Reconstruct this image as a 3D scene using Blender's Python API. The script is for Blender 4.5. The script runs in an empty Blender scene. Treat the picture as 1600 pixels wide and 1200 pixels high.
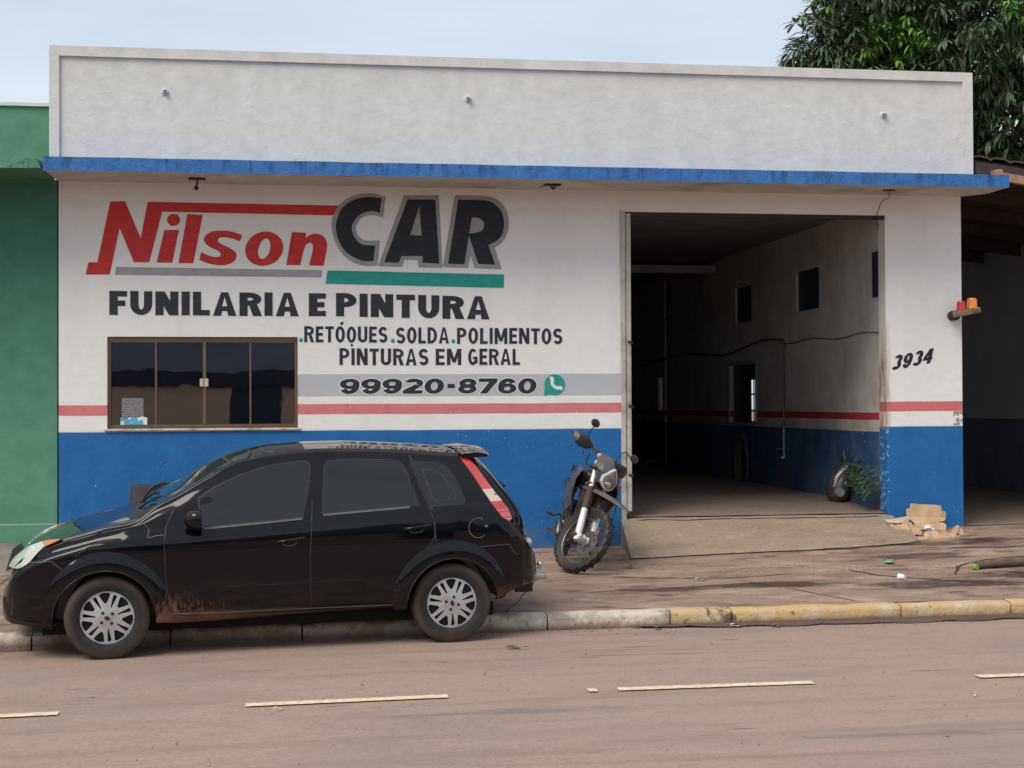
import bpy, bmesh, math, random
from mathutils import Vector, Matrix, geometry, noise as mnoise
from mathutils.bvhtree import BVHTree

SC = bpy.context.scene
COL = SC.collection
R = math.radians

# ------------------------------------------------------------------ camera
CAM_POS = Vector((0.0, -15.5, 1.77))
YAW, PITCH, ROLL = R(8.39), R(0.82), R(0.27)
fw0 = Vector((math.sin(YAW), math.cos(YAW), 0)); rt0 = Vector((math.cos(YAW), -math.sin(YAW), 0)); up0 = Vector((0, 0, 1))
fw = fw0*math.cos(PITCH) + up0*math.sin(PITCH)
u1 = up0*math.cos(PITCH) - fw0*math.sin(PITCH)
rt = rt0*math.cos(ROLL) - u1*math.sin(ROLL)
up = u1*math.cos(ROLL) + rt0*math.sin(ROLL)
cd = bpy.data.cameras.new('camera'); cam = bpy.data.objects.new('camera', cd); COL.objects.link(cam)
cam.matrix_world = Matrix(((rt.x, up.x, -fw.x, CAM_POS.x), (rt.y, up.y, -fw.y, CAM_POS.y), (rt.z, up.z, -fw.z, CAM_POS.z), (0, 0, 0, 1)))
cd.sensor_width = 36; cd.lens = 51.75; cd.clip_start = 0.1; cd.clip_end = 2000
SC.camera = cam

# ------------------------------------------------------------------ sky, sun, exposure
W = bpy.data.worlds.new('World'); SC.world = W; W.use_nodes = True
nt = W.node_tree; nt.nodes.clear()
out = nt.nodes.new('ShaderNodeOutputWorld'); bg = nt.nodes.new('ShaderNodeBackground')
sky = nt.nodes.new('ShaderNodeTexSky'); sky.sky_type = 'NISHITA'; sky.sun_disc = False
sky.sun_elevation = R(50); sky.sun_rotation = R(228); sky.air_density = 1.0; sky.dust_density = 2.0
tc = nt.nodes.new('ShaderNodeTexCoord'); mp = nt.nodes.new('ShaderNodeMapping'); mp.inputs['Scale'].default_value = (1.0, 1.0, 5.0)
nz = nt.nodes.new('ShaderNodeTexNoise'); nz.inputs['Scale'].default_value = 1.6; nz.inputs['Detail'].default_value = 6
cr = nt.nodes.new('ShaderNodeValToRGB')
cr.color_ramp.elements[0].position = 0.3; cr.color_ramp.elements[0].color = (2.85, 3.4, 4.05, 1)
cr.color_ramp.elements[1].position = 0.7; cr.color_ramp.elements[1].color = (4.2, 4.6, 5.1, 1)
mx = nt.nodes.new('ShaderNodeMix'); mx.data_type = 'RGBA'; mx.inputs[0].default_value = 0.88
nt.links.new(tc.outputs['Generated'], mp.inputs[0]); nt.links.new(mp.outputs[0], nz.inputs['Vector'])
nt.links.new(nz.outputs[0], cr.inputs[0]); nt.links.new(sky.outputs[0], mx.inputs[6]); nt.links.new(cr.outputs[0], mx.inputs[7])
nt.links.new(mx.outputs[2], bg.inputs[0]); bg.inputs[1].default_value = 0.10
nt.links.new(bg.outputs[0], out.inputs[0])
sl = bpy.data.lights.new('sun', 'SUN'); so = bpy.data.objects.new('sun', sl); COL.objects.link(so)
sl.energy = 1.5; sl.angle = R(34); sl.color = (1.0, 0.93, 0.83)
_az = R(228)   # veiled sun high behind the camera's left shoulder
_sd = Vector((math.sin(_az)*math.cos(R(50)), math.cos(_az)*math.cos(R(50)), math.sin(R(50))))
so.rotation_euler = _sd.to_track_quat('Z', 'Y').to_euler()
SC.view_settings.view_transform = 'Standard'; SC.view_settings.look = 'None'
SC.view_settings.exposure = 0.95; SC.view_settings.gamma = 1.0; SC.view_settings.use_curve_mapping = False

# ------------------------------------------------------------------ helpers: tagging and meshes
def tag(o, label=None, cat=None, group=None, kind=None):
    if label: o['label'] = label
    if cat: o['category'] = cat
    if group: o['group'] = group
    if kind: o['kind'] = kind
    return o

def empty(name, M=None, loc=None):
    o = bpy.data.objects.new(name, None); COL.objects.link(o); o.empty_display_size = 0.2
    if M is not None: o.matrix_world = M
    if loc is not None: o.location = loc
    return o

def link_mesh(name, me, parent=None):
    o = bpy.data.objects.new(name, me); COL.objects.link(o)
    if parent: o.parent = parent
    return o

class MB:
    def __init__(s): s.v = []; s.f = []
    def add(s, vs, fs, M=None):
        b = len(s.v)
        for p in vs:
            p = Vector(p)
            s.v.append(M @ p if M is not None else p)
        s.f += [tuple(i+b for i in f) for f in fs]
        return s
    def box(s, a, b, M=None):
        (x0, y0, z0), (x1, y1, z1) = a, b
        return s.add([(x0,y0,z0),(x1,y0,z0),(x1,y1,z0),(x0,y1,z0),(x0,y0,z1),(x1,y0,z1),(x1,y1,z1),(x0,y1,z1)],
                     [(0,3,2,1),(4,5,6,7),(0,1,5,4),(1,2,6,5),(2,3,7,6),(3,0,4,7)], M)
    def bbox(s, a, b, bev=0.01, M=None, seg=1):
        bm = bmesh.new(); bmesh.ops.create_cube(bm, size=1)
        a = Vector(a); b = Vector(b); d = b-a; c = (a+b)/2
        for v in bm.verts: v.co = Vector((v.co.x*d.x, v.co.y*d.y, v.co.z*d.z)) + c
        bmesh.ops.bevel(bm, geom=bm.edges[:], offset=bev, segments=seg, affect='EDGES', profile=0.5)
        bm.verts.index_update()
        s.add([v.co.copy() for v in bm.verts], [tuple(v.index for v in f.verts) for f in bm.faces], M)
        bm.free(); return s
    def tube(s, pts, r, n=10, M=None, caps=True, flat=None):
        pts = [Vector(p) for p in pts]; N = len(pts)
        rs = r if isinstance(r, (list, tuple)) else [r]*N
        vs = []; fs = []
        t0 = (pts[1]-pts[0]).normalized()
        ref = Vector((0,0,1)) if abs(t0.z) < 0.9 else Vector((1,0,0))
        a = t0.cross(ref).normalized()
        for i, p in enumerate(pts):
            t = ((pts[min(i+1,N-1)]-pts[i]).normalized() + (pts[i]-pts[max(i-1,0)]).normalized())
            t = t.normalized() if t.length > 1e-6 else t0
            a = (a - t*a.dot(t)).normalized(); b = t.cross(a)
            for k in range(n):
                q = 2*math.pi*k/n
                w = a*math.cos(q) + b*math.sin(q)*(flat if flat else 1)
                vs.append(p + w*rs[i])
        for i in range(N-1):
            for k in range(n):
                k2 = (k+1) % n
                fs.append((i*n+k, i*n+k2, (i+1)*n+k2, (i+1)*n+k))
        if caps:
            fs.append(tuple(range(n-1, -1, -1))); fs.append(tuple((N-1)*n+k for k in range(n)))
        return s.add(vs, fs, M)
    def lathe(s, prof, n=32, M=None, closed=False):
        # profile (r, y) turned round the y axis
        vs = []; fs = []; m = len(prof)
        for k in range(n):
            q = 2*math.pi*k/n
            for (r, y) in prof: vs.append((r*math.cos(q), y, r*math.sin(q)))
        for k in range(n):
            k2 = (k+1) % n
            for i in range(m if closed else m-1):
                j = (i+1) % m
                fs.append((k*m+i, k*m+j, k2*m+j, k2*m+i))
        return s.add(vs, fs, M)
    def sphere(s, c, r, n=16, m=10, M=None):
        r = r if isinstance(r, (list, tuple)) else (r, r, r)
        vs = []; fs = []
        for i in range(m+1):
            a = math.pi*i/m
            for k in range(n):
                q = 2*math.pi*k/n
                vs.append((c[0]+r[0]*math.sin(a)*math.cos(q), c[1]+r[1]*math.sin(a)*math.sin(q), c[2]+r[2]*math.cos(a)))
        for i in range(m):
            for k in range(n):
                k2 = (k+1) % n; fs.append((i*n+k, (i+1)*n+k, (i+1)*n+k2, i*n+k2))
        return s.add(vs, fs, M)
    def slab(s, adds, subs, w0, w1, fr, step=None):
        # union of 2-D polygons minus others, given thickness; fr(u, v, w) -> point
        vv, tt = fill2d(adds, subs, step)
        n = len(vv)
        vs = [fr(p[0], p[1], w0) for p in vv]
        fs = [tuple(t) for t in tt]
        if w1 is not None:
            vs += [fr(p[0], p[1], w1) for p in vv]
            fs += [tuple(i+n for i in reversed(t)) for t in tt]
            for (a, b) in boundary(tt): fs.append((b, a, a+n, b+n))
        return s.add(vs, fs)
    def build(s, name, m=None, parent=None, smooth=None, weld=True, M=None):
        me = bpy.data.meshes.new(name); me.from_pydata([tuple(p) for p in s.v], [], s.f)
        if weld:
            bm = bmesh.new(); bm.from_mesh(me)
            bmesh.ops.remove_doubles(bm, verts=bm.verts, dist=1e-5)
            bmesh.ops.dissolve_degenerate(bm, edges=bm.edges, dist=1e-6)
            if smooth != 'raw': bmesh.ops.recalc_face_normals(bm, faces=bm.faces)
            bm.to_mesh(me); bm.free()
        if smooth is not None and smooth != 'raw':
            me.shade_smooth(); me.set_sharp_from_angle(angle=R(smooth))
        if m: me.materials.append(m)
        o = link_mesh(name, me, parent)
        if M is not None: o.matrix_local = M
        return o

def inpoly(x, y, P):
    c = False; j = len(P)-1
    for i in range(len(P)):
        xi, yi = P[i][0], P[i][1]; xj, yj = P[j][0], P[j][1]
        if (yi > y) != (yj > y) and x < (xj-xi)*(y-yi)/(yj-yi)+xi: c = not c
        j = i
    return c

def resample(P, step):
    o = []
    for i in range(len(P)):
        a = P[i]; b = P[(i+1) % len(P)]
        d = math.hypot(b[0]-a[0], b[1]-a[1]); n = max(1, int(math.ceil(d/step)))
        for k in range(n): o.append((a[0]+(b[0]-a[0])*k/n, a[1]+(b[1]-a[1])*k/n))
    return o

def fill2d(adds, subs=(), step=None):
    if step:
        adds = [resample(p, step) for p in adds]; subs = [resample(p, step) for p in subs]
    V = []; E = []
    for P in list(adds)+list(subs):
        b = len(V); n = len(P)
        V += [Vector((p[0], p[1])) for p in P]; E += [(b+i, b+(i+1) % n) for i in range(n)]
    if step:
        xs = [v.x for v in V]; ys = [v.y for v in V]
        x = min(xs)+step*0.6; row = 0
        def far(px, py):
            for v in Vb:
                if abs(v.x-px) < step*0.45 and abs(v.y-py) < step*0.45: return False
            return True
        Vb = V[:]
        while x < max(xs):
            y = min(ys)+step*(0.6 if row % 2 else 0.3); row += 1
            while y < max(ys):
                if any(inpoly(x, y, p) for p in adds) and not any(inpoly(x, y, p) for p in subs) and far(x, y): V.append(Vector((x, y)))
                y += step
            x += step
    r = geometry.delaunay_2d_cdt(V, E, [], 0, 1e-6)
    vv = [(v[0], v[1]) for v in r[0]]; tt = []
    for f in r[2]:
        cx = sum(vv[i][0] for i in f)/len(f); cy = sum(vv[i][1] for i in f)/len(f)
        if any(inpoly(cx, cy, p) for p in adds) and not any(inpoly(cx, cy, p) for p in subs): tt.append(tuple(f))
    return vv, tt

def boundary(tt):
    cnt = {}
    for t in tt:
        for i in range(len(t)):
            a, b = t[i], t[(i+1) % len(t)]
            cnt[(min(a,b), max(a,b))] = cnt.get((min(a,b), max(a,b)), []) + [(a, b)]
    return [e[0] for e in cnt.values() if len(e) == 1]

def rect(x0, y0, x1, y1): return [(x0,y0),(x1,y0),(x1,y1),(x0,y1)]
def ellipse(cx, cy, a, b, n=32, t0=0): return [(cx+a*math.cos(t0+2*math.pi*i/n), cy+b*math.sin(t0+2*math.pi*i/n)) for i in range(n)]
def interp(T, x):
    if x <= T[0][0]: return T[0][1]
    for (a, b), (c, d) in zip(T, T[1:]):
        if x <= c: return b+(d-b)*(x-a)/(c-a)
    return T[-1][1]
def sm(T, x, w=0.05):
    return sum(interp(T, x+w*k/2)*q for k, q in ((-2,1),(-1,2),(0,3),(1,2),(2,1)))/9
def catmull(P, k):
    o = []; n = len(P)
    for i in range(n-1):
        a, b, c, d = P[max(i-1,0)], P[i], P[i+1], P[min(i+2,n-1)]
        for j in range(k):
            t = j/k
            o.append(0.5*((2*b)+(c-a)*t+(2*a-5*b+4*c-d)*t*t+(3*b-a-3*c+d)*t**3))
    o.append(P[-1]); return o
def rnd(a, b): return random.uniform(a, b)

# ------------------------------------------------------------------ helpers: node materials
class G:
    def __init__(s, name):
        s.m = bpy.data.materials.new(name); s.m.use_nodes = True; s.t = s.m.node_tree
        s.b = s.t.nodes['Principled BSDF']; s._o = None
    def n(s, t): return s.t.nodes.new('ShaderNode'+t)
    def l(s, a, b):
        if isinstance(a, bpy.types.NodeSocket): s.t.links.new(a, b)
        elif isinstance(a, (tuple, list)): b.default_value = (*a, 1)[:4] if len(b.default_value) == 4 else a
        else: b.default_value = a
    def obj(s):
        if not s._o: s._o = s.n('TexCoord').outputs['Object']
        return s._o
    def map(s, sc=(1,1,1), loc=(0,0,0), rot=(0,0,0), v=None):
        k = s.n('Mapping'); s.l(v or s.obj(), k.inputs[0]); k.inputs['Scale'].default_value = sc; k.inputs['Location'].default_value = loc; k.inputs['Rotation'].default_value = rot
        return k.outputs[0]
    def noise(s, scale, detail=4, v=None, rough=0.55, dist=0):
        k = s.n('TexNoise'); s.l(v or s.obj(), k.inputs['Vector']); k.inputs['Scale'].default_value = scale; k.inputs['Detail'].default_value = detail
        k.inputs['Roughness'].default_value = rough; k.inputs['Distortion'].default_value = dist; return k.outputs[0]
    def vor(s, scale, v=None, feat='F1', rnd_=1.0):
        k = s.n('TexVoronoi'); s.l(v or s.obj(), k.inputs['Vector']); k.feature = feat; k.inputs['Scale'].default_value = scale; k.inputs['Randomness'].default_value = rnd_; return k.outputs['Distance']
    def ramp(s, f, st, mode='LINEAR'):
        k = s.n('ValToRGB'); s.l(f, k.inputs[0]); e = k.color_ramp.elements; k.color_ramp.interpolation = mode
        while len(e) < len(st): e.new(0.5)
        for i, (p, c) in enumerate(st):
            e[i].position = p; e[i].color = (c, c, c, 1) if isinstance(c, (int, float)) else (*c, 1)[:4]
        return k.outputs[0]
    def mix(s, f, a, b, mode='MIX'):
        k = s.n('Mix'); k.data_type = 'RGBA'; k.blend_type = mode; s.l(f, k.inputs[0]); s.l(a, k.inputs[6]); s.l(b, k.inputs[7]); return k.outputs[2]
    def math(s, op, a, b=0, c=None, clamp=False):
        k = s.n('Math'); k.operation = op; k.use_clamp = clamp; s.l(a, k.inputs[0]); s.l(b, k.inputs[1])
        if c is not None: s.l(c, k.inputs[2])
        return k.outputs[0]
    def xyz(s, v=None):
        k = s.n('SeparateXYZ'); s.l(v or s.obj(), k.inputs[0]); return k.outputs
    def band(s, v, a, b):   # 1 where a < v < b
        return s.math('MULTIPLY', s.math('GREATER_THAN', v, a), s.math('LESS_THAN', v, b))
    def fade(s, v, a, b):   # 0 at a, 1 at b
        k = s.n('MapRange'); s.l(v, k.inputs[0]); k.inputs[1].default_value = a; k.inputs[2].default_value = b; return k.outputs[0]
    def bump(s, h, strength=0.3, dist=0.01, nrm=None):
        k = s.n('Bump'); s.l(h, k.inputs['Height']); k.inputs['Strength'].default_value = strength; k.inputs['Distance'].default_value = dist
        if nrm: s.l(nrm, k.inputs['Normal'])
        s.t.links.new(k.outputs[0], s.b.inputs['Normal']); return k.outputs[0]
    def set(s, **kw):
        for k, v in kw.items(): s.l(v, s.b.inputs[{'color':'Base Color','rough':'Roughness','metal':'Metallic','spec':'Specular IOR Level','ior':'IOR','coat':'Coat Weight','coatr':'Coat Roughness','trans':'Transmission Weight','alpha':'Alpha','emit':'Emission Color','emits':'Emission Strength','sheen':'Sheen Weight','sub':'Subsurface Weight'}[k]])
        return s.m

def simple(name, col, rough=0.5, metal=0, var=0.12, scale=18, coat=0, bump=0.0, spec=0.5, dirt=None, dirt_amt=0.5):
    g = G(name)
    f = g.noise(scale, 5)
    a = tuple(c*(1-var) for c in col); b = tuple(min(1, c*(1+var)) for c in col)
    c = g.ramp(f, [(0.3, a), (0.7, b)])
    if dirt:
        d = g.ramp(g.noise(scale*0.35, 6), [(0.62-0.3*dirt_amt, 0), (0.78-0.1*dirt_amt, 1)])
        c = g.mix(d, c, dirt)
    if bump: g.bump(g.noise(scale*6, 3), bump, 0.004)
    return g.set(color=c, rough=rough, metal=metal, coat=coat, spec=spec)
# ------------------------------------------------------------------ materials of the setting
WHITE = (0.66, 0.64, 0.60); BLUE = (0.022, 0.115, 0.37); PINK = (0.60, 0.16, 0.17); GREY = (0.40, 0.41, 0.44)

def facade_mat():
    g = G('painted_plaster'); X, Y, Z = g.xyz()
    wob = g.math('MULTIPLY', g.math('SUBTRACT', g.noise(1.3, 2, g.map((1, 0.2, 0.2))), 0.5), 0.016)
    fine = g.math('MULTIPLY', g.math('SUBTRACT', g.noise(60, 2), 0.5), 0.004)
    z = g.math('ADD', g.math('ADD', Z, wob), fine)
    grain = g.noise(9, 6)
    streak = g.noise(1.0, 5, g.map((2.4, 2.4, 0.35)))
    w = g.ramp(grain, [(0.3, (0.77, 0.755, 0.725)), (0.7, (0.82, 0.805, 0.775))])
    w = g.mix(g.ramp(streak, [(0.48, 0), (0.76, 0.22)]), w, (0.56, 0.53, 0.49))
    # dirt below the canopy and pock marks
    spots = g.ramp(g.vor(7.0), [(0.035, 1), (0.06, 0)])
    spots = g.math('MULTIPLY', spots, g.ramp(g.noise(2.1, 3), [(0.55, 0), (0.62, 1)]))
    w = g.mix(g.math('MULTIPLY', spots, 0.35), w, (0.42, 0.38, 0.33))
    bl = g.ramp(g.noise(3.5, 6), [(0.3, (0.010, 0.115, 0.33)), (0.7, (0.018, 0.145, 0.39))])
    bl = g.mix(g.ramp(g.noise(2.0, 5, g.map((3, 3, 0.6))), [(0.5, 0), (0.8, 0.3)]), bl, (0.016, 0.085, 0.28))
    chip = g.math('MULTIPLY', g.ramp(g.vor(16, g.map((1, 1, 0.45))), [(0.06, 1), (0.085, 0)]), g.ramp(g.noise(1.6, 4), [(0.57, 0), (0.62, 1)]))
    chip2 = g.math('MULTIPLY', g.ramp(g.noise(42, 4), [(0.66, 0), (0.69, 1)]), g.ramp(g.noise(2.6, 3), [(0.50, 0), (0.62, 1)]))
    # chips gather at the pier edges
    edge = g.math('MULTIPLY', g.band(X, 6.45, 6.50), g.ramp(g.noise(22, 4), [(0.56, 0), (0.60, 1)]))
    edge = g.math('MULTIPLY', edge, 0.55)
    bl = g.mix(g.math('MAXIMUM', chip, g.math('MAXIMUM', chip2, edge)), bl, (0.42, 0.50, 0.58))
    # splashed red dust towards the pavement (a tide mark)
    dust = g.math('MULTIPLY', g.fade(Z, 0.50, 0.2), g.ramp(g.noise(5, 5), [(0.35, 0), (0.75, 0.8)]), clamp=True)
    bl = g.mix(dust, bl, (0.22, 0.14, 0.10))
    c = g.mix(g.band(z, 1.868, 2.102), w, g.mix(0.15, (0.42, 0.43, 0.46), w))
    gx = g.band(X, 0.03, 3.515)
    c = g.mix(gx, w, c)
    pk = g.ramp(g.noise(6, 5), [(0.3, (0.58, 0.165, 0.17)), (0.7, (0.66, 0.22, 0.22))])
    pin = g.mix(g.math('GREATER_THAN', X, 6.42), pk, (0.56, 0.10, 0.10))
    pk = g.mix(0.35, pk, pin)
    pkchip = g.math('MULTIPLY', g.ramp(g.noise(18, 3), [(0.68, 0), (0.70, 1)]), 0.8)
    pk = g.mix(pkchip, pk, (0.66, 0.6, 0.58))
    c = g.mix(g.band(z, 1.682, 1.790), c, pk)
    c = g.mix(g.band(z, 1.508, 1.530), c, (0.74, 0.73, 0.71))
    c = g.mix(g.math('LESS_THAN', z, 1.514), c, bl)
    # rusty run down the door jamb
    rx = g.math('MULTIPLY', g.fade(g.math('ABSOLUTE', g.math('SUBTRACT', X, 6.475)), 0.055, 0.0), g.band(Z, 1.50, 2.75), clamp=True)
    rust = g.math('MULTIPLY', rx, g.ramp(g.noise(5, 5, g.map((4, 4, 0.6))), [(0.32, 0), (0.62, 1)]), clamp=True)
    rust = g.math('MULTIPLY', rust, g.fade(Z, 2.75, 2.2), clamp=True)
    c = g.mix(rust, c, (0.28, 0.15, 0.07))
    # broken plaster on the pier's outer edge
    brk = g.math('MULTIPLY', g.band(X, 7.25, 7.40), g.math('MULTIPLY', g.band(Z, 1.52, 1.68), g.ramp(g.noise(14, 4), [(0.46, 0), (0.5, 1)])))
    c = g.mix(brk, c, (0.33, 0.29, 0.26))
    h = g.math('ADD', g.noise(110, 4), g.math('MULTIPLY', g.noise(14, 4), 2.2))
    g.bump(h, 0.35, 0.006)
    return g.set(color=c, rough=g.ramp(grain, [(0.3, 0.62), (0.7, 0.78)]), spec=0.35)

def interior_mat():
    g = G('grimy_interior_plaster'); X, Y, Z = g.xyz()
    z = g.math('ADD', Z, g.math('MULTIPLY', g.math('SUBTRACT', g.noise(0.8, 2), 0.5), 0.02))
    w = g.ramp(g.noise(3, 6), [(0.3, (0.50, 0.475, 0.44)), (0.7, (0.62, 0.60, 0.56))])
    drip = g.noise(1.0, 7, g.map((3.2, 3.2, 0.7)), 0.65)
    w = g.mix(g.ramp(drip, [(0.50, 0), (0.80, 0.45)]), w, (0.30, 0.25, 0.19))
    w = g.mix(g.math('MULTIPLY', g.fade(Z, 2.6, 1.5), g.ramp(g.noise(2, 5), [(0.35, 0), (0.7, 0.75)]), clamp=True), w, (0.30, 0.235, 0.165))
    w = g.mix(g.ramp(g.vor(6, g.map((1, 1, 0.5))), [(0.05, 0.8), (0.09, 0)]), w, (0.1, 0.08, 0.07))
    b = g.ramp(g.noise(2.2, 6), [(0.3, (0.022, 0.06, 0.14)), (0.7, (0.035, 0.13, 0.31))])
    b = g.mix(g.ramp(drip, [(0.46, 0), (0.72, 0.75)]), b, (0.13, 0.13, 0.13))
    b = g.mix(g.ramp(g.noise(20, 4), [(0.64, 0), (0.68, 1)]), b, (0.30, 0.29, 0.28))
    b = g.mix(g.math('MULTIPLY', g.fade(Z, 1.1, 0.6), g.ramp(g.noise(3, 6), [(0.35, 0), (0.65, 1)]), clamp=True), b, (0.12, 0.11, 0.10))
    c = g.mix(g.band(z, 1.583, 1.668), w, g.ramp(g.noise(5, 5), [(0.3, (0.36, 0.022, 0.03)), (0.7, (0.44, 0.045, 0.05))]))
    c = g.mix(g.math('LESS_THAN', z, 1.452), c, b)
    g.bump(g.math('ADD', g.noise(60, 4), g.math('MULTIPLY', g.noise(7, 4), 3)), 0.3, 0.008)
    return g.set(color=c, rough=0.75, spec=0.3)

def parapet_mat():
    g = G('weathered_white_plaster'); X, Y, Z = g.xyz()
    w = g.ramp(g.noise(7, 7), [(0.3, (0.575, 0.565, 0.535)), (0.7, (0.655, 0.645, 0.615))])
    st = g.noise(1.0, 6, g.map((2.6, 2.6, 0.22)), 0.6)
    w = g.mix(g.ramp(st, [(0.47, 0), (0.72, 0.35)]), w, (0.50, 0.485, 0.47))
    w = g.mix(g.math('MULTIPLY', g.fade(Z, 4.9, 5.3), g.ramp(g.noise(3, 5), [(0.4, 0), (0.7, 0.4)]), clamp=True), w, (0.40, 0.39, 0.37))
    w = g.mix(g.ramp(g.noise(26, 5), [(0.66, 0), (0.74, 0.5)]), w, (0.38, 0.37, 0.36))
    blis = g.math('MULTIPLY', g.ramp(g.noise(11, 5, None, 0.6), [(0.60, 0), (0.66, 1)]), g.ramp(g.noise(0.8, 3), [(0.5, 0), (0.62, 1)]))
    h = g.math('ADD', g.math('ADD', g.noise(90, 4), g.math('MULTIPLY', g.noise(13, 5), 2.5)), g.math('MULTIPLY', blis, 1.6))
    g.bump(h, 0.26, 0.007)
    return g.set(color=w, rough=0.72, spec=0.3)

def canopy_edge_mat(name, c0, c1, drip):
    g = G(name); X, Y, Z = g.xyz()
    c = g.ramp(g.noise(6, 6), [(0.3, c0), (0.7, c1)])
    d = g.noise(1.0, 7, g.map((10, 10, 1.6)), 0.70)
    top = g.fade(Z, 4.05, 4.22)
    k = g.math('MULTIPLY', g.ramp(d, [(0.50, 0), (0.68, 1)]), g.math('ADD', g.math('MULTIPLY', top, 0.7), 0.3), clamp=True)
    c = g.mix(k, c, drip)
    c = g.mix(g.ramp(g.noise(26, 5), [(0.62, 0), (0.68, 0.7)]), c, (0.05, 0.05, 0.06))
    c = g.mix(g.ramp(g.noise(33, 4, g.map((1,1,1),(5,3,2))), [(0.70, 0), (0.74, 0.6)]), c, (0.35, 0.42, 0.5))
    g.bump(g.math('ADD', g.noise(50, 4), g.math('MULTIPLY', g.noise(9, 3), 3)), 0.5, 0.01)
    return g.set(color=c, rough=0.7, spec=0.3)

def green_mat():
    g = G('green_painted_plaster'); X, Y, Z = g.xyz()
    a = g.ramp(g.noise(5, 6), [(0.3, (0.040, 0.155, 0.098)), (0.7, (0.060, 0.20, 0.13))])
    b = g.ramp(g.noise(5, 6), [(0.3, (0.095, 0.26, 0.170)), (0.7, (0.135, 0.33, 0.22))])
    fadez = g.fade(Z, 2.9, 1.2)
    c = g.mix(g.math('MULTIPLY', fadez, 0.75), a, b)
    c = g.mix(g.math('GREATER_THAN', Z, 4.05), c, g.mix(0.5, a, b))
    c = g.mix(g.band(Z, 0.575, 0.592), c, (0.25, 0.42, 0.30))
    c = g.mix(g.math('MULTIPLY', g.fade(Z, 0.6, 0.2), g.ramp(g.noise(4, 5), [(0.4, 0), (0.8, 0.5)]), clamp=True), c, (0.2, 0.16, 0.11))
    g.bump(g.math('ADD', g.noise(90, 4), g.math('MULTIPLY', g.noise(12, 4), 2)), 0.35, 0.006)
    return g.set(color=c, rough=0.7, spec=0.35)

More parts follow.
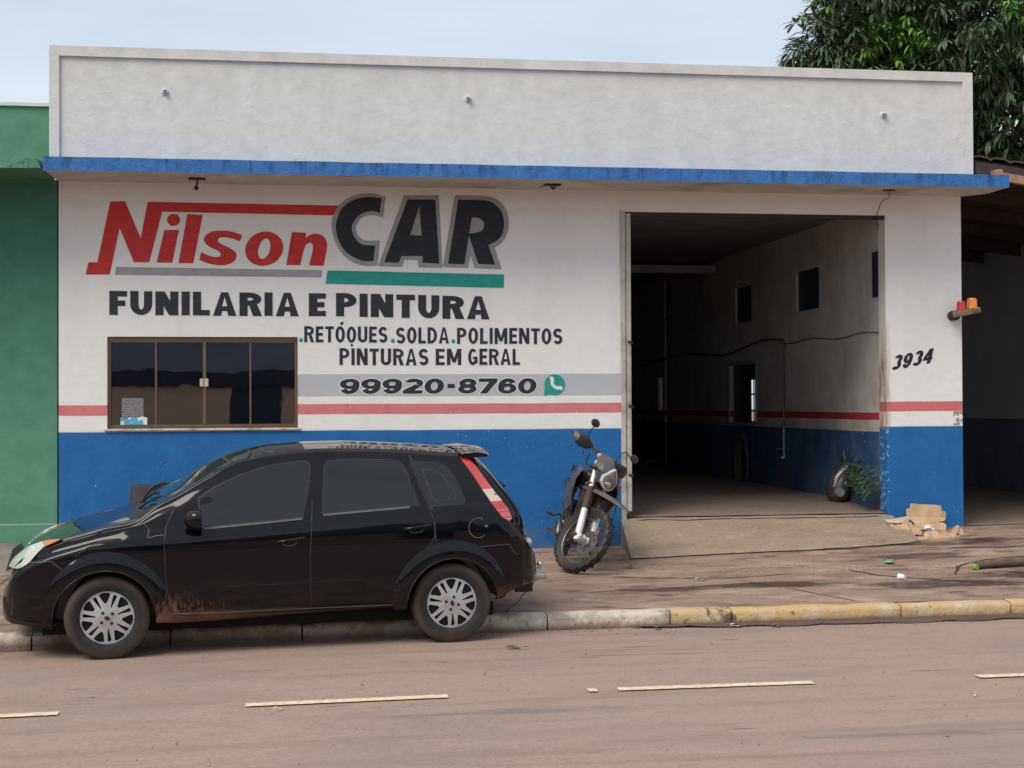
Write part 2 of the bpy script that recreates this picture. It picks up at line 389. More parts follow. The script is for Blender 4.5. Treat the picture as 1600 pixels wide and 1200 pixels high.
def ground_mat(name, c0, c1, dark, wet=False, line=True, streaks=True):
    g = G(name); X, Y, Z = g.xyz()
    big = g.noise(0.55, 5, g.map((0.5, 1.4, 1)))
    mid = g.noise(4.5, 7, g.map((0.7, 1.3, 1)), 0.62)
    c = g.mix(g.math('MULTIPLY', mid, 0.9), g.mix(big, c0, c1), c1)
    c = g.mix(g.ramp(mid, [(0.46, 0), (0.74, 0.45)]), c, dark)
    c = g.mix(g.ramp(g.noise(60, 3), [(0.56, 0), (0.72, 0.35)]), c, tuple(x*0.55 for x in c0))
    c = g.mix(g.ramp(g.noise(85, 3, g.map((1,1,1),(3,7,0))), [(0.60, 0), (0.72, 0.45)]), c, tuple(min(1, x*1.5) for x in c1))
    c = g.mix(g.ramp(g.noise(34, 5, None, 0.7), [(0.50, 0), (0.66, 0.40)]), c, tuple(x*0.55 for x in c0))
    c = g.mix(g.ramp(g.noise(27, 5, g.map((1,1,1),(5,2,1)), 0.7), [(0.54, 0), (0.70, 0.40)]), c, tuple(min(1, x*1.35) for x in c1))
    c = g.mix(g.ramp(g.vor(13, g.map((0.8, 1.2, 1))), [(0.05, 0.55), (0.075, 0)]), c, tuple(x*0.30 for x in c0))
    rough = 0.85; h = g.math('ADD', g.noise(140, 3), g.math('MULTIPLY', g.noise(22, 5), 1.6))
    if streaks:   # tyre-polished bands and thin cracks that run along the road
        s = g.noise(1.0, 6, g.map((0.30, 4.0, 1)), 0.6)
        c = g.mix(g.ramp(s, [(0.50, 0), (0.72, 0.5)]), c, tuple(x*0.62 for x in c0))
        k = g.noise(1.0, 5, g.map((1.8, 16, 1)), 0.5)
        k = g.math('MULTIPLY', g.ramp(k, [(0.665, 0), (0.70, 1)]), g.ramp(g.noise(0.8, 3, g.map((1, 1.5, 1), (4, 2, 0))), [(0.46, 0), (0.54, 1)]))
        c = g.mix(g.math('MULTIPLY', k, 0.75), c, (0.085, 0.055, 0.045))
    if streaks:   # patched and oil-darkened areas
        pt = g.noise(1.0, 7, g.map((0.45, 1.1, 1), (6, 2, 0)), 0.68)
        c = g.mix(g.ramp(pt, [(0.50, 0), (0.66, 0.42)]), c, (0.235, 0.175, 0.155))
        for (px, py, a, b_) in ((1.25, -7.05, 1.0, 0.16), (3.4, -8.0, 1.6, 0.10), (2.4, -5.3, 1.3, 0.05)):
            dx = g.math('DIVIDE', g.math('SUBTRACT', X, px), a); dy = g.math('DIVIDE', g.math('SUBTRACT', Y, py), b_)
            d = g.math('SUBTRACT', g.math('ADD', 0.8, g.math('MULTIPLY', g.math('SUBTRACT', g.noise(5, 7, g.map((0.5, 2.2, 1)), 0.75), 0.5), 3.4)), g.math('SQRT', g.math('ADD', g.math('MULTIPLY', dx, dx), g.math('MULTIPLY', dy, dy))))
            c = g.mix(g.math('MULTIPLY', g.ramp(d, [(0.1, 0), (0.6, 1)]), 0.55), c, (0.15, 0.125, 0.12))
    if wet:       # damp stains and puddles in the low places
        pu = None
        for (px, py, a, b) in ((3.75, -2.92, 1.25, 0.20), (5.75, -3.12, 1.05, 0.24), (6.9, -2.75, 0.9, 0.35), (6.9, -0.9, 1.0, 0.22), (6.2, -1.6, 0.7, 0.2)):
            dx = g.math('DIVIDE', g.math('SUBTRACT', X, px), a); dy = g.math('DIVIDE', g.math('SUBTRACT', Y, py), b)
            d = g.math('SQRT', g.math('ADD', g.math('MULTIPLY', dx, dx), g.math('MULTIPLY', dy, dy)))
            d = g.math('SUBTRACT', g.math('ADD', 1.0, g.math('MULTIPLY', g.math('SUBTRACT', g.noise(2.6, 6, g.map((0.6, 2.4, 1)), 0.65), 0.5), 2.4)), d)
            d = g.ramp(d, [(0.12, 0), (0.42, 1)])
            pu = d if pu is None else g.math('MAXIMUM', pu, d)
        c = g.mix(g.math('MULTIPLY', pu, 0.90), c, (0.070, 0.038, 0.028))
        rough = g.ramp(pu, [(0.3, 0.85), (0.9, 0.28)])
        # long dirty streaks and spalled patches in the old slab
        s1 = g.noise(1.0, 8, g.map((1.2, 2.9, 1), (2, 5, 0)), 0.68, 0.4)
        c = g.mix(g.ramp(s1, [(0.50, 0), (0.60, 0.50), (0.75, 0.85)]), c, (0.120, 0.070, 0.050))
        s2 = g.noise(1.0, 8, g.map((2.2, 5.0, 1), (7, 3, 0)), 0.7)
        c = g.mix(g.ramp(s2, [(0.60, 0), (0.64, 0.7)]), c, (0.085, 0.050, 0.038))
        s3 = g.noise(1.0, 7, g.map((1.6, 3.4, 1), (1, 9, 0)), 0.65)
        c = g.mix(g.ramp(s3, [(0.55, 0), (0.63, 0.55)]), c, (0.46, 0.35, 0.265))
        h = g.math('SUBTRACT', h, g.math('MULTIPLY', g.ramp(s2, [(0.58, 0), (0.64, 1)]), 2.5))
        h = g.math('ADD', h, g.math('MULTIPLY', s1, 4.0))
        sandy = g.ramp(g.noise(1.2, 6, g.map((0.6, 2.2, 1), (9, 1, 0)), 0.6), [(0.52, 0), (0.66, 0.55)])
        c = g.mix(sandy, c, (0.42, 0.33, 0.24))
    if not wet and not streaks:
        s1 = g.noise(1.0, 8, g.map((1.6, 4.5, 3), (2, 5, 0)), 0.7)
        c = g.mix(g.ramp(s1, [(0.50, 0), (0.72, 0.5)]), c, tuple(x*0.5 for x in c0))
        c = g.mix(g.ramp(g.noise(9, 6), [(0.60, 0), (0.68, 0.5)]), c, tuple(min(1, x*1.35) for x in c1))
        c = g.mix(g.ramp(g.noise(23, 4), [(0.66, 0), (0.69, 0.6)]), c, tuple(x*0.35 for x in c0))
    g.bump(h, 0.55 if wet else 0.45, 0.012 if wet else 0.008)
    return g.set(color=c, rough=rough, spec=0.35)

M_FAC = facade_mat(); M_INT = interior_mat(); M_PAR = parapet_mat(); M_GREEN = green_mat()
M_BLUEEDGE = canopy_edge_mat('blue_canopy_edge', (0.030, 0.125, 0.36), (0.046, 0.17, 0.44), (0.010, 0.018, 0.045))
M_GREENEDGE = canopy_edge_mat('green_canopy_edge', (0.075, 0.22, 0.14), (0.11, 0.28, 0.19), (0.03, 0.07, 0.05))
M_SOFFIT = simple('canopy_soffit', (0.56, 0.52, 0.47), 0.8, var=0.1, scale=5, bump=0.2, dirt=(0.36, 0.30, 0.25), dirt_amt=0.3)
M_ROAD = ground_mat('dusty_asphalt', (0.308, 0.213, 0.165), (0.362, 0.254, 0.20), (0.235, 0.168, 0.135))
M_PAVE = ground_mat('red_dust_concrete', (0.255, 0.165, 0.12), (0.34, 0.23, 0.168), (0.17, 0.105, 0.08), wet=True, streaks=False)
M_RAMP = ground_mat('ramp_concrete', (0.27, 0.20, 0.145), (0.34, 0.25, 0.18), (0.20, 0.14, 0.10), streaks=False)
M_FLOOR = ground_mat('shop_floor_concrete', (0.20, 0.15, 0.115), (0.26, 0.195, 0.15), (0.10, 0.075, 0.06), streaks=False)
M_EARTH = ground_mat('red_earth', (0.26, 0.15, 0.10), (0.32, 0.20, 0.14), (0.2, 0.12, 0.08), streaks=False)
M_DARKGAP = simple('crack_dirt', (0.05, 0.03, 0.022), 0.95, scale=30)
M_BRONZE = simple('bronze_aluminium', (0.20, 0.135, 0.085), 0.38, metal=0.5, scale=30, var=0.1)
M_STEELW = simple('worn_white_steel', (0.46, 0.44, 0.40), 0.5, scale=9, var=0.15, dirt=(0.16, 0.12, 0.09), dirt_amt=0.35)
M_BLACKMET = simple('dark_rusty_iron', (0.05, 0.035, 0.03), 0.7, metal=0.4, scale=40)
M_WOOD = simple('old_brown_timber', (0.050, 0.030, 0.024), 0.8, scale=12, var=0.3, bump=0.3)
M_WOODL = simple('light_brown_timber', (0.33, 0.19, 0.12), 0.75, scale=12, var=0.2, bump=0.3)
M_TILE = simple('dark_clay_tile', (0.060, 0.045, 0.040), 0.85, scale=9, var=0.35, bump=0.4, dirt=(0.05, 0.05, 0.045))
M_CEIL = simple('shop_ceiling', (0.16, 0.15, 0.155), 0.85, scale=3, var=0.2)
M_BEAM = simple('grey_concrete_beam', (0.42, 0.41, 0.41), 0.85, scale=5, var=0.15)
M_CREAM = simple('beige_plaster', (0.78, 0.56, 0.38), 0.8, scale=4, var=0.08, bump=0.2)
M_CHAR = simple('charcoal_plaster', (0.03, 0.033, 0.05), 0.85, scale=3, var=0.15)
M_TINTG = None
def glass_mat(name, col, ior=1.9, rough=0.02, wav=0.0):
    g = G(name)
    if wav: g.bump(g.noise(2.2, 2), wav, 0.02)
    return g.set(color=g.ramp(g.noise(3, 3), [(0.3, tuple(c*0.85 for c in col)), (0.7, col)]), rough=rough, ior=ior, spec=0.5)
M_WGLASS = glass_mat('smoked_window_glass', (0.003, 0.004, 0.007), 2.35, 0.015, 0.05)

# ------------------------------------------------------------------ ground: earth, road, pavement, kerb
KERB = [(-60, -6.2), (-12, -4.6), (-2.1, -4.22), (1.95, -4.10), (6.0, -4.02), (12, -3.95), (60, -3.6)]
def zg(x): return 0.009*min(0.0, max(-12.0, x)-1.5)     # the street dips gently to the left
def yk(x): return interp(KERB, x)
ZW = [(-60, 0.24), (-4, 0.235), (3.0, 0.24), (6.4, 0.345), (7.4, 0.40), (12, 0.45), (60, 0.45)]
def zpav(x, y):
    k = yk(x); zw = interp(ZW, x)
    t = (y-k)/(0.0-k)
    if y > 0: return zw
    z0 = 0.118+zg(x)
    return z0 + (zw-z0)*t + 0.006*mnoise.noise(Vector((x*1.3, y*1.3, 0)))

b = MB()
b.add([(-500,-500,-0.06),(500,-500,-0.06),(500,500,-0.06),(-500,500,-0.06)], [(0,1,2,3)])
tag(b.build('ground', M_EARTH), kind='structure')
# road: grid with a faint camber and ripples
b = MB(); nx, ny = 120, 60; xs = [-60+120*i/nx for i in range(nx+1)]
vs = []; fs = []
for i in range(nx+1):
    for j in range(ny+1):
        x = xs[i]; y = yk(x)-0.15 + (-13.6-yk(x)+0.15)*j/ny if abs(x) < 12 else yk(x)+(-13.6-yk(x))*j/ny
        y = yk(x)+0.1 + (-13.7-yk(x))*j/ny
        vs.append((x, y, zg(x)+0.004*mnoise.noise(Vector((x*0.9, y*0.9, 0)))))
for i in range(nx):
    for j in range(ny): fs.append((i*(ny+1)+j, i*(ny+1)+j+1, (i+1)*(ny+1)+j+1, (i+1)*(ny+1)+j))
b.add(vs, fs); tag(b.build('road', M_ROAD, smooth=40), kind='structure')
# worn centre dashes
def paint_mat():
    g = G('worn_road_paint')
    c = g.mix(g.ramp(g.noise(24, 6), [(0.42, 0), (0.62, 0.55)]), (0.78, 0.61, 0.41), (0.42, 0.31, 0.25))
    return g.set(color=c, rough=0.7)
M_RPAINT = paint_mat()
def dash_y(x): return -6.565+0.009*x
for (x0, x1) in ((-6.9,-5.6),(-2.75,-1.372),(-0.297,0.917),(1.784,1.842),(1.975,3.24),(4.346,5.6),(6.75,8.0)):
    P = []; n = 40 if x1-x0 > 0.3 else 4
    for k in range(n+1):
        x = x0+(x1-x0)*k/n; P.append((x, dash_y(x)-0.045-0.006*rnd(0,1)))
    for k in range(n, -1, -1):
        x = x0+(x1-x0)*k/n; P.append((x, dash_y(x)+0.045+0.006*rnd(0,1)))
    b = MB(); b.slab([P], [], 0.009, None, lambda u, v, w: (u, v, w + zg(u)))
    tag(b.build('road_marking', M_RPAINT), kind='structure')
# pavement slab surface
b = MB(); vs = []; fs = []; nx, ny = 150, 50
for i in range(nx+1):
    x = -16+36*i/nx
    for j in range(ny+1):
        y = yk(x)+0.14 + (0.02-yk(x)-0.14)*j/ny
        vs.append((x, y, zpav(x, y)))
for i in range(nx):
    for j in range(ny): fs.append((i*(ny+1)+j, i*(ny+1)+j+1, (i+1)*(ny+1)+j+1, (i+1)*(ny+1)+j))
b.add(vs, fs); tag(b.build('pavement', M_PAVE, smooth=40), kind='structure')
# cracks and joints in the pavement: thin recessed-looking dirt seams lying in the slab
def crack(pts, w, name='pavement_crack', zf=zpav, up_=0.004):
    P = catmull([Vector((p[0], p[1], 0)) for p in pts], 6)
    random.seed(int(abs(pts[0][0])*1000) % 977)
    L = []; Rr = []
    for i, p in enumerate(P):
        t = (P[min(i+1,len(P)-1)]-P[max(i-1,0)]).normalized(); nn = Vector((-t.y, t.x, 0))
        p = p + nn*rnd(-0.012, 0.012); ww = w*rnd(0.25, 1.0)
        if i in (0, len(P)-1): ww = 0.001
        for (arr, q) in ((L, p+nn*ww), (Rr, p-nn*ww)): arr.append((q.x, q.y, zf(q.x, q.y)+up_))
    n = len(L); b = MB(); b.add(L+Rr, [(i, i+1, n+i+1, n+i) for i in range(n-1)])
    return b.build(name, M_DARKGAP)
CR = []
CR.append(crack([(3.35,-1.02),(4.1,-0.99),(5.0,-0.98),(5.7,-0.95),(6.5,-0.86)], 0.018))
CR.append(crack([(1.62,-4.0),(1.95,-3.0),(2.1,-2.3)], 0.010))
CR.append(crack([(4.62,-3.88),(4.2,-3.0),(3.9,-2.5)], 0.012))
CR.append(crack([(2.9,-2.15),(3.4,-2.35),(3.9,-2.45),(4.6,-2.35)], 0.018))
CR.append(crack([(5.15,-2.2),(5.35,-2.6),(5.9,-3.0),(6.5,-3.2),(7.2,-3.3)], 0.022))
CR.append(crack([(6.0,-2.7),(6.3,-2.2),(6.9,-1.9),(7.8,-2.0)], 0.022))
CR.append(crack([(6.5,-2.6),(7.1,-2.9),(7.8,-2.95)], 0.03))
CR.append(crack([(6.6,-1.2),(7.2,-1.35),(7.9,-1.2)], 0.03))
CR.append(crack([(-2.6,-0.4),(-2.62,-2.2),(-2.3,-4.1)], 0.008))
for c in CR: tag(c, kind='structure')

def kerb_mat():
    g = G('kerb_concrete'); X, Y, Z = g.xyz()
    c = g.ramp(g.noise(6, 7, None, 0.62), [(0.3, (0.26, 0.20, 0.15)), (0.7, (0.42, 0.34, 0.26))])
    pw = g.ramp(g.noise(5, 7, g.map((1, 1, 1), (3, 1, 2)), 0.65), [(0.42, 1), (0.56, 0)])
    c = g.mix(g.math('MULTIPLY', pw, 0.75), c, (0.64, 0.58, 0.49))
    yw = g.ramp(g.noise(4, 7, g.map((1, 1, 1), (8, 1, 2)), 0.65), [(0.44, 1), (0.66, 0.35)])
    yel = g.mix(g.noise(3, 5), (0.48, 0.31, 0.11), (0.55, 0.40, 0.23))
    cy = g.mix(yw, c, yel)
    c = g.mix(g.math('GREATER_THAN', X, 2.965), c, cy)
    c = g.mix(g.math('MULTIPLY', g.fade(Z, 0.06, 0.01), 0.8, clamp=True), c, (0.10, 0.055, 0.04))
    c = g.mix(g.ramp(g.noise(17, 5), [(0.62, 0), (0.72, 0.8)]), c, (0.12, 0.08, 0.06))
    c = g.mix(g.math('MULTIPLY', g.band(X, 3.25, 3.55), g.ramp(g.noise(9, 4), [(0.5, 0), (0.6, 0.8)])), c, (0.07, 0.045, 0.035))
    g.bump(g.math('ADD', g.noise(70, 4), g.math('MULTIPLY', g.noise(12, 5), 3)), 0.6, 0.01)
    return g.set(color=c, rough=0.85, spec=0.3)
M_KERB = kerb_mat()
kerb = empty('kerb', loc=(0,0,0)); kerb['kind'] = 'structure'
joints = [-7.9,-6.9,-5.9,-4.92,-3.93,-2.93,-1.93,-0.93,0.05,1.0,1.955,2.95,3.46,4.90,5.86,6.85,7.85,8.85]
for x0, x1 in zip(joints, joints[1:]):
    b = MB(); n = 10; prof = [(0.0, -0.06), (0.0, 0.085), (0.012, 0.112), (0.035, 0.124), (0.14, 0.128), (0.15, -0.06)]
    vs = []; fs = []; m = len(prof); dz = rnd(-0.006, 0.006); dy = rnd(-0.008, 0.008)
    for i in range(n+1):
        x = x0+0.006+(x1-x0-0.012)*i/n
        e = 0.010 if i in (0, n) else 0
        for k, (py, pz) in enumerate(prof):
            j = 0.007*mnoise.noise(Vector((x*7, k*3.1, 1)))
            vs.append((x, yk(x)+py+dy+(e if k in (0,1) else 0)+j, zg(x)+pz+dz*(k in (1,2,3,4))-(e*0.7 if k in (2,3) else 0)+j*(k > 0)))
    for i in range(n):
        for k in range(m-1): fs.append((i*m+k, i*m+k+1, (i+1)*m+k+1, (i+1)*m+k))
    fs += [tuple(range(m)), tuple(n*m+k for k in range(m-1, -1, -1))]
    b.add(vs, fs); b.build('kerb_stone', M_KERB, kerb, smooth=50)
# gutter dirt along the kerb foot
random.seed(5)
P = [(2.6+i*0.12, yk(2.6+i*0.12)-0.03-0.16*abs(mnoise.noise(Vector((i*0.23, 2, 0))))-0.05*abs(mnoise.noise(Vector((i*0.9, 5, 0))))-0.10*min(1, i/14)) for i in range(70)]
P += [(x, yk(x)+0.01) for x in [10.8-i*0.4 for i in range(21)]]
b = MB(); b.slab([P], [], 0.004, None, lambda u, v, w: (u, v, zg(u)+w+0.001+0.02*max(0, 1+(v-yk(u))/0.2)+0.004*mnoise.noise(Vector((u*20,v*20,0)))))
M_SILT = ground_mat('wet_gutter_silt', (0.085, 0.052, 0.045), (0.13, 0.082, 0.07), (0.045, 0.028, 0.025), streaks=False)
tag(b.build('gutter_silt', M_SILT), kind='stuff', label='dark damp silt gathered along the foot of the yellow kerb', cat='silt')
# the far pavement where the photographer stands, and the wall across the street (mirrored in the panes)
b = MB(); b.box((-60,-24,-0.05),(60,-13.6,0.10)); tag(b.build('far_pavement', M_PAVE), kind='structure')
# ------------------------------------------------------------------ the body shop
YP = lambda u, v, w: (u, w, v)      # facade plane: u = X, v = Z, w = depth Y
XP = lambda u, v, w: (w, u, v)      # side wall plane: u = Y, v = Z, w = X
shop = empty('shop_building', loc=(0,0,0))
tag(shop, 'white and blue body shop with flat parapet, painted lettering and open garage door', 'building')
b = MB(); b.slab([rect(-2.38,-0.15,7.36,4.085)], [rect(-1.90,1.545,0.03,2.49), rect(3.50,-0.3,6.47,3.85)], 0.0, 0.20, YP)
b.build('front_wall', M_FAC, shop)
b = MB(); b.slab([rect(-2.418,4.19,7.352,5.385)], [], -0.30, -0.10, YP); b.build('parapet', M_PAR, shop)
b = MB(); b.slab([rect(-2.421,4.192,7.355,5.388)], [rect(-2.325,4.10,7.24,5.287)], -0.328, -0.298, YP); b.build('parapet_border', M_PAR, shop)
b = MB(); b.box((-2.4,-0.12,4.10),(7.34,0.22,4.36)); b.build('parapet_base', M_PAR, shop)
# canopy slab, slightly uneven fascia
b = MB(); vs = []; fs = []; n = 90
for i in range(n+1):
    x = -2.404 + (7.53+2.404)*i/n
    j = 0.006*mnoise.noise(Vector((x*2.1, 0, 0))); k = 0.005*mnoise.noise(Vector((x*3.7, 5, 0)))
    vs += [(x,-0.80+j,4.062+k),(x,-0.80+j,4.196+j),(x,-0.301,4.202),(x,-0.301,4.075)]
for i in range(n):
    a = i*4; fs += [(a, a+1, a+5, a+4), (a+1, a+2, a+6, a+5)]
fs += [(0,3,2,1),(n*4,n*4+1,n*4+2,n*4+3)]
b.add(vs, fs); b.build('canopy_fascia', M_BLUEEDGE, shop, smooth='raw')
b = MB(); b.add([(-2.402,-0.797,4.0655),(7.528,-0.797,4.0655),(7.36,0.0,4.074),(7.36,0.25,4.074),(-2.38,0.25,4.074),(-2.38,0.0,4.074)], [(0,1,2,3,4,5)])
b.add([(7.528,-0.797,4.0655),(7.528,-0.3,4.0655),(7.36,0.0,4.0739)], [(0,1,2)])
b.box((-2.39,-0.30,4.078),(7.36,-0.1,4.19)); b.build('canopy_soffit', M_SOFFIT, shop)
# shell of the shop behind the facade
WR = [rect(0.20,-0.1,14.0,4.0)]
wins = [rect(-0.3,2.97,0.42,3.49), rect(2.17,2.97,3.02,3.49), rect(4.92,2.97,5.70,3.49), rect(4.75,1.495,6.03,2.345), rect(10.12,1.64,10.42,2.25)]
b = MB(); b.slab(WR, wins[1:], 6.50, 6.70, XP); b.build('side_wall', M_INT, shop)
b = MB(); b.box((6.47,9.85,0.3),(6.4995,10.0,3.96)); b.build('pillar', M_INT, shop)
b = MB(); b.box((3.1,14.0,-0.1),(6.7,14.2,4.0)); b.build('back_wall', M_INT, shop)
b = MB(); b.box((3.1,0.2,-0.1),(3.3,14.0,4.0)); b.build('office_wall', M_INT, shop)
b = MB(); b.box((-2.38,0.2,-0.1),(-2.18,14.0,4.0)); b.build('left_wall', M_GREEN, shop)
b = MB(); b.box((-2.18,4.0,-0.1),(3.1,4.2,4.0)); b.build('office_wall', M_INT, shop)
b = MB(); b.box((-2.38,0.2,4.0),(6.9,14.2,4.14)); b.build('ceiling', M_CEIL, shop)
b = MB(); b.box((3.3,6.75,3.82),(6.4995,6.95,3.935)); b.build('ceiling_beam', M_BEAM, shop)
b = MB(); b.box((-2.18,0.2,-0.1),(3.1,4.0,0.4)); b.build('office_floor', M_FLOOR, shop)
b = MB(); vs = []; nx, ny = 30, 50
for i in range(nx+1):
    for j in range(ny+1):
        x = 3.3+3.2*i/nx; y = 0.04+13.96*(j/ny)**1.5
        vs.append((x, y, 0.555+0.085*min(1, y/2.0)+0.006*mnoise.noise(Vector((x*2, y*2, 0)))))
b.add(vs, [(i*(ny+1)+j, i*(ny+1)+j+1, (i+1)*(ny+1)+j+1, (i+1)*(ny+1)+j) for i in range(nx) for j in range(ny)])
b.build('shop_floor', M_FLOOR, shop, smooth=40)
# entrance ramp
rampo = None
b = MB(); vs = []; nx, ny = 50, 14
def toe(x): return interp([(3.40,-1.04),(4.2,-1.01),(5.2,-0.97),(6.3,-0.86),(6.9,-0.5)], x)+0.02*mnoise.noise(Vector((x*3,1,0)))
for i in range(nx+1):
    x0 = 3.33 if i == 0 else 3.475+(6.52-3.475)*(i-1)/(nx-1)
    for j in range(ny+1):
        t = j/ny; y = toe(x0)*(1-t)+0.045*t; x = x0+(0.14*t if i == 0 else 0)
        z0 = zpav(x0, toe(x0))+0.012; z1 = 0.545
        vs.append((x, y, z0+(z1-z0)*(t**0.85)+0.006*mnoise.noise(Vector((x*3, y*3, 2)))))
m = ny+1
fs = [(i*m+j, i*m+j+1, (i+1)*m+j+1, (i+1)*m+j) for i in range(nx) for j in range(ny)]
k = len(vs)                                              # skirt down the left side and toe
for j in range(m): vs.append((vs[j][0], vs[j][1], 0.1))
fs += [(j, k+j, k+j+1, j+1) for j in range(m-1)]
b.add(vs, fs); o = b.build('entrance_ramp', M_RAMP, smooth=40); tag(o, kind='structure')
c = crack([(3.62,-0.03),(4.2,-0.06),(5.0,-0.04),(5.8,-0.06),(6.4,-0.03)], 0.012, 'ramp_crack', lambda x, y: 0.545+0.26*min(0, y-0.045)+0.004)
tag(c, kind='structure')
# crumbly mortar left at the pier foot
b = MB(); b.slab([[(6.42,-0.04),(6.52,-0.10),(6.9,-0.08),(7.30,-0.05),(7.36,0.0),(6.42,0.0)]], [], 0.2, 0.2, lambda u, v, w: (u, v, w))
# steel door frame at the left of the opening
fr = None
df = MB(); df.bbox((3.47,-0.022,0.52),(3.524,0.10,3.86),0.006); f0 = df.build('door_frame', M_STEELW, shop, smooth=30)
b = MB(); b.bbox((3.532,-0.012,0.62),(3.586,0.12,3.83),0.006); b.build('gate_post', M_STEELW, f0, smooth=30)
b = MB(); b.box((3.524,0.0,0.60),(3.532,0.1,3.83)); b.build('slot', M_BLACKMET, f0)
b = MB(); b.box((3.50,0.002,3.805),(6.46,0.05,3.847)); b.build('lintel_rail', M_BLACKMET, f0)
for z in (1.02, 1.76, 2.45):
    b = MB(); b.tube([(3.55,-0.02,z),(3.60,-0.02,z-0.02)], 0.012, 8); b.build('hinge', M_BLACKMET, f0, smooth=40)

# ------------------------------------------------------------------ shop window
wf = MB(); Y0, Y1 = 0.045, 0.105
wf.slab([rect(-1.899,1.546,0.029,2.489)], [rect(-1.868,1.586,-0.002,2.435)], Y0, Y1, YP)
win = wf.build('window', M_BRONZE, shop)
xs = [-1.868,-1.417,-0.927,-0.458,-0.002]
for x0, x1 in zip(xs, xs[1:]):
    b = MB(); b.add([(x0,Y0+0.034,1.586),(x1,Y0+0.034,1.586),(x1,Y0+0.034,2.435),(x0,Y0+0.034,2.435)], [(0,1,2,3)])
    o = b.build('pane', M_WGLASS, win, smooth='raw')
    o.rotation_euler = (0,0,0)
for x, w in ((-1.417,0.010),(-0.927,0.017),(-0.458,0.010)):
    b = MB(); b.bbox((x-w,Y0+0.004,1.586),(x+w,Y0+0.05,2.435),0.003); b.build('mullion', M_BRONZE, win, smooth=30)
b = MB(); b.bbox((-0.973,Y0-0.018,1.975),(-0.934,Y0+0.004,2.058),0.005); b.bbox((-0.926,Y0-0.018,1.975),(-0.886,Y0+0.004,2.058),0.005)
b.build('latch', simple('cream_latch', (0.52,0.46,0.36), 0.4), win, smooth=30)
b = MB(); b.bbox((-1.93,-0.03,1.522),(0.06,0.10,1.545),0.006); b.build('window_sill', simple('worn_sill', (0.58,0.54,0.50), 0.7, dirt=(0.25,0.2,0.15)), win, smooth=30)
g = G('printed_notice'); c = g.mix(g.math('MULTIPLY', g.band(g.math('FRACT', g.math('MULTIPLY', g.xyz()[2], 42)), 0.0, 0.4), g.ramp(g.noise(60, 2), [(0.45, 0), (0.55, 1)])), (0.22,0.22,0.22), (0.09,0.09,0.10))
M_NOT = g.set(color=c, rough=0.5)
b = MB(); b.add([(-1.763,Y0+0.030,1.60),(-1.546,Y0+0.030,1.60),(-1.546,Y0+0.030,1.86),(-1.763,Y0+0.030,1.86)], [(0,1,2,3)]); 
tag(b.build('paper_notice', M_NOT, None), 'grey printed paper notice stuck low in the leftmost window pane', 'notice')
g = G('torn_sticker'); c = g.mix(g.ramp(g.noise(9, 3), [(0.50, 0), (0.53, 1)]), (0.75,0.80,0.82), (0.10,0.42,0.55)); c = g.mix(g.ramp(g.noise(30, 2), [(0.62, 0), (0.64, 1)]), c, (0.05,0.12,0.2))
M_STK = g.set(color=c, rough=0.4)
b = MB(); b.slab([[(-1.776,1.585),(-1.508,1.585),(-1.508,1.658),(-1.56,1.672),(-1.60,1.655),(-1.64,1.668),(-1.69,1.660),(-1.71,1.640),(-1.745,1.652),(-1.776,1.662)]], [], Y0+0.028, None, YP)
tag(b.build('torn_sticker', M_STK), 'torn white and blue sticker along the bottom of the leftmost window pane', 'sticker')

# ------------------------------------------------------------------ painted lettering
def lp(name, col):
    g = G(name); f = g.noise(8, 5, g.map((1, 1, 2.5)))
    c = g.ramp(f, [(0.3, tuple(x*0.85 for x in col)), (0.7, tuple(min(1, x*1.12+0.004) for x in col))])
    c = g.mix(g.ramp(g.noise(45, 3), [(0.68, 0), (0.74, 0.35)]), c, (0.5,0.48,0.45))
    g.bump(g.math('ADD', g.noise(110, 4), g.math('MULTIPLY', g.noise(14, 4), 2.2)), 0.35, 0.006)
    return g.set(color=c, rough=0.6, spec=0.35)
P_RED = lp('red_sign_paint', (0.55,0.032,0.028)); P_BLK = lp('black_sign_paint', (0.017,0.017,0.024)); P_GRY = lp('grey_sign_paint', (0.33,0.325,0.32))
P_TEAL = lp('teal_sign_paint', (0.015,0.30,0.255)); P_WHT = lp('white_sign_paint', (0.76,0.75,0.73)); P_CHAR = lp('charcoal_sign_paint', (0.026,0.025,0.033))
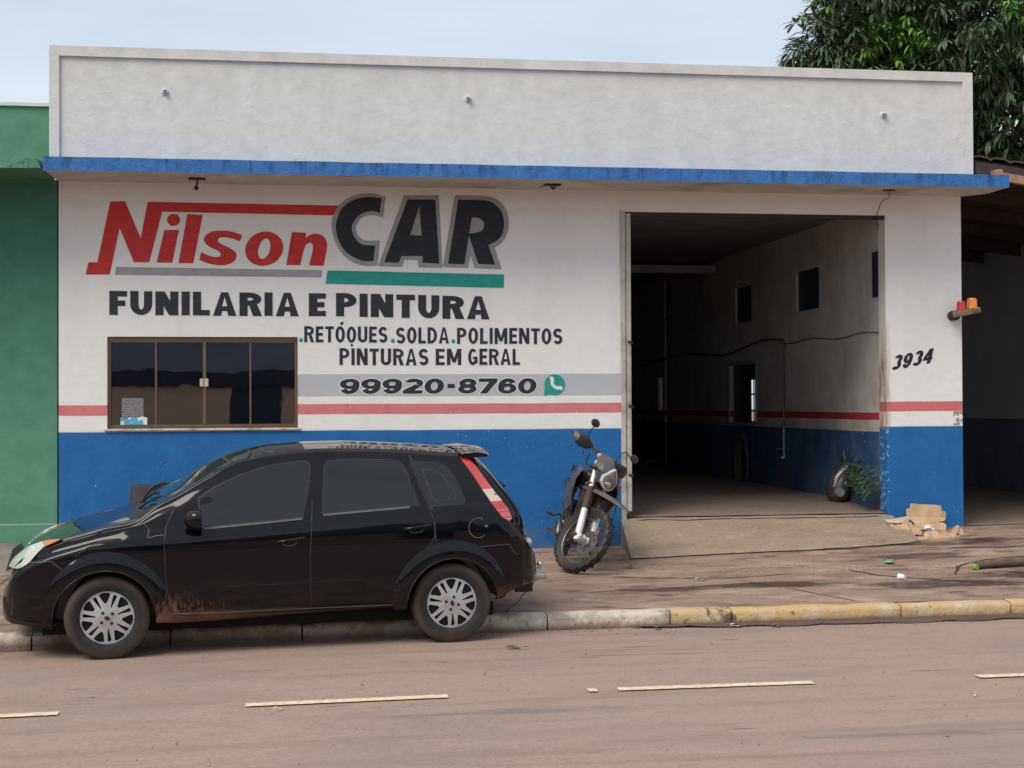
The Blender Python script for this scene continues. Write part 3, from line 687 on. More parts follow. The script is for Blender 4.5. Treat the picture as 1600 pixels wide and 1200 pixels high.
LOGO={
 'N':[(-1.868,3.877),(-1.719,3.88),(-1.564,3.503),(-1.493,3.879),(0.475,3.869),(0.411,3.765),(-1.348,3.778),(-1.478,3.256),(-1.631,3.254),(-1.775,3.604),(-1.874,3.126),(-2.113,3.124),(-2.085,3.25),(-1.996,3.251)],
 'i':[(-1.327,3.591),(-1.18,3.593),(-1.246,3.254),(-1.404,3.253)],
 'dot':[(-1.168,3.697),(-1.169,3.683),(-1.174,3.669),(-1.182,3.657),(-1.192,3.647),(-1.205,3.639),(-1.219,3.634),(-1.233,3.633),(-1.248,3.634),(-1.262,3.638),(-1.274,3.646),(-1.285,3.656),(-1.292,3.668),(-1.297,3.681),(-1.299,3.695),(-1.297,3.709),(-1.292,3.723),(-1.285,3.735),(-1.274,3.745),(-1.262,3.753),(-1.248,3.758),(-1.233,3.76),(-1.219,3.758),(-1.205,3.754),(-1.192,3.747),(-1.182,3.737),(-1.174,3.725),(-1.169,3.711)],
 'l':[(-1.095,3.758),(-0.938,3.75),(-1.035,3.249),(-1.184,3.251)],
 's':[(-0.537,3.547),(-0.559,3.484),(-0.645,3.514),(-0.725,3.526),(-0.774,3.513),(-0.788,3.485),(-0.761,3.453),(-0.663,3.413),(-0.6,3.368),(-0.591,3.323),(-0.615,3.277),(-0.663,3.244),(-0.753,3.228),(-0.842,3.238),(-0.923,3.261),(-0.976,3.288),(-0.953,3.365),(-0.887,3.334),(-0.815,3.315),(-0.767,3.321),(-0.753,3.349),(-0.779,3.379),(-0.86,3.415),(-0.913,3.456),(-0.931,3.493),(-0.917,3.535),(-0.877,3.57),(-0.806,3.589),(-0.716,3.594),(-0.627,3.58)],
 'o':[(-0.116,3.41),(-0.125,3.37),(-0.144,3.332),(-0.17,3.297),(-0.204,3.269),(-0.244,3.247),(-0.286,3.233),(-0.33,3.228),(-0.373,3.232),(-0.413,3.245),(-0.447,3.266),(-0.475,3.294),(-0.495,3.328),(-0.506,3.366),(-0.507,3.406),(-0.498,3.446),(-0.479,3.484),(-0.453,3.518),(-0.419,3.547),(-0.38,3.569),(-0.338,3.583),(-0.294,3.588),(-0.251,3.584),(-0.211,3.571),(-0.176,3.55),(-0.148,3.522),(-0.128,3.488),(-0.117,3.45)],
 'o_in':[(-0.252,3.409),(-0.258,3.385),(-0.267,3.362),(-0.278,3.342),(-0.291,3.325),(-0.305,3.312),(-0.319,3.304),(-0.333,3.302),(-0.346,3.304),(-0.357,3.312),(-0.366,3.324),(-0.372,3.341),(-0.375,3.361),(-0.375,3.384),(-0.371,3.407),(-0.365,3.431),(-0.356,3.454),(-0.345,3.474),(-0.332,3.491),(-0.319,3.504),(-0.304,3.512),(-0.291,3.515),(-0.278,3.512),(-0.267,3.504),(-0.258,3.492),(-0.252,3.475),(-0.249,3.455),(-0.249,3.432)],
 'n':[(-0.027,3.586),(0.124,3.58),(0.111,3.523),(0.16,3.561),(0.224,3.576),(0.288,3.557),(0.33,3.507),(0.341,3.434),(0.3,3.236),(0.15,3.238),(0.193,3.414),(0.187,3.46),(0.16,3.478),(0.123,3.463),(0.096,3.413),(0.059,3.241),(-0.086,3.24)],
 'greybar':[(-1.813,3.206),(0.287,3.19),(0.277,3.114),(-1.82,3.124)],
 'C':[(0.907,3.95),(0.888,3.798),(0.838,3.816),(0.764,3.814),(0.681,3.78),(0.616,3.714),(0.588,3.631),(0.61,3.557),(0.652,3.493),(0.717,3.456),(0.836,3.452),(0.823,3.291),(0.753,3.286),(0.661,3.302),(0.551,3.362),(0.469,3.463),(0.429,3.592),(0.427,3.684),(0.461,3.795),(0.525,3.879),(0.626,3.94),(0.737,3.966),(0.829,3.964)],
 'A':[(1.181,3.945),(1.475,3.946),(1.514,3.269),(1.336,3.279),(1.337,3.348),(1.116,3.346),(1.086,3.276),(0.932,3.279)],
 'A_in':[(1.305,3.873),(1.328,3.564),(1.207,3.57)],
 'R':[(1.719,3.95),(2.005,3.954),(2.099,3.922),(2.184,3.839),(2.212,3.727),(2.202,3.614),(2.154,3.529),(2.037,3.471),(2.111,3.264),(1.93,3.27),(1.83,3.572),(1.782,3.264),(1.607,3.27)],
 'R_in':[(1.863,3.763),(1.947,3.76),(1.994,3.714),(1.99,3.649),(1.947,3.607),(1.834,3.594)],
 'gC':[(0.949,3.969),(0.921,3.75),(0.838,3.773),(0.755,3.772),(0.681,3.734),(0.635,3.659),(0.643,3.576),(0.698,3.512),(0.754,3.503),(0.887,3.508),(0.863,3.245),(0.734,3.234),(0.606,3.27),(0.496,3.352),(0.423,3.481),(0.383,3.609),(0.387,3.739),(0.433,3.841),(0.525,3.935),(0.645,3.992),(0.774,4.007),(0.866,3.996)],
 'gA':[(1.144,3.987),(1.513,3.993),(1.547,3.223),(1.293,3.23),(1.29,3.304),(1.145,3.309),(1.123,3.232),(0.869,3.237)],
 'gR':[(1.681,3.996),(2.024,3.998),(2.137,3.966),(2.231,3.868),(2.265,3.727),(2.249,3.596),(2.192,3.501),(2.106,3.444),(2.181,3.216),(1.889,3.226),(1.852,3.366),(1.817,3.225),(1.551,3.236)],
 'teal':[(0.34,3.188),(2.204,3.161),(2.203,3.017),(0.319,3.048)],
}
WORDS=[
 ('FUNILARIA',[(-1.877, 2.96), (0.043, 2.95), (0.043, 2.706), (-1.878, 2.713)]),
 ('E',[(0.146, 2.949), (0.322, 2.948), (0.321, 2.709), (0.145, 2.708)]),
 ('PINTURA',[(0.428, 2.951), (2.05, 2.924), (2.049, 2.679), (0.427, 2.706)]),
 ('RETOQUES',[(0.098, 2.603), (0.965, 2.6), (0.964, 2.432), (0.097, 2.434)]),
 ('SOLDA',[(1.055, 2.595), (1.615, 2.593), (1.614, 2.423), (1.055, 2.424)]),
 ('POLIMENTOS',[(1.7, 2.59), (2.834, 2.589), (2.833, 2.42), (1.699, 2.42)]),
 ('PINTURAS',[(0.462, 2.373), (1.396, 2.368), (1.396, 2.193), (0.462, 2.197)]),
 ('EM',[(1.472, 2.368), (1.745, 2.367), (1.744, 2.194), (1.471, 2.195)]),
 ('GERAL',[(1.817, 2.369), (2.373, 2.367), (2.372, 2.195), (1.816, 2.196)]),
 ('99920',[(0.461, 2.054), (1.56, 2.054), (1.559, 1.895), (0.461, 1.892)]),
 ('8760',[(1.711, 2.054), (2.549, 2.056), (2.548, 1.891), (1.71, 1.894)]),
 ('3934',[(6.556, 2.299), (7.021, 2.378), (7.011, 2.215), (6.538, 2.136)]),
]
CARDS=[
 ('cardboard_sheet',[(6.706,-0.084,0.666),(7.047,-0.09,0.638),(7.047,-0.101,0.585),(7.098,-0.105,0.57),(7.087,-0.122,0.487),(6.864,-0.122,0.488),(6.649,-0.118,0.505),(6.647,-0.096,0.609),(6.689,-0.095,0.614)],'flat upright cardboard sheet leaning on the blue pier, highest of the heap'),
 ('cardboard_sheet',[(6.672,-0.123,0.51),(6.778,-0.12,0.515),(6.941,-0.129,0.501),(7.082,-0.132,0.497),(7.059,-0.154,0.466),(6.943,-0.164,0.451),(6.891,-0.169,0.444),(6.718,-0.172,0.44)],'torn cardboard strip right below the upright sheet'),
 ('cardboard_sheet',[(6.668,-0.229,0.441),(6.891,-0.225,0.449),(6.919,-0.217,0.461),(7.028,-0.221,0.454),(7.047,-0.239,0.424),(7.018,-0.268,0.373),(6.859,-0.268,0.374),(6.703,-0.259,0.389)],'second torn strip, between the upper strip and the front piece'),
 ('cardboard_flap',[(6.297,-0.299,0.501),(6.349,-0.305,0.495),(6.435,-0.29,0.51),(6.603,-0.255,0.545),(6.611,-0.282,0.518),(6.564,-0.314,0.486),(6.439,-0.335,0.465),(6.344,-0.332,0.468)],'pale cardboard flap sticking out at the left end of the heap'),
 ('cardboard_scrap',[(6.467,-0.384,0.47),(6.554,-0.358,0.542),(6.562,-0.383,0.474),(6.527,-0.386,0.467)],'orange stained inner corner beside the pale flap'),
 ('folded_box',[(6.354,-0.438,0.459),(6.51,-0.426,0.479),(6.548,-0.501,0.358),(6.508,-0.509,0.345),(6.385,-0.516,0.334)],'flat face of a folded box in the left half of the heap'),
 ('box_flap',[(6.516,-0.424,0.478),(6.56,-0.422,0.486),(6.592,-0.443,0.427),(6.619,-0.463,0.371),(6.568,-0.469,0.354)],'narrow side flap just right of the folded box face'),
 ('box_flap',[(6.377,-0.514,0.33),(6.541,-0.495,0.341),(6.539,-0.522,0.325),(6.445,-0.543,0.313),(6.404,-0.556,0.306)],'thin lip under the folded box face'),
 ('cardboard_scrap',[(6.505,-0.586,0.329),(6.574,-0.579,0.341),(6.627,-0.586,0.329),(6.607,-0.607,0.293),(6.515,-0.62,0.271)],'small dark folded scrap low in the middle front of the heap'),
 ('crumpled_box',[(6.636,-0.576,0.378),(6.713,-0.564,0.393),(6.807,-0.569,0.386),(6.884,-0.56,0.398),(6.951,-0.571,0.384),(6.981,-0.588,0.362),(6.946,-0.644,0.29),(6.876,-0.664,0.265),(6.816,-0.677,0.248),(6.759,-0.672,0.255),(6.71,-0.674,0.252),(6.644,-0.661,0.269),(6.603,-0.648,0.285)],'broad crumpled cardboard at the front of the heap'),
 ('folded_box',[(6.95,-0.508,0.386),(7.053,-0.478,0.451),(7.078,-0.481,0.443),(7.052,-0.511,0.379),(7.021,-0.524,0.352)],'tall sloping face at the right end of the heap'),
 ('box_flap',[(7.078,-0.478,0.443),(7.107,-0.485,0.416),(7.151,-0.514,0.309),(7.121,-0.517,0.296),(7.083,-0.507,0.332),(7.056,-0.496,0.375)],'steep outer flap at the far right end of the heap'),
 ('cardboard_scrap',[(6.98,-0.581,0.357),(7.028,-0.587,0.347),(7.043,-0.64,0.256),(7.011,-0.634,0.265),(6.977,-0.616,0.296)],'small folded scrap in front of the right end flap'),
 ('cardboard_scrap',[(6.336,-0.366,0.465),(6.38,-0.376,0.454),(6.39,-0.408,0.416),(6.339,-0.443,0.374),(6.311,-0.438,0.38),(6.346,-0.398,0.428)],'ragged torn tail of cardboard under the pale flap'),
 ('cardboard_scrap',[(6.623,-0.345,0.436),(6.669,-0.364,0.402),(6.698,-0.38,0.374),(6.676,-0.402,0.336),(6.628,-0.402,0.337),(6.604,-0.373,0.387)],'crushed scrap between the folded box and the front piece'),
]
def paint(name, m, adds, subs=(), w=-0.003, label=None):
    b = MB(); b.slab(list(adds), list(subs), w, None, YP)
    o = b.build(name, m, shop, smooth='raw')
    if label: o['label'] = label
    return o
def smoothpoly(P, its=2):
    for _ in range(its):
        o = []; n = len(P)
        for i in range(n):
            a, b_, c = Vector(P[i-1]), Vector(P[i]), Vector(P[(i+1) % n])
            e1 = (b_-a); e2 = (c-b_)
            if e1.length > 1e-6 and e2.length > 1e-6 and e1.angle(e2) < R(44):
                o.append(tuple(b_-e1*0.25)); o.append(tuple(b_+e2*0.25))
            else: o.append(tuple(b_))
        P = o
    return P
L_ = {k: (smoothpoly(v) if k in ('C', 'gC', 'R', 'gR', 's', 'n', 'R_in') else v) for k, v in LOGO.items()}
paint('red_lettering', P_RED, [L_['N'],L_['i'],L_['dot'],L_['l'],L_['s'],L_['o'],L_['n']], [L_['o_in']], -0.003, 'red slanted word with a bar running off its first letter')
paint('grey_bar', P_GRY, [L_['greybar']], (), -0.002)
paint('grey_outline', P_GRY, [L_['gC'],L_['gA'],L_['gR']], (), -0.004, 'grey outline round the big black capitals')
paint('black_lettering', P_BLK, [L_['C'],L_['A'],L_['R']], [L_['A_in'],L_['R_in']], -0.006, 'three big black capitals outlined in grey')
paint('teal_bar', P_TEAL, [L_['teal']], (), -0.003)

def arc(cx, cy, a, b, tv, th, t0, t1, n=18):
    o = []
    for i in range(n+1):
        t = R(t0+(t1-t0)*i/n); o.append((cx+a*math.cos(t), cy+b*math.sin(t)))
    for i in range(n, -1, -1):
        t = R(t0+(t1-t0)*i/n); o.append((cx+(a-tv)*math.cos(t), cy+(b-th)*math.sin(t)))
    return o
def glyph(c, w, tv, th):
    A_ = []; S_ = []
    st = lambda x: A_.append(rect(x, 0, x+tv, 1))
    bar = lambda y, x0, x1: A_.append(rect(x0, y, x1, y+th))
    if c == 'I': st(0)
    elif c == 'F': st(0); bar(1-th, tv*0.9, w); bar(0.5-th*0.55, tv*0.9, w*0.9)
    elif c == 'E': st(0); bar(1-th, tv*0.9, w); bar(0.5-th/2, tv*0.9, w*0.92); bar(0, tv*0.9, w)
    elif c == 'L': st(0); bar(0, tv*0.9, w)
    elif c == 'T': bar(1-th, 0, w); A_.append(rect(w/2-tv/2, 0, w/2+tv/2, 1-th*0.9))
    elif c == 'N': st(0); st(w-tv); A_.append([(0,1),(tv*1.12,1),(w,0),(w-tv*1.12,0)])
    elif c == 'M': st(0); st(w-tv); A_.append([(0,1),(tv*1.15,1),(w/2+tv*0.42,0.16),(w/2-tv*0.42,0.16)]); A_.append([(w,1),(w-tv*1.15,1),(w/2-tv*0.42,0.16),(w/2+tv*0.42,0.16)])
    elif c == 'A':
        s = tv*0.5; A_.append([(0,0),(w/2-s*0.85,1),(w/2+s*0.85,1),(w,0)])
        S_.append([(tv*1.02,-0.01),(tv*1.02+0.03*w,0.2),(w-tv*1.02-0.03*w,0.2),(w-tv*1.02,-0.01)]); S_.append([(w/2-(w/2-tv*0.98)*0.72,0.2+th*0.9),(w/2,0.80),(w/2+(w/2-tv*0.98)*0.72,0.2+th*0.9)])
    elif c in 'PR':
        st(0); h = 0.60 if c == 'P' else 0.56; a = min(w*0.55, h*0.9); cx = w-a; cy = 1-h/2
        A_.append(arc(cx, cy, a, h/2, tv, th*0.92, -90, 90)); A_.append(rect(tv*0.9,1-th*0.92,cx+0.001,1)); A_.append(rect(tv*0.9,1-h,cx+0.001,1-h+th*0.92))
        if c == 'R': A_.append([(w*0.42,1-h+0.06),(w*0.42+tv*1.02,1-h+0.06),(w*1.03,0),(w*1.03-tv*1.12,0)])
    elif c == 'D':
        st(0); a = w*0.62; cx = w-a; A_.append(arc(cx, 0.5, a, 0.5, tv, th, -90, 90)); A_.append(rect(tv*0.9,1-th,cx+0.001,1)); A_.append(rect(tv*0.9,0,cx+0.001,th))
    elif c == 'U':
        r = min(w/2, 0.5); A_.append(rect(0,r*0.98,tv,1)); A_.append(rect(w-tv,r*0.98,w,1)); A_.append(arc(w/2, r, w/2, r, tv, th, 180, 360))
    elif c in 'OQ0':
        A_.append(ellipse(w/2,0.5,w/2,0.51,40)); S_.append(ellipse(w/2,0.5,w/2-tv,0.51-th,32))
        if c == 'Q': A_.append([(w*0.42,-0.20),(w*0.68,-0.24),(w*0.64,-0.08),(w*0.44,-0.06)])
    elif c in 'CG':
        A_.append(arc(w/2,0.5,w/2,0.51,tv,th,48,318,28))
        if c == 'G': A_.append(rect(w*0.52,0.36,w,0.36+th*0.85)); A_.append(rect(w-tv,0.10,w,0.42))
    elif c in 'S38':
        q = (1+th)/4; a = w/2
        if c == 'S': A_.append(arc(a,1-q,a,q,tv,th,25,270)); A_.append(arc(a,q,a,q,tv,th,-155,90))
        if c == '3': A_.append(arc(a,1-q,a*0.95,q,tv,th,-90,155)); A_.append(arc(a,q,a,q,tv,th,-155,90))
        if c == '8': 
            A_ += [ellipse(a,1-q,a*0.93,q,32), ellipse(a,q,a,q,32)]; S_ += [ellipse(a,1-q,a*0.93-tv,q-th,24), ellipse(a,q,a-tv,q-th,24)]
    elif c in '96':
        q = 0.335
        p = [ellipse(w/2,1-q,w/2,q,32)]; s_ = [ellipse(w/2,1-q,w/2-tv,q-th*0.9,24)]; t_ = arc(w/2,0.5,w/2,0.5,tv,th,-150,18,24)
        if c == '6': p = [[(w-x,1-y) for x,y in P_] for P_ in p]; s_ = [[(w-x,1-y) for x,y in P_] for P_ in s_]; t_ = [(w-x,1-y) for x,y in t_]
        A_ += p+[t_]; S_ += s_
    elif c == '2':
        q = 0.31; A_.append(arc(w/2,1-q,w/2,q,tv,th,-35,160)); bar(0,0,w)
        A_.append([(w/2+(w/2)*0.82,1-q-q*0.57),(w/2+(w/2-tv)*0.6,1-q-(q-th)*0.4-0.03),(0,th),(0,0.05),(tv*1.1,0.05)])
    elif c == '7': bar(1-th,0,w); A_.append([(w-tv*1.1,1-th*0.5),(w,1-th*0.5),(w,1-th),(tv*1.5,0),(tv*0.35,0)])
    elif c == '4': A_.append(rect(w-tv*1.25,0,w-tv*0.25,1)); bar(0.24,0,w); A_.append([(w-tv*1.25,1),(w-tv*0.25,1),(tv*0.7,0.24+th*0.6),(0,0.24),(0,0.24+th)])
    return A_, S_
def offs(P, d):
    n = len(P); area = sum(P[i][0]*P[(i+1)%n][1]-P[(i+1)%n][0]*P[i][1] for i in range(n)); sg = 1 if area > 0 else -1; o = []
    for i in range(n):
        a = Vector(P[i-1]); b_ = Vector(P[i]); c = Vector(P[(i+1)%n]); e1 = b_-a; e2 = c-b_
        if e1.length < 1e-6 or e2.length < 1e-6: o.append(tuple(b_)); continue
        n1 = Vector((e1.y,-e1.x)).normalized()*sg; n2 = Vector((e2.y,-e2.x)).normalized()*sg; m = n1+n2
        k = 2*d/max(m.length_squared, 0.9); q = b_+m*k; o.append((q.x, q.y))
    return o
WID = {'I':0.0,'M':1.30,'N':1.05,'F':0.80,'L':0.78,'E':0.82,'T':0.88,'A':1.08,'R':1.02,'P':0.95,'O':1.0,'Q':1.0,'U':1.0,'D':1.0,'S':0.95,'G':1.0,'C':1.0}
def word(txt, quad, m, tv, th, gap, aspect, slant=0, halo=None, w=-0.003, name='lettering', label=None, jit=0.0):
    # lay the word out in unit heights, then stretch it to the painted quad (top-left, top-right, bottom-right, bottom-left)
    (ax, az), (bx, bz), (cx, cz), (dx, dz) = quad
    H = ((az-dz)+(bz-cz))/2; Wd = ((bx-ax)+(cx-dx))/2
    ws = [(tv if c == 'I' else WID.get(c, 1.0)*aspect) for c in txt]
    tot = sum(ws)+gap*(len(txt)-1); s = (Wd/H)/tot
    A_ = []; S_ = []; x = 0
    for c, wd in zip(txt, ws):
        a, sb = glyph(c, wd*s, tv*s if c != '' else tv, th)
        jy = rnd(-jit, jit)
        f = lambda P, x=x: [(p[0]+x*s, p[1]+jy) for p in P]
        A_ += [f(P) for P in a]; S_ += [f(P) for P in sb]; x += wd+gap
    T = Wd/H
    def mp(P):
        o = []
        for (u, v) in P:
            u = u+slant*(v-0.5); t = u/T
            bxm = dx+(cx-dx)*t; bzm = dz+(cz-dz)*t; txm = ax+(bx-ax)*t; tzm = az+(bz-az)*t
            o.append((bxm+(txm-bxm)*v, bzm+(tzm-bzm)*v))
        return o
    A_ = [mp(P) for P in A_]; S_ = [mp(P) for P in S_]
    if halo: paint('lettering_edge', P_WHT, [offs(P, halo) for P in A_], [offs(P, -halo*0.6) for P in S_], w+0.0012)
    return paint(name, m, A_, S_, w, label)
random.seed(3)
WD = dict(WORDS)
for t in ('FUNILARIA','E','PINTURA'):
    word(t, WD[t], P_CHAR, 0.38 if t != 'E' else 0.42, 0.235, 0.14, 1.0, halo=0.009, name='black_lettering', label='heavy black word %s painted under the logo' % t, jit=0.008)
for t in ('RETOQUES','SOLDA','POLIMENTOS','PINTURAS','EM','GERAL'):
    word(t, WD[t], P_CHAR, 0.185, 0.185, 0.11, 0.58, halo=0.005, name='small_lettering', label='narrow black word %s on the white wall' % t, jit=0.012)
for t in ('99920','8760'):
    word(t, WD[t], P_CHAR, 0.44, 0.235, 0.10, 1.33, slant=0.10, halo=0.010, w=-0.0042, name='number_lettering', label='wide black number %s on the grey band' % t)
paint('number_dash', P_CHAR, [rect(1.597,1.955,1.672,1.996)], (), -0.0042)
word('3934', WD['3934'], P_BLK, 0.27, 0.19, 0.08, 0.66, slant=0.22, name='house_number', label='slanted black house number 3934 on the pier', jit=0.02)
for (x, z) in ((0.064,2.457),(1.021,2.452),(1.66,2.448)): paint('teal_dot', P_TEAL, [ellipse(x,z,0.021,0.023,16)], (), -0.003)
paint('accent', P_CHAR, [[(0.478,2.612),(0.508,2.628),(0.500,2.655),(0.470,2.640)]], (), -0.003)
# round green telephone emblem
paint('phone_emblem', P_TEAL, [ellipse(2.747,1.985,0.112,0.112,40), [(2.64,1.98),(2.70,1.89),(2.632,1.868)]], (), -0.004, 'round teal telephone emblem with a white handset')
hs = []
for i in range(15):
    t = R(165+ (300-165)*i/14); hs.append((2.785+0.085*math.cos(t), 2.022+0.088*math.sin(t)))
for i in range(14, -1, -1):
    t = R(165+(300-165)*i/14); hs.append((2.785+0.052*math.cos(t), 2.022+0.055*math.sin(t)))
paint('handset', P_WHT, [hs, [(2.692,2.075),(2.732,2.068),(2.742,2.018),(2.708,2.000)], [(2.776,1.955),(2.800,1.975),(2.838,1.952),(2.822,1.922)]], (), -0.0055)

# ------------------------------------------------------------------ small fittings on the facade
def stub(x, z, y, r=0.035):
    b = MB(); b.lathe([(0.0,0),(r,0),(r,-0.012),(r*0.72,-0.02),(r*0.6,-0.014),(0,-0.014)], 20, Matrix.Translation((x,y,z)))
    o = b.build('conduit_stub', M_PAR, smooth=40)
    b = MB(); b.tube([(x,y-0.008,z),(x+0.008,y-0.05,z-0.006)], 0.017, 10); b.build('pipe_end', simple_cache('dull_zinc', (0.30,0.30,0.30), 0.5, 0.6), o, smooth=40)
    return o
_sc = {}
def simple_cache(name, *a, **k):
    if name not in _sc: _sc[name] = simple(name, *a, **k)
    return _sc[name]
for (x, z, t) in ((-1.292,4.952,'left'),(1.791,4.960,'middle'),(6.335,4.902,'right')):
    tag(stub(x, z, -0.30), {'left':'round conduit stub on the white parapet above the red lettering','middle':'round conduit stub on the white parapet above the black capitals','right':'round conduit stub on the white parapet above the garage door'}[t], 'pipe stub', 'conduit stubs on the parapet')
# lamp brackets under the canopy
def bracket(x, lab, lamp):
    r = empty('lamp_bracket', loc=(x,-0.42,4.066)); tag(r, lab, 'lamp bracket')
    b = MB(); b.bbox((-0.085,-0.05,-0.012),(0.085,0.05,0.0),0.003); b.build('mounting_plate', M_BLACKMET, r, smooth=30)
    b = MB()
    if lamp: b.tube([(0,0,-0.01),(0.004,0,-0.05),(-0.006,-0.01,-0.075)], 0.009, 8)
    else: b.tube([(-0.02,0,-0.01),(-0.02,0,-0.03),(0.03,0,-0.03),(0.03,0,-0.01)], 0.008, 8)
    b.build('arm', M_BLACKMET, r, smooth=40)
    b = MB(); c = (-0.006,-0.012,-0.10) if lamp else (0.005,-0.01,-0.042)
    b.sphere(c, 0.024 if lamp else 0.016, 12, 8); b.build('lamp_socket', M_BLACKMET, r, smooth=60)
    if not lamp:
        b = MB(); b.tube([(-0.085,0,-0.012),(-0.12,0,-0.03),(-0.14,0,-0.022)], 0.005, 6); b.build('wire', M_BLACKMET, r, smooth=60)
bracket(-0.97, 'small black lamp holder hanging under the canopy above the red word', True)
bracket(2.66, 'flat black lamp bracket under the canopy right of the black capitals', False)
r = empty('cable_bracket', loc=(6.33,-0.45,4.066)); tag(r, 'rusty plate under the canopy with a thin wire trailing down above the door corner', 'cable')
b = MB(); b.box((-0.06,-0.02,-0.010),(0.07,0.02,0.0)); b.build('mounting_plate', M_BLACKMET, r)
b = MB(); b.tube(catmull([Vector(p) for p in ((0.01,0,-0.01),(0.02,0.05,-0.07),(0.0,0.2,-0.10),(0.03,0.36,-0.17),(0.035,0.435,-0.24),(0.06,0.44,-0.33),(0.05,0.44,-0.38))], 4), 0.0045, 6); b.build('wire', M_BLACKMET, r, smooth=60)

# rotating beacons on the pier corner
g = G('red_lens'); M_REDL = g.set(color=g.ramp(g.noise(8,2), [(0.3,(0.42,0.012,0.01)),(0.7,(0.6,0.02,0.016))]), rough=0.12, coat=0.6)
g = G('amber_lens'); M_AMBL = g.set(color=g.ramp(g.noise(8,2), [(0.3,(0.72,0.19,0.01)),(0.7,(0.85,0.30,0.02))]), rough=0.12, coat=0.6)
M_TANM = simple('tan_plastic_base', (0.30,0.23,0.13), 0.5, dirt=(0.08,0.06,0.05))
r = empty('beacon_light', loc=(7.20,-0.16,2.74)); tag(r, 'red and amber rotating beacon pair bracketed to the outer edge of the white pier', 'beacon')
b = MB(); b.lathe([(0,0.10),(0.055,0.10),(0.055,0.0),(0.04,-0.03),(0,-0.03)], 20, Matrix.Translation((0.045,0.06,0.0))); b.build('wall_mount', M_BLACKMET, r, smooth=40)
b = MB(); b.bbox((0.0,-0.06,-0.03),(0.29,0.05,0.035),0.015,Matrix.Rotation(R(-11),4,'Y'),3); b.build('base_bar', M_TANM, r, smooth=40)
for (x, z, m, h, rr, nm) in ((0.075,0.045,M_REDL,0.112,0.050,'red_dome'),(0.205,0.070,M_AMBL,0.122,0.058,'amber_dome')):
    b = MB(); b.lathe([(rr*1.08,0),(rr*1.08,0.012),(rr,0.014),(rr*0.95,h*0.75),(rr*0.8,h*0.95),(rr*0.4,h),(0,h)], 24, Matrix.Translation((x,-0.005,z)) @ Matrix.Rotation(R(90),4,'X')); b.build(nm, m, r, smooth=40)

# ------------------------------------------------------------------ inside the shop
M_NAVYP = simple('dark_blue_shutter', (0.025,0.032,0.06), 0.4, scale=4)
def sidewin(y0, y1, z0, z1, lab):
    b = MB(); b.slab([rect(y0+0.003,z0+0.003,y1-0.003,z1-0.003)], [rect(y0+0.035,z0+0.035,y1-0.035,z1-0.035)], 6.53, 6.58, XP); f = b.build('side_window', M_NAVYP, shop)
    b = MB(); b.box((6.55,y0+0.03,z0+0.03),(6.56,y1-0.03,z1-0.03)); b.build('pane', M_NAVYP, f)
sidewin(2.17,3.02,2.97,3.49,''); sidewin(4.92,5.70,2.97,3.49,'')
b = MB(); b.box((6.478,0.23,2.97),(6.4985,0.40,3.48)); b.build('side_window', M_NAVYP, shop)
b = MB(); b.slab([rect(4.70,1.45,6.08,2.39)], [rect(4.75,1.495,6.03,2.345)], 6.485, 6.4995, XP); f = b.build('hatch_window', simple('grey_trim', (0.30,0.30,0.32), 0.7), shop)
b = MB(); b.box((6.56,5.20,1.495),(6.58,6.03,2.345)); b.box((6.56,4.75,2.14),(6.58,5.20,2.345)); b.box((6.56,4.75,1.495),(6.58,4.86,2.14)); b.build('shutter', M_NAVYP, f)
b = MB()
for z in (1.50,1.66,1.90,2.12): b.box((6.555,4.86,z),(6.585,5.20,z+0.022))
b.box((6.555,4.86,1.5),(6.585,4.875,2.14)); b.box((6.555,5.03,1.5),(6.57,5.04,2.14)); b.build('glazing_bar', M_BLACKMET, f)
# water pipe with tap
r = empty('water_pipe', loc=(6.47,3.46,0)); tag(r, 'thin grey pipe with a small tap running down the blue inner wall', 'pipe')
M_PVC = simple('grey_pvc', (0.36,0.36,0.38), 0.5)
M_PVCD = simple('grimy_pvc', (0.15,0.13,0.125), 0.7)
b = MB(); b.tube(catmull([Vector(p) for p in ((0,8.2,2.50),(0,5.0,2.60),(0,2.8,2.52),(0,1.7,2.60),(0,0.9,2.66),(0,0.2,2.64),(0,0.0,2.60),(0,0,2.4),(0,0,1.45))], 5), 0.015, 8); b.build('upper_pipe', M_PVCD, r, smooth=60)
b = MB(); b.tube([(0,0,1.45),(0,0,1.06)], 0.014, 8); b.tube([(0,0.0,1.16),(-0.01,0.26,1.16)], 0.010, 8); b.build('lower_pipe', M_PVC, r, smooth=60)
b = MB(); b.sphere((-0.02,0,1.05), (0.03,0.035,0.02), 12, 8); b.build('tap', simple('pale_tap', (0.6,0.6,0.6), 0.35), r, smooth=60)
# cable on the wall
b = MB(); P = [Vector((6.49,0.25+i*0.35,2.57+0.02*math.sin(i*1.3)+0.015*(i>5))) for i in range(11)]
b.tube(P, 0.007, 6); tag(b.build('wall_cable', M_PVCD, smooth=60), 'grimy cable clipped along the inner wall from the door corner', 'cable')
# hose coil
b = MB(); random.seed(8)
for k in range(5):
    P = []
    for i in range(33):
        t = 2*math.pi*i/32; P.append(Vector((6.46-0.012*k, 5.18+(0.20+0.025*k)*math.cos(t), 1.02+(0.32+0.02*k)*math.sin(t)-0.03*k)))
    b.tube(P, 0.016, 7)
tag(b.build('hose_coil', simple('brown_hose', (0.10,0.075,0.06), 0.6), smooth=60), 'dark coiled hose hanging on the blue inner wall under the hatch window', 'hose')
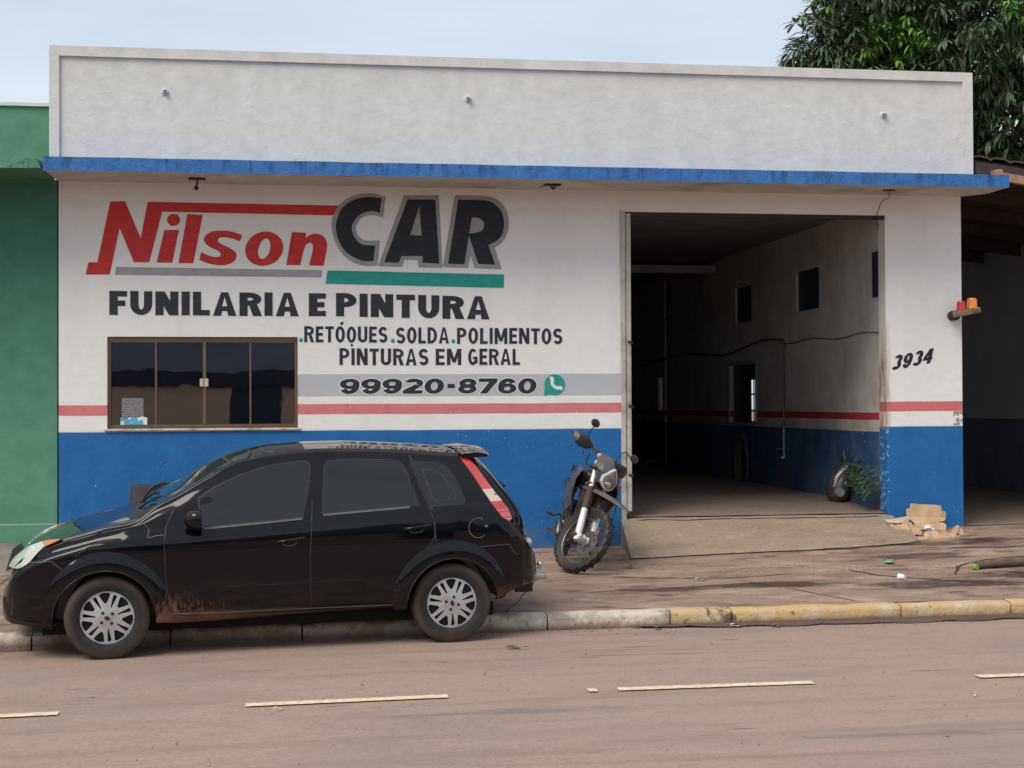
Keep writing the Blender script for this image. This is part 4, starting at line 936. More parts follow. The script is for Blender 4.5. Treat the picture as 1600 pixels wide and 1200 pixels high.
# dark cupboard and oddments at the back
r = empty('tool_cupboard', loc=(5.55,11.6,0.64)); tag(r, 'dark tool cupboard standing in the gloom at the back of the shop', 'cupboard')
M_DKC = simple('dark_steel_cupboard', (0.05,0.05,0.055), 0.5)
b = MB(); b.bbox((-0.35,0,0.06),(0.35,0.45,1.5),0.01); b.build('carcass', M_DKC, r)
for x in (-0.34,0.005):
    b = MB(); b.bbox((x,-0.02,0.08),(x+0.335,0.0,1.48),0.005); o = b.build('door', M_DKC, r); 
for x in (-0.3,0.24):
    b = MB(); b.box((x,0.02,0),(x+0.05,0.07,0.06)); b.build('foot', M_DKC, r)
r = empty('trolley_jack', loc=(5.78,9.3,0.66)); tag(r, 'low dark trolley jack lying on the shop floor near the inner wall', 'jack')
b = MB(); b.bbox((-0.28,-0.1,0.03),(0.2,0.1,0.12),0.02); b.build('body', M_BLACKMET, r, smooth=40)
for x in (-0.22,0.15):
    for y in (-0.12,0.12):
        b = MB(); b.lathe([(0,-0.02),(0.045,-0.02),(0.045,0.02),(0,0.02)], 14, Matrix.Translation((x,y,0.035))); b.build('wheel', M_BLACKMET, r, smooth=40)
b = MB(); b.tube([(0.18,0,0.1),(0.42,0.02,0.16)], 0.014, 8); b.build('handle', simple_cache('dull_zinc', (0.30,0.30,0.30), 0.5, 0.6), r, smooth=40)
# motor cowling leaning on the inner wall, with a fern-like branch behind it
M_SILV = simple('scuffed_silver_plastic', (0.42,0.41,0.42), 0.32, metal=0.4, scale=8, var=0.25, dirt=(0.1,0.08,0.08))
M_DGREY = simple('scuffed_dark_plastic', (0.045,0.042,0.048), 0.4, scale=10, var=0.3, dirt=(0.12,0.09,0.07))
Mx = Matrix.Translation((6.33,1.20,0.60)) @ Matrix.Rotation(R(20),4,'Y') @ Matrix.Rotation(R(-14),4,'X')
r = empty('motor_cowling', Mx); tag(r, 'silver and black motor cowling leaning against the inner wall beside the pier', 'motor part')
def egg(prof, ry, n=18, M=None):
    vs = []; m = len(prof)
    for (z, x, w) in prof:
        for k in range(n):
            t = 2*math.pi*k/n; vs.append((x+w*math.cos(t), ry*w*math.sin(t), z))
    fs = [(i*n+k, i*n+(k+1)%n, (i+1)*n+(k+1)%n, (i+1)*n+k) for i in range(m-1) for k in range(n)]
    fs += [tuple(range(n-1,-1,-1)), tuple((m-1)*n+k for k in range(n))]
    b = MB(); b.add(vs, fs, M); return b
egg([(0.0,0,0.05),(0.04,0,0.11),(0.15,0,0.145),(0.30,0.01,0.15),(0.42,0.02,0.12),(0.50,0.03,0.07),(0.53,0.03,0.02)], 1.15).build('shell', M_DGREY, r, smooth=50)
b = MB(); b.tube([(-0.10,-0.10,0.14),(-0.11,-0.13,0.25),(-0.05,-0.15,0.38),(0.02,-0.12,0.47)], [0.02,0.032,0.034,0.02], 10); b.build('silver_trim', M_SILV, r, smooth=50)
b = MB(); b.tube([(-0.02,-0.15,0.16),(0.03,-0.165,0.28),(0.09,-0.14,0.40)], [0.012,0.018,0.012], 8); b.build('silver_trim', M_SILV, r, smooth=50)
b = MB(); b.lathe([(0,-0.03),(0.035,-0.03),(0.055,-0.035),(0.06,-0.01),(0.05,0.02),(0,0.02)], 20, Matrix.Translation((-0.04,-0.135,0.085))); b.build('round_port', M_SILV, r, smooth=50)
b = MB(); b.tube([(0.02,0,0.50),(-0.03,0.02,0.60),(-0.05,0.02,0.72)], [0.02,0.02,0.014], 8); b.build('hose_stub', M_DGREY, r, smooth=50)
def leafmat(name, c0, c1, rough=0.4):
    g = G(name); oi = g.n('ObjectInfo').outputs['Random']
    c = g.ramp(g.noise(2.3, 4), [(0.3, c0), (0.7, c1)])
    c = g.mix(g.ramp(g.noise(14, 2), [(0.45, 0), (0.62, 0.6)]), c, tuple(x*0.6 for x in c0))
    return g.set(color=c, rough=rough, spec=0.45)
M_FERN = leafmat('fern_green', (0.03,0.075,0.04), (0.075,0.14,0.08))
M_STEM = simple('plant_stem', (0.06,0.09,0.03), 0.6)
def leaf(b, base, d, L, wd, up_=Vector((0,0,1)), droop=0.25, fold=0.25):
    d = d.normalized(); s = d.cross(up_)
    s = s.normalized() if s.length > 1e-4 else Vector((1,0,0)); n = s.cross(d).normalized()
    P = [base]; 
    for (t, w_) in ((0.28,0.85),(0.62,1.0)):
        c = base+d*L*t-n*L*droop*t*t
        P += [c+s*wd*w_/2+n*wd*fold, c, c-s*wd*w_/2+n*wd*fold]
    P.append(base+d*L-n*L*droop)
    b.add(P, [(0,1,2),(0,2,3),(1,4,5,2),(2,5,6,3),(4,7,5),(5,7,6)])
r = empty('fern_plant', loc=(6.42,0.74,0.62)); tag(r, 'drooping green fern fronds behind the motor cowling at the inside of the pier', 'plant')
random.seed(21)
for k, (a, h, reach) in enumerate(((-0.9,0.36,0.55),(-0.6,0.42,0.62),(-0.35,0.30,0.5),(-1.2,0.28,0.45),(-0.75,0.2,0.62),(-0.5,0.33,0.7))):
    d = Vector((math.sin(a)*0.15, math.cos(a)*-1 if False else -abs(math.cos(a)), 0))
    P = catmull([Vector((0,0.35,0.12)), Vector((-0.04,0.15,h)), Vector((-0.05-0.05*k*0.3,-reach*0.5,h*1.02)), Vector((-0.02-0.02*k,-reach,h*0.45))], 6)
    b = MB(); b.tube(P, [0.007-0.005*i/len(P) for i in range(len(P))], 5); st = b.build('stem', M_STEM, r, smooth=60)
    b = MB()
    for i in range(5, len(P)-1):
        t = (P[i+1]-P[i]).normalized(); sd = Vector((-1,0,0.2))
        for q in (-1, 1):
            dd = (t*0.8+(sd if q > 0 else Vector((0.25,0,1.0)))*rnd(0.7,1.1)).normalized(); leaf(b, P[i].copy(), dd, rnd(0.09,0.13), 0.028, Vector((rnd(-.3,.3),-0.6,0.7)))
    b.build('frond', M_FERN, st, smooth='raw', weld=False)
# ------------------------------------------------------------------ green neighbour on the left
gb = empty('green_building', loc=(-8,0,0)); tag(gb, 'green painted building adjoining the white shop on its left side', 'building')
gx = lambda v: (v[0]+8, v[1], v[2])
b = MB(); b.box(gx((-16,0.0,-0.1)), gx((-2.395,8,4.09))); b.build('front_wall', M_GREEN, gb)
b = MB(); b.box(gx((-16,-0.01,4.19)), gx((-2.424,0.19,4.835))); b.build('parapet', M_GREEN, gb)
b = MB(); b.box(gx((-16,-0.035,4.832)), gx((-2.424,0.215,4.866))); b.build('coping', M_PAR, gb)
b = MB(); n = 40; vs = []
for i in range(n+1):
    x = -16+(13.57)*i/n; j = 0.008*mnoise.noise(Vector((x*2.7,3,0)))
    e = -0.03 if i == n else 0
    vs += [gx((x,-0.79+j,4.075-j+0.01*(i==n))), gx((x+e,-0.79+j,4.175+j)), gx((x,-0.05,4.19)), gx((x,0.1,4.092))]
fs = []
for i in range(n):
    a = i*4; fs += [(a,a+1,a+5,a+4),(a+1,a+2,a+6,a+5),(a+3,a,a+4,a+7)]
fs += [(0,3,2,1),(n*4,n*4+1,n*4+2,n*4+3)]
b.add(vs, fs); b.build('canopy', M_GREENEDGE, gb)
b = MB(); b.add([(-4.9,-0.02,0.2),(-4.9,-0.95,0.16),(-2.74,-0.95,0.16),(-2.74,-0.02,0.2),(-4.9,-0.02,0.42),(-4.9,-0.55,0.40),(-2.74,-0.50,0.385),(-2.74,-0.02,0.40)],
      [(4,5,6,7),(5,1,2,6),(3,7,6,2),(0,4,7,3),(0,1,5,4)])
tag(b.build('concrete_step', simple('grey_step_concrete', (0.20,0.18,0.16), 0.85, scale=6, dirt=(0.12,0.09,0.07), bump=0.3)), kind='structure')

# ------------------------------------------------------------------ open shed on the right
sh = empty('open_shed', loc=(8,0,0)); tag(sh, 'dark open timber roofed shed to the right of the white pier', 'shed')
sx = lambda v: (v[0]-8, v[1], v[2])
g = G('shed_plaster'); X, Y, Z = g.xyz()
c = g.mix(g.math('LESS_THAN', Z, 1.535), g.ramp(g.noise(2,6), [(0.3,(0.42,0.41,0.42)),(0.7,(0.52,0.51,0.52))]), g.ramp(g.noise(3,6), [(0.3,(0.10,0.12,0.18)),(0.7,(0.15,0.16,0.22))]))
c = g.mix(g.math('MULTIPLY', g.fade(Z, 1.0, 0.4), g.ramp(g.noise(4,5), [(0.4,0),(0.7,0.8)]), clamp=True), c, (0.07,0.06,0.055))
g.bump(g.noise(30,5), 0.3, 0.01); M_SHED = g.set(color=c, rough=0.8)
b = MB(); b.box(sx((10.4,0.0,-0.1)), sx((10.6,9.6,4.3))); b.build('side_wall', M_SHED, sh)
b = MB(); b.box(sx((6.702,0.25,-0.1)), sx((6.74,9.9,4.4))); 
bb = MB(); bb.slab([rect(0.25,-0.1,9.9,4.40)], [rect(4.75,1.495,6.03,2.345)], 6.702-8, 6.74-8, XP); bb.build('party_wall', M_SHED, sh)
b = MB(); b.box(sx((6.9,9.6,-0.1)), sx((7.05,9.8,4.4))); b.box(sx((8.6,9.6,-0.1)), sx((10.4,9.8,4.4))); b.build('rear_wall', M_SHED, sh)
def zr(x): return 4.47-0.125*(x-7.4)
# roof: rafters across, battens, clay tiles along the visible edge
b = MB(); b.add([sx((7.37,-0.25,zr(7.37)-0.05)),sx((11.4,-0.25,zr(11.4)-0.05)),sx((11.4,9.9,zr(11.4)-0.05)),sx((7.37,9.9,zr(7.37)-0.05)),
                 sx((7.37,-0.25,zr(7.37)-0.02)),sx((11.4,-0.25,zr(11.4)-0.02)),sx((11.4,9.9,zr(11.4)-0.02)),sx((7.37,9.9,zr(7.37)-0.02))],
      [(0,1,2,3),(7,6,5,4),(0,4,5,1),(1,5,6,2),(2,6,7,3),(3,7,4,0)]); b.build('roof', M_WOOD, sh)
b = MB(); b.box(sx((6.74,0.25,4.40)), sx((7.37,9.9,4.44))); b.build('roof_flashing', M_WOOD, sh)
rf = None; proto = None
for k in range(9):
    y = -0.12+k*1.15
    b = MB(); x0, x1 = 7.42, 11.3
    if proto is None:
        vs = [(x0,0,zr(x0)-0.20),(x1,0,zr(x1)-0.20),(x1,0.07,zr(x1)-0.20),(x0,0.07,zr(x0)-0.20),(x0,0,zr(x0)-0.055),(x1,0,zr(x1)-0.055),(x1,0.07,zr(x1)-0.055),(x0,0.07,zr(x0)-0.055)]
        b.add([(v[0]-8,v[1],v[2]) for v in vs], [(0,1,2,3),(7,6,5,4),(0,4,5,1),(1,5,6,2),(2,6,7,3),(3,7,4,0)])
        proto = b.build('rafter', M_WOOD, sh); proto.location = (0,y,0)
    else:
        o = proto.copy(); COL.objects.link(o); o.parent = sh; o.location = (0,y,0)
tp = None
for i in range(19):
    x = 7.37+i*0.215
    if tp is None:
        b = MB(); P = [(0.115*math.cos(R(a)), 0.035*math.sin(R(a))) for a in range(0,181,30)]
        vs = [(p[0],-0.22,p[1]) for p in P]+[(p[0]*0.85,0.35,p[1]*0.85+0.02) for p in P]+[(p[0]*0.86,-0.22,p[1]*0.8-0.012) for p in P]
        n = len(P); b.add(vs, [(i_,i_+1,n+i_+1,n+i_) for i_ in range(n-1)]+[(2*n+i_,2*n+i_+1,i_+1,i_) for i_ in range(n-1)])
        tp = b.build('roof_tile', M_TILE, sh); o = tp
    else:
        o = tp.copy(); COL.objects.link(o); o.parent = sh
    o.location = (x-8+0.1, -0.08, zr(x)-0.02); o.rotation_euler = (R(rnd(-2,2)), R(7.1), R(rnd(-2,2)))
b = MB(); b.box(sx((7.39,-0.30,zr(7.5)-0.22)), sx((11.3,-0.262,zr(7.5)-0.06)), Matrix.Rotation(0,4,'Y')); 
vs = [(7.40,-0.29,zr(7.40)-0.24),(11.3,-0.29,zr(11.3)-0.24),(11.3,-0.255,zr(11.3)-0.24),(7.40,-0.255,zr(7.40)-0.24),(7.40,-0.29,zr(7.40)-0.05),(11.3,-0.29,zr(11.3)-0.05),(11.3,-0.255,zr(11.3)-0.05),(7.40,-0.255,zr(7.40)-0.05)]
b = MB(); b.add([sx(v) for v in vs], [(0,3,2,1),(4,5,6,7),(0,1,5,4),(1,2,6,5),(2,3,7,6),(3,0,4,7)]); b.build('fascia_board', M_WOOD, sh)
vs = [(7.66,-0.36,zr(7.66)-0.23),(11.3,-0.36,zr(11.3)-0.30),(11.3,-0.29,zr(11.3)-0.30),(7.66,-0.29,zr(7.66)-0.23),(7.66,-0.36,zr(7.66)-0.14),(11.3,-0.36,zr(11.3)-0.22),(11.3,-0.29,zr(11.3)-0.22),(7.66,-0.29,zr(7.66)-0.14)]
b = MB(); b.add([sx(v) for v in vs], [(0,3,2,1),(4,5,6,7),(0,1,5,4),(1,2,6,5),(2,3,7,6),(3,0,4,7)]); b.build('gutter_batten', M_WOODL, sh)
b = MB(); b.bbox(sx((7.565,-0.44,4.17)), sx((7.645,-0.30,4.315)), 0.006); b.build('beam_end', M_WOODL, sh, smooth=30)
b = MB(); b.bbox(sx((10.1,-0.25,-0.05)), sx((10.28,-0.07,4.0)), 0.01); b.build('post', M_WOOD, sh)
r = empty('shed_lamp', loc=(7.74,1.6,3.62)); tag(r, 'pale bare tube lamp hanging in the dark shed just beside the pier top', 'lamp')
b = MB(); b.tube([(-0.15,0,0),(0.06,0,0.005),(0.17,0.02,0.0)], [0.028,0.024,0.012], 10); b.build('tube', simple('dusty_tube', (0.42,0.34,0.25), 0.5), r, smooth=50)
b = MB(); b.tube([(0.05,0,0.02),(0.3,0,0.03)], 0.012, 6); b.build('holder', M_BLACKMET, r, smooth=50)
b = MB(); b.tube([(0.1,0,0.02),(0.1,0,0.5)], 0.006, 6); b.build('cord', M_BLACKMET, r)
r = empty('work_basin', loc=(8.12,4.3,0.45)); tag(r, 'shallow grey basin on a dark stand in the shed behind the pier', 'basin')
b = MB(); b.lathe([(0.0,0.0),(0.16,0.0),(0.24,0.06),(0.25,0.06),(0.17,-0.015),(0,-0.015)], 24, Matrix.Translation((0,0,0.68)) @ Matrix.Rotation(R(90),4,'X')); b.build('bowl', simple('dusty_basin', (0.34,0.31,0.28), 0.5), r, smooth=50)
b = MB(); b.tube([(0,0,0.02),(0,0,0.67)], 0.03, 8); b.lathe([(0,0),(0.16,0),(0.14,0.03),(0,0.04)], 18, Matrix.Rotation(R(90),4,'X')); b.build('stand', M_BLACKMET, r, smooth=50)
b = MB(); b.add([(6.74,0.0,0.40),(10.4,0.0,0.44),(10.4,12,0.50),(6.74,12,0.50)], [(0,1,2,3)]); tag(b.build('shed_floor', M_FLOOR), kind='structure')

# ------------------------------------------------------------------ wall across the street (seen only in reflections)
ow = empty('street_wall', loc=(0,-24,0)); tag(ow, 'long beige wall with a dark gate on the far side of the street', 'wall')
b = MB(); b.slab([rect(-30,0,30,2.30)], [rect(-1.72,-0.1,-0.40,2.35), rect(6,-0.1,9,2.35)], -0.2, 0.0, YP); b.build('plaster_wall', M_CREAM, ow)
b = MB(); b.box((-30,-0.3,2.30),(30,0.12,2.72)); b.build('coping', M_CHAR, ow)
b = MB(); b.box((-1.72,-0.15,0),(-0.40,-0.10,2.3)); b.box((6,-0.15,0),(9,-0.1,2.3)); b.build('gate', M_NAVYP, ow)
b = MB(); b.box((-30,-6,2.72),(30,-2.0,4.6)); b.build('rear_building', simple('blue_grey_render', (0.28,0.31,0.38), 0.8, scale=1.2, var=0.15), ow)

# ------------------------------------------------------------------ mango tree behind the shed
random.seed(77)
mt = empty('mango_tree', loc=(11.6,10.6,0)); tag(mt, 'large dense mango tree with hanging green fruit rising behind the shed roof', 'tree')
M_BARK = simple('grey_bark', (0.10,0.075,0.055), 0.9, scale=9, var=0.3, bump=0.6)
M_LEAF = leafmat('mango_leaf', (0.058,0.10,0.046), (0.13,0.18,0.09), 0.38)
M_YLEAF = leafmat('young_mango_leaf', (0.09,0.24,0.025), (0.15,0.34,0.05), 0.4)
M_TWIG = simple('flower_stalk', (0.16,0.12,0.06), 0.8)
b = MB(); b.tube(catmull([Vector((0,0,0)),Vector((0.1,0,1.6)),Vector((-0.1,0.1,3.0)),Vector((0.0,0.0,4.4)),Vector((0.2,0.1,5.6))], 4), [0.36-0.008*i for i in range(17)], 14)
tr = b.build('trunk', M_BARK, mt, smooth=60)
blobs = [((-2.3,-1.1,7.35),0.72),((-2.55,-1.0,7.95),0.55),((-0.9,-0.9,7.3),1.5),((-2.15,-1.1,8.05),0.95),((-1.2,-0.6,9.3),1.3),((0.3,-1.3,8.3),1.7),((1.6,-1.0,7.0),1.6),((0.7,-0.6,5.9),1.1),((2.6,-0.4,8.6),1.8),((0.2,0.4,9.9),1.9),((0.2,1.6,7.6),2.2),((2.7,-0.8,5.8),1.0),((-0.35,-1.0,6.15),0.7)]
for (c, rr) in blobs:
    c = Vector(c); s0 = Vector((0.0,0.05,3.2+rnd(0,1.4)))
    P = catmull([s0, s0.lerp(c,0.45)+Vector((rnd(-.3,.3),rnd(-.3,.3),0.2)), c], 5)
    b = MB(); b.tube(P, [min(0.16, 0.12*rr)*(1-0.075*i) for i in range(len(P))], 8); lm = b.build('limb', M_BARK, mt, smooth=60)
    b = MB()
    for k in range(9):
        d = Vector((rnd(-1,1),rnd(-1,1),rnd(-.5,1))).normalized()
        Q = catmull([c+d*0.05, c+d*rr*0.5+Vector((0,0,0.1)), c+d*rr*0.95], 3)
        b.tube(Q, [min(0.035, 0.03*rr)*(1-0.09*i) for i in range(len(Q))], 5)
    b.build('branch', M_BARK, lm, smooth=60)
def whorl(b, p, out, n, L0, L1, droop):
    for k in range(n):
        a = rnd(0, 2*math.pi)
        d = Vector((math.cos(a), math.sin(a), rnd(-0.9,0.35))) + out*0.6
        d.normalize(); leaf(b, p+d*0.02, d, rnd(L0,L1), rnd(0.042,0.066), Vector((0,0,1)), droop*rnd(0.6,1.5), 0.10)
dark = MB(); young = MB(); fruits = []; panic = MB()
for (c, rr) in blobs:
    c = Vector(c); N = int(330*rr*rr)
    for k in range(N):
        d = Vector((rnd(-1,1),rnd(-1,1),rnd(-1,1)))
        if d.length > 1 or d.length < 0.05: continue
        d.normalize(); q = rr*(rnd(0.25,1.0)**0.5)*(0.86+0.30*mnoise.noise(c+d*1.7))
        p = c+Vector((d.x*q, d.y*q, d.z*q*0.9))
        if rr > 0.9 and mnoise.noise(p*0.95+Vector((3,1,7))) < -0.30: continue
        w = p+Vector((11.6,10.6,0))
        if w.z < 4.75: continue
        # fresh growth sits in a few patches of the outer shell
        yg = mnoise.noise(p*0.8+Vector((11,5,2))) > 0.22 and q > rr*0.72 and d.y < 0.4
        whorl(young if yg else dark, p, d, random.randint(9,13), 0.17 if yg else 0.19, 0.27 if yg else 0.33, 0.42)
        if q > rr*0.8 and d.y < 0.1 and rnd(0,1) < 0.07: fruits.append(p+Vector((0,-0.06,0)))
        if q > rr*0.8 and d.x < -0.2 and rnd(0,1) < 0.16:
            for s in range(5):
                e = p+Vector((rnd(-0.35,-0.05),rnd(-.1,.1),rnd(-0.05,0.35))); panic.tube([p, p.lerp(e,0.6)+Vector((0,0,0.03)), e], [0.006,0.004,0.002], 4)
dark.build('crown', M_LEAF, mt, smooth='raw', weld=False)
young.build('young_leaves', M_YLEAF, mt, smooth='raw', weld=False)
tag(panic.build('flower_stalks', M_TWIG, mt, smooth='raw', weld=False), kind='stuff')
M_MANGO = simple('green_mango', (0.16,0.26,0.07), 0.45, scale=6, var=0.2)
mp_ = None
for k in range(5): fruits.append(Vector((-2.75+0.13*k, -1.75, 7.55+rnd(-.15,.2))))
for p in fruits[:46]:
    if mp_ is None:
        b = MB(); b.sphere((0,0,-0.24),(0.042,0.036,0.062),10,8); b.tube([(0,0,0),(0.01,0,-0.1),(0,0,-0.19)],0.004,4)
        mp_ = b.build('mango', M_MANGO, mt, smooth=60); o = mp_
    else: o = mp_.copy(); COL.objects.link(o); o.parent = mt
    o.location = p; o.rotation_euler = (0,0,rnd(0,6)); s = rnd(0.8,1.2); o.scale = (s,s,s)

# ------------------------------------------------------------------ cardboard heap against the pier
def cardboard_mat():
    g = G('cardboard'); X, Y, Z = g.xyz()
    c = g.ramp(g.noise(7,5), [(0.3,(0.44,0.29,0.17)),(0.7,(0.60,0.42,0.26))])
    c = g.mix(g.ramp(g.noise(11,6,g.map((1,1,1),(4,2,9))), [(0.55,0),(0.72,0.6)]), c, (0.25,0.15,0.085))
    g.bump(g.math('ADD', g.noise(30,4), g.math('MULTIPLY', g.noise(6,3), 2)), 0.3, 0.01)
    return g.set(color=c, rough=0.85, spec=0.2)
M_CARD = cardboard_mat(); M_CARDW = simple('pale_cardboard', (0.58,0.50,0.40), 0.8, scale=9, dirt=(0.45,0.22,0.10))
def sheet(name, pts, hinge, M, mat, label, th=0.006, crump=0.012, seed=1, step=0.045, group=None):
    # flat outline (u, v) bent by hinge(u, v) -> height, crumpled, then placed
    def f(u, v, w):
        n3 = mnoise.noise(Vector((u*9+seed*7, v*9, seed)))*crump+mnoise.noise(Vector((u*24, v*24+seed, 2)))*crump*0.7
        return M @ Vector((u, v, hinge(u, v)+n3+w))
    b = MB(); b.slab([pts], [], 0.0, th, f, step*0.55); o = b.build(name, mat, smooth=18); tag(o, label, 'cardboard', group); return o
def T(x, y, z, rx=0, ry=0, rz=0): return Matrix.Translation((x,y,z)) @ Matrix.Rotation(R(rz),4,'Z') @ Matrix.Rotation(R(ry),4,'Y') @ Matrix.Rotation(R(rx),4,'X')
GRP = 'torn cardboard heaped against the pier'
for ci, (nm, pts, lab) in enumerate(CARDS):
    P3 = [Vector(p) for p in pts]; c0 = sum(P3, Vector())/len(P3)
    n_ = Vector()
    for i in range(len(P3)): n_ += (P3[i]-c0).cross(P3[(i+1) % len(P3)]-c0)
    n_.normalize()
    if n_.y > 0: n_ = -n_
    uu = (P3[1]-P3[0]).normalized(); vv_ = n_.cross(uu)
    Q = [((p-c0).dot(uu), (p-c0).dot(vv_)) for p in P3]; amp = 0.030 if nm == 'crumpled_box' else 0.010
    def fr(u, v, w, c0=c0, uu=uu, vv_=vv_, n_=n_, ci=ci, amp=amp):
        k = mnoise.noise(Vector((u*7+ci*3, v*7, ci)))*amp + abs(mnoise.noise(Vector((u*13, v*13+ci, 3))))*amp*0.9 + 0.012*math.sin(u*9+ci)
        return c0+uu*u+vv_*v+n_*(k+w)
    b = MB(); b.slab([Q], [], 0.0, 0.009, fr, 0.028)
    tag(b.build(nm, M_CARDW if nm == 'cardboard_flap' else M_CARD, smooth=14), lab, 'cardboard', GRP)
b = MB(); b.slab([[(0,0),(0.10,0.0),(0.12,0.03),(0.05,0.05),(0.0,0.04)]], [], 0, 0.02, lambda u,v,w: T(6.74,-0.36,0.395,40,5,-8) @ Vector((u,v,w+0.02*math.sin(u*40))), 0.03)
tag(b.build('white_wrapper', simple('white_wrapper', (0.7,0.7,0.7), 0.5)), 'small white plastic wrapper lying on the cardboard heap', 'litter')

# ------------------------------------------------------------------ litter on pavement and road
def gz(x, y): return zpav(x, y) if y > yk(x)+0.14 else zg(x)
x, y = 5.42, -2.83
Mx = T(x, y, gz(x,y)+0.026, 0, 70, 30); r = empty('plastic_cup', Mx); tag(r, 'crushed white plastic cup lying by a pavement crack in front of the ramp', 'cup')
b = MB(); b.lathe([(0.018,-0.032),(0.027,0.030),(0.030,0.030),(0.020,-0.034),(0,-0.034)], 18); b.build('cup_wall', simple_cache('white_plastic', (0.72,0.74,0.76), 0.35), r, smooth=40)
g_can = simple('green_plastic', (0.20,0.38,0.06), 0.35)
x, y = 6.31, -2.45
b = MB(); b.lathe([(0,-0.025),(0.024,-0.025),(0.028,0.0),(0.024,0.022),(0.010,0.034),(0,0.034)], 16, T(x,y,gz(x,y)+0.028,0,0,20)); tag(b.build('bottle_bottom', g_can, smooth=40), 'bright green bottle end at the tip of the dirty log', 'litter')
b = MB(); b.tube(catmull([Vector((6.33,-2.42,gz(6.3,-2.4)+0.04)),Vector((6.7,-2.40,gz(6.7,-2.4)+0.045)),Vector((7.2,-2.42,gz(7.2,-2.4)+0.05)),Vector((7.9,-2.35,gz(7.8,-2.4)+0.05))], 5), [0.03+0.012*abs(math.sin(i*1.7)) for i in range(16)], 10)
tag(b.build('log', simple('dirty_log', (0.11,0.075,0.052), 0.9, scale=10, bump=0.6, var=0.3), smooth=60), 'long dirty log lying on the pavement at the right edge', 'log')
x, y = 5.66, -1.98
b = MB(); b.lathe([(0,-0.01),(0.045,-0.01),(0.05,0.012),(0.03,0.02),(0,0.02)], 18, T(x,y,gz(x,y)+0.02,80,0,0)); tag(b.build('lid', simple('pale_green_lid', (0.30,0.46,0.32), 0.4), smooth=40), 'pale green lid on the pavement below the cardboard heap', 'lid')
M_GL = leafmat('fallen_green_leaf', (0.05,0.14,0.03), (0.10,0.24,0.05)); M_DL = simple('fallen_dry_leaf', (0.22,0.15,0.07), 0.8, var=0.4); M_PAP = simple('paper_scrap', (0.62,0.60,0.56), 0.7)
def fallen(x, y, L, m, lab, name='fallen_leaf', cat='leaf'):
    z = gz(x, y)+0.012; b = MB()
    for k in range(2):
        a = rnd(0, 6.28); leaf(b, Vector((x, y, z+0.012*k)), Vector((math.cos(a), math.sin(a)*0.7, 0.12)), L*rnd(0.8,1.1), L*0.36, Vector((0,0,1)), 0.25, 0.12)
    return tag(b.build(name, m, smooth='raw', weld=False), lab, cat)
random.seed(12)
fallen(3.22,-1.62,0.12,M_GL,'green leaf on the pavement just right of the motorcycle front wheel')
fallen(3.52,-4.02,0.13,M_GL,'green leaf lying on top of the yellow kerb')
fallen(3.80,-4.22,0.08,M_GL,'small yellow green leaf in the gutter below the yellow kerb')
fallen(2.78,-4.25,0.10,M_GL,'green weed tuft at the kerb foot where the yellow paint is broken')
fallen(1.50,-4.92,0.12,M_DL,'dry curled leaf on the road behind the car')
fallen(1.62,-4.95,0.07,M_GL,'tiny green leaf beside the dry leaf on the road')
fallen(3.62,-2.55,0.07,M_PAP,'white paper scrap in the damp patch before the ramp','paper_scrap','litter')
fallen(3.40,-4.20,0.11,M_PAP,'crumpled whitish scrap in the gutter dirt','paper_scrap','litter')
fallen(-0.1,-6.75,0.045,M_PAP,'pale scrap on the road left of the middle centre line dash','paper_scrap','litter')
fallen(4.05,-7.1,0.04,M_PAP,'pale scrap on the road near the right bottom','paper_scrap','litter')
# scattered grit that nobody could count
b = MB(); random.seed(4)
for k in range(2600):
    u = rnd(0,1)
    if u < 0.45: x = rnd(-2.5,8); y = yk(x)-abs(random.gauss(0,0.16))-0.01; z = 0.006+zg(x)
    elif u < 0.75: x = rnd(3.0,6.3); y = random.gauss(-2.2,0.45); z = zpav(x, max(y, yk(x)+0.15))+0.003
    elif u < 0.9: x = rnd(-2.5,8); y = rnd(-3.9,-0.1); z = zpav(x,y)+0.003
    else: x = rnd(-3,5); y = rnd(-8.2,-4.4); z = 0.006+zg(x)
    if u >= 0.45 and u < 0.75 and y < yk(x)+0.15: continue
    s = rnd(0.002,0.007) if rnd(0,1) < 0.96 else rnd(0.007,0.014)
    a = rnd(0,6.28); c_, s_ = math.cos(a)*s, math.sin(a)*s
    b.add([(x+c_,y+s_,z-0.002),(x-s_,y+c_,z-0.002),(x-c_*0.8,y-s_*0.8,z-0.002),(x+s_,y-c_,z-0.002),(x+c_*0.2,y,z+s*0.8)], [(0,1,4),(1,2,4),(2,3,4),(3,0,4)])
tag(b.build('road_grit', simple('red_grit', (0.24,0.15,0.11), 0.9, scale=40, var=0.6), smooth='raw', weld=False), kind='stuff', label='fine reddish grit strewn over the gutter and pavement', cat='grit')

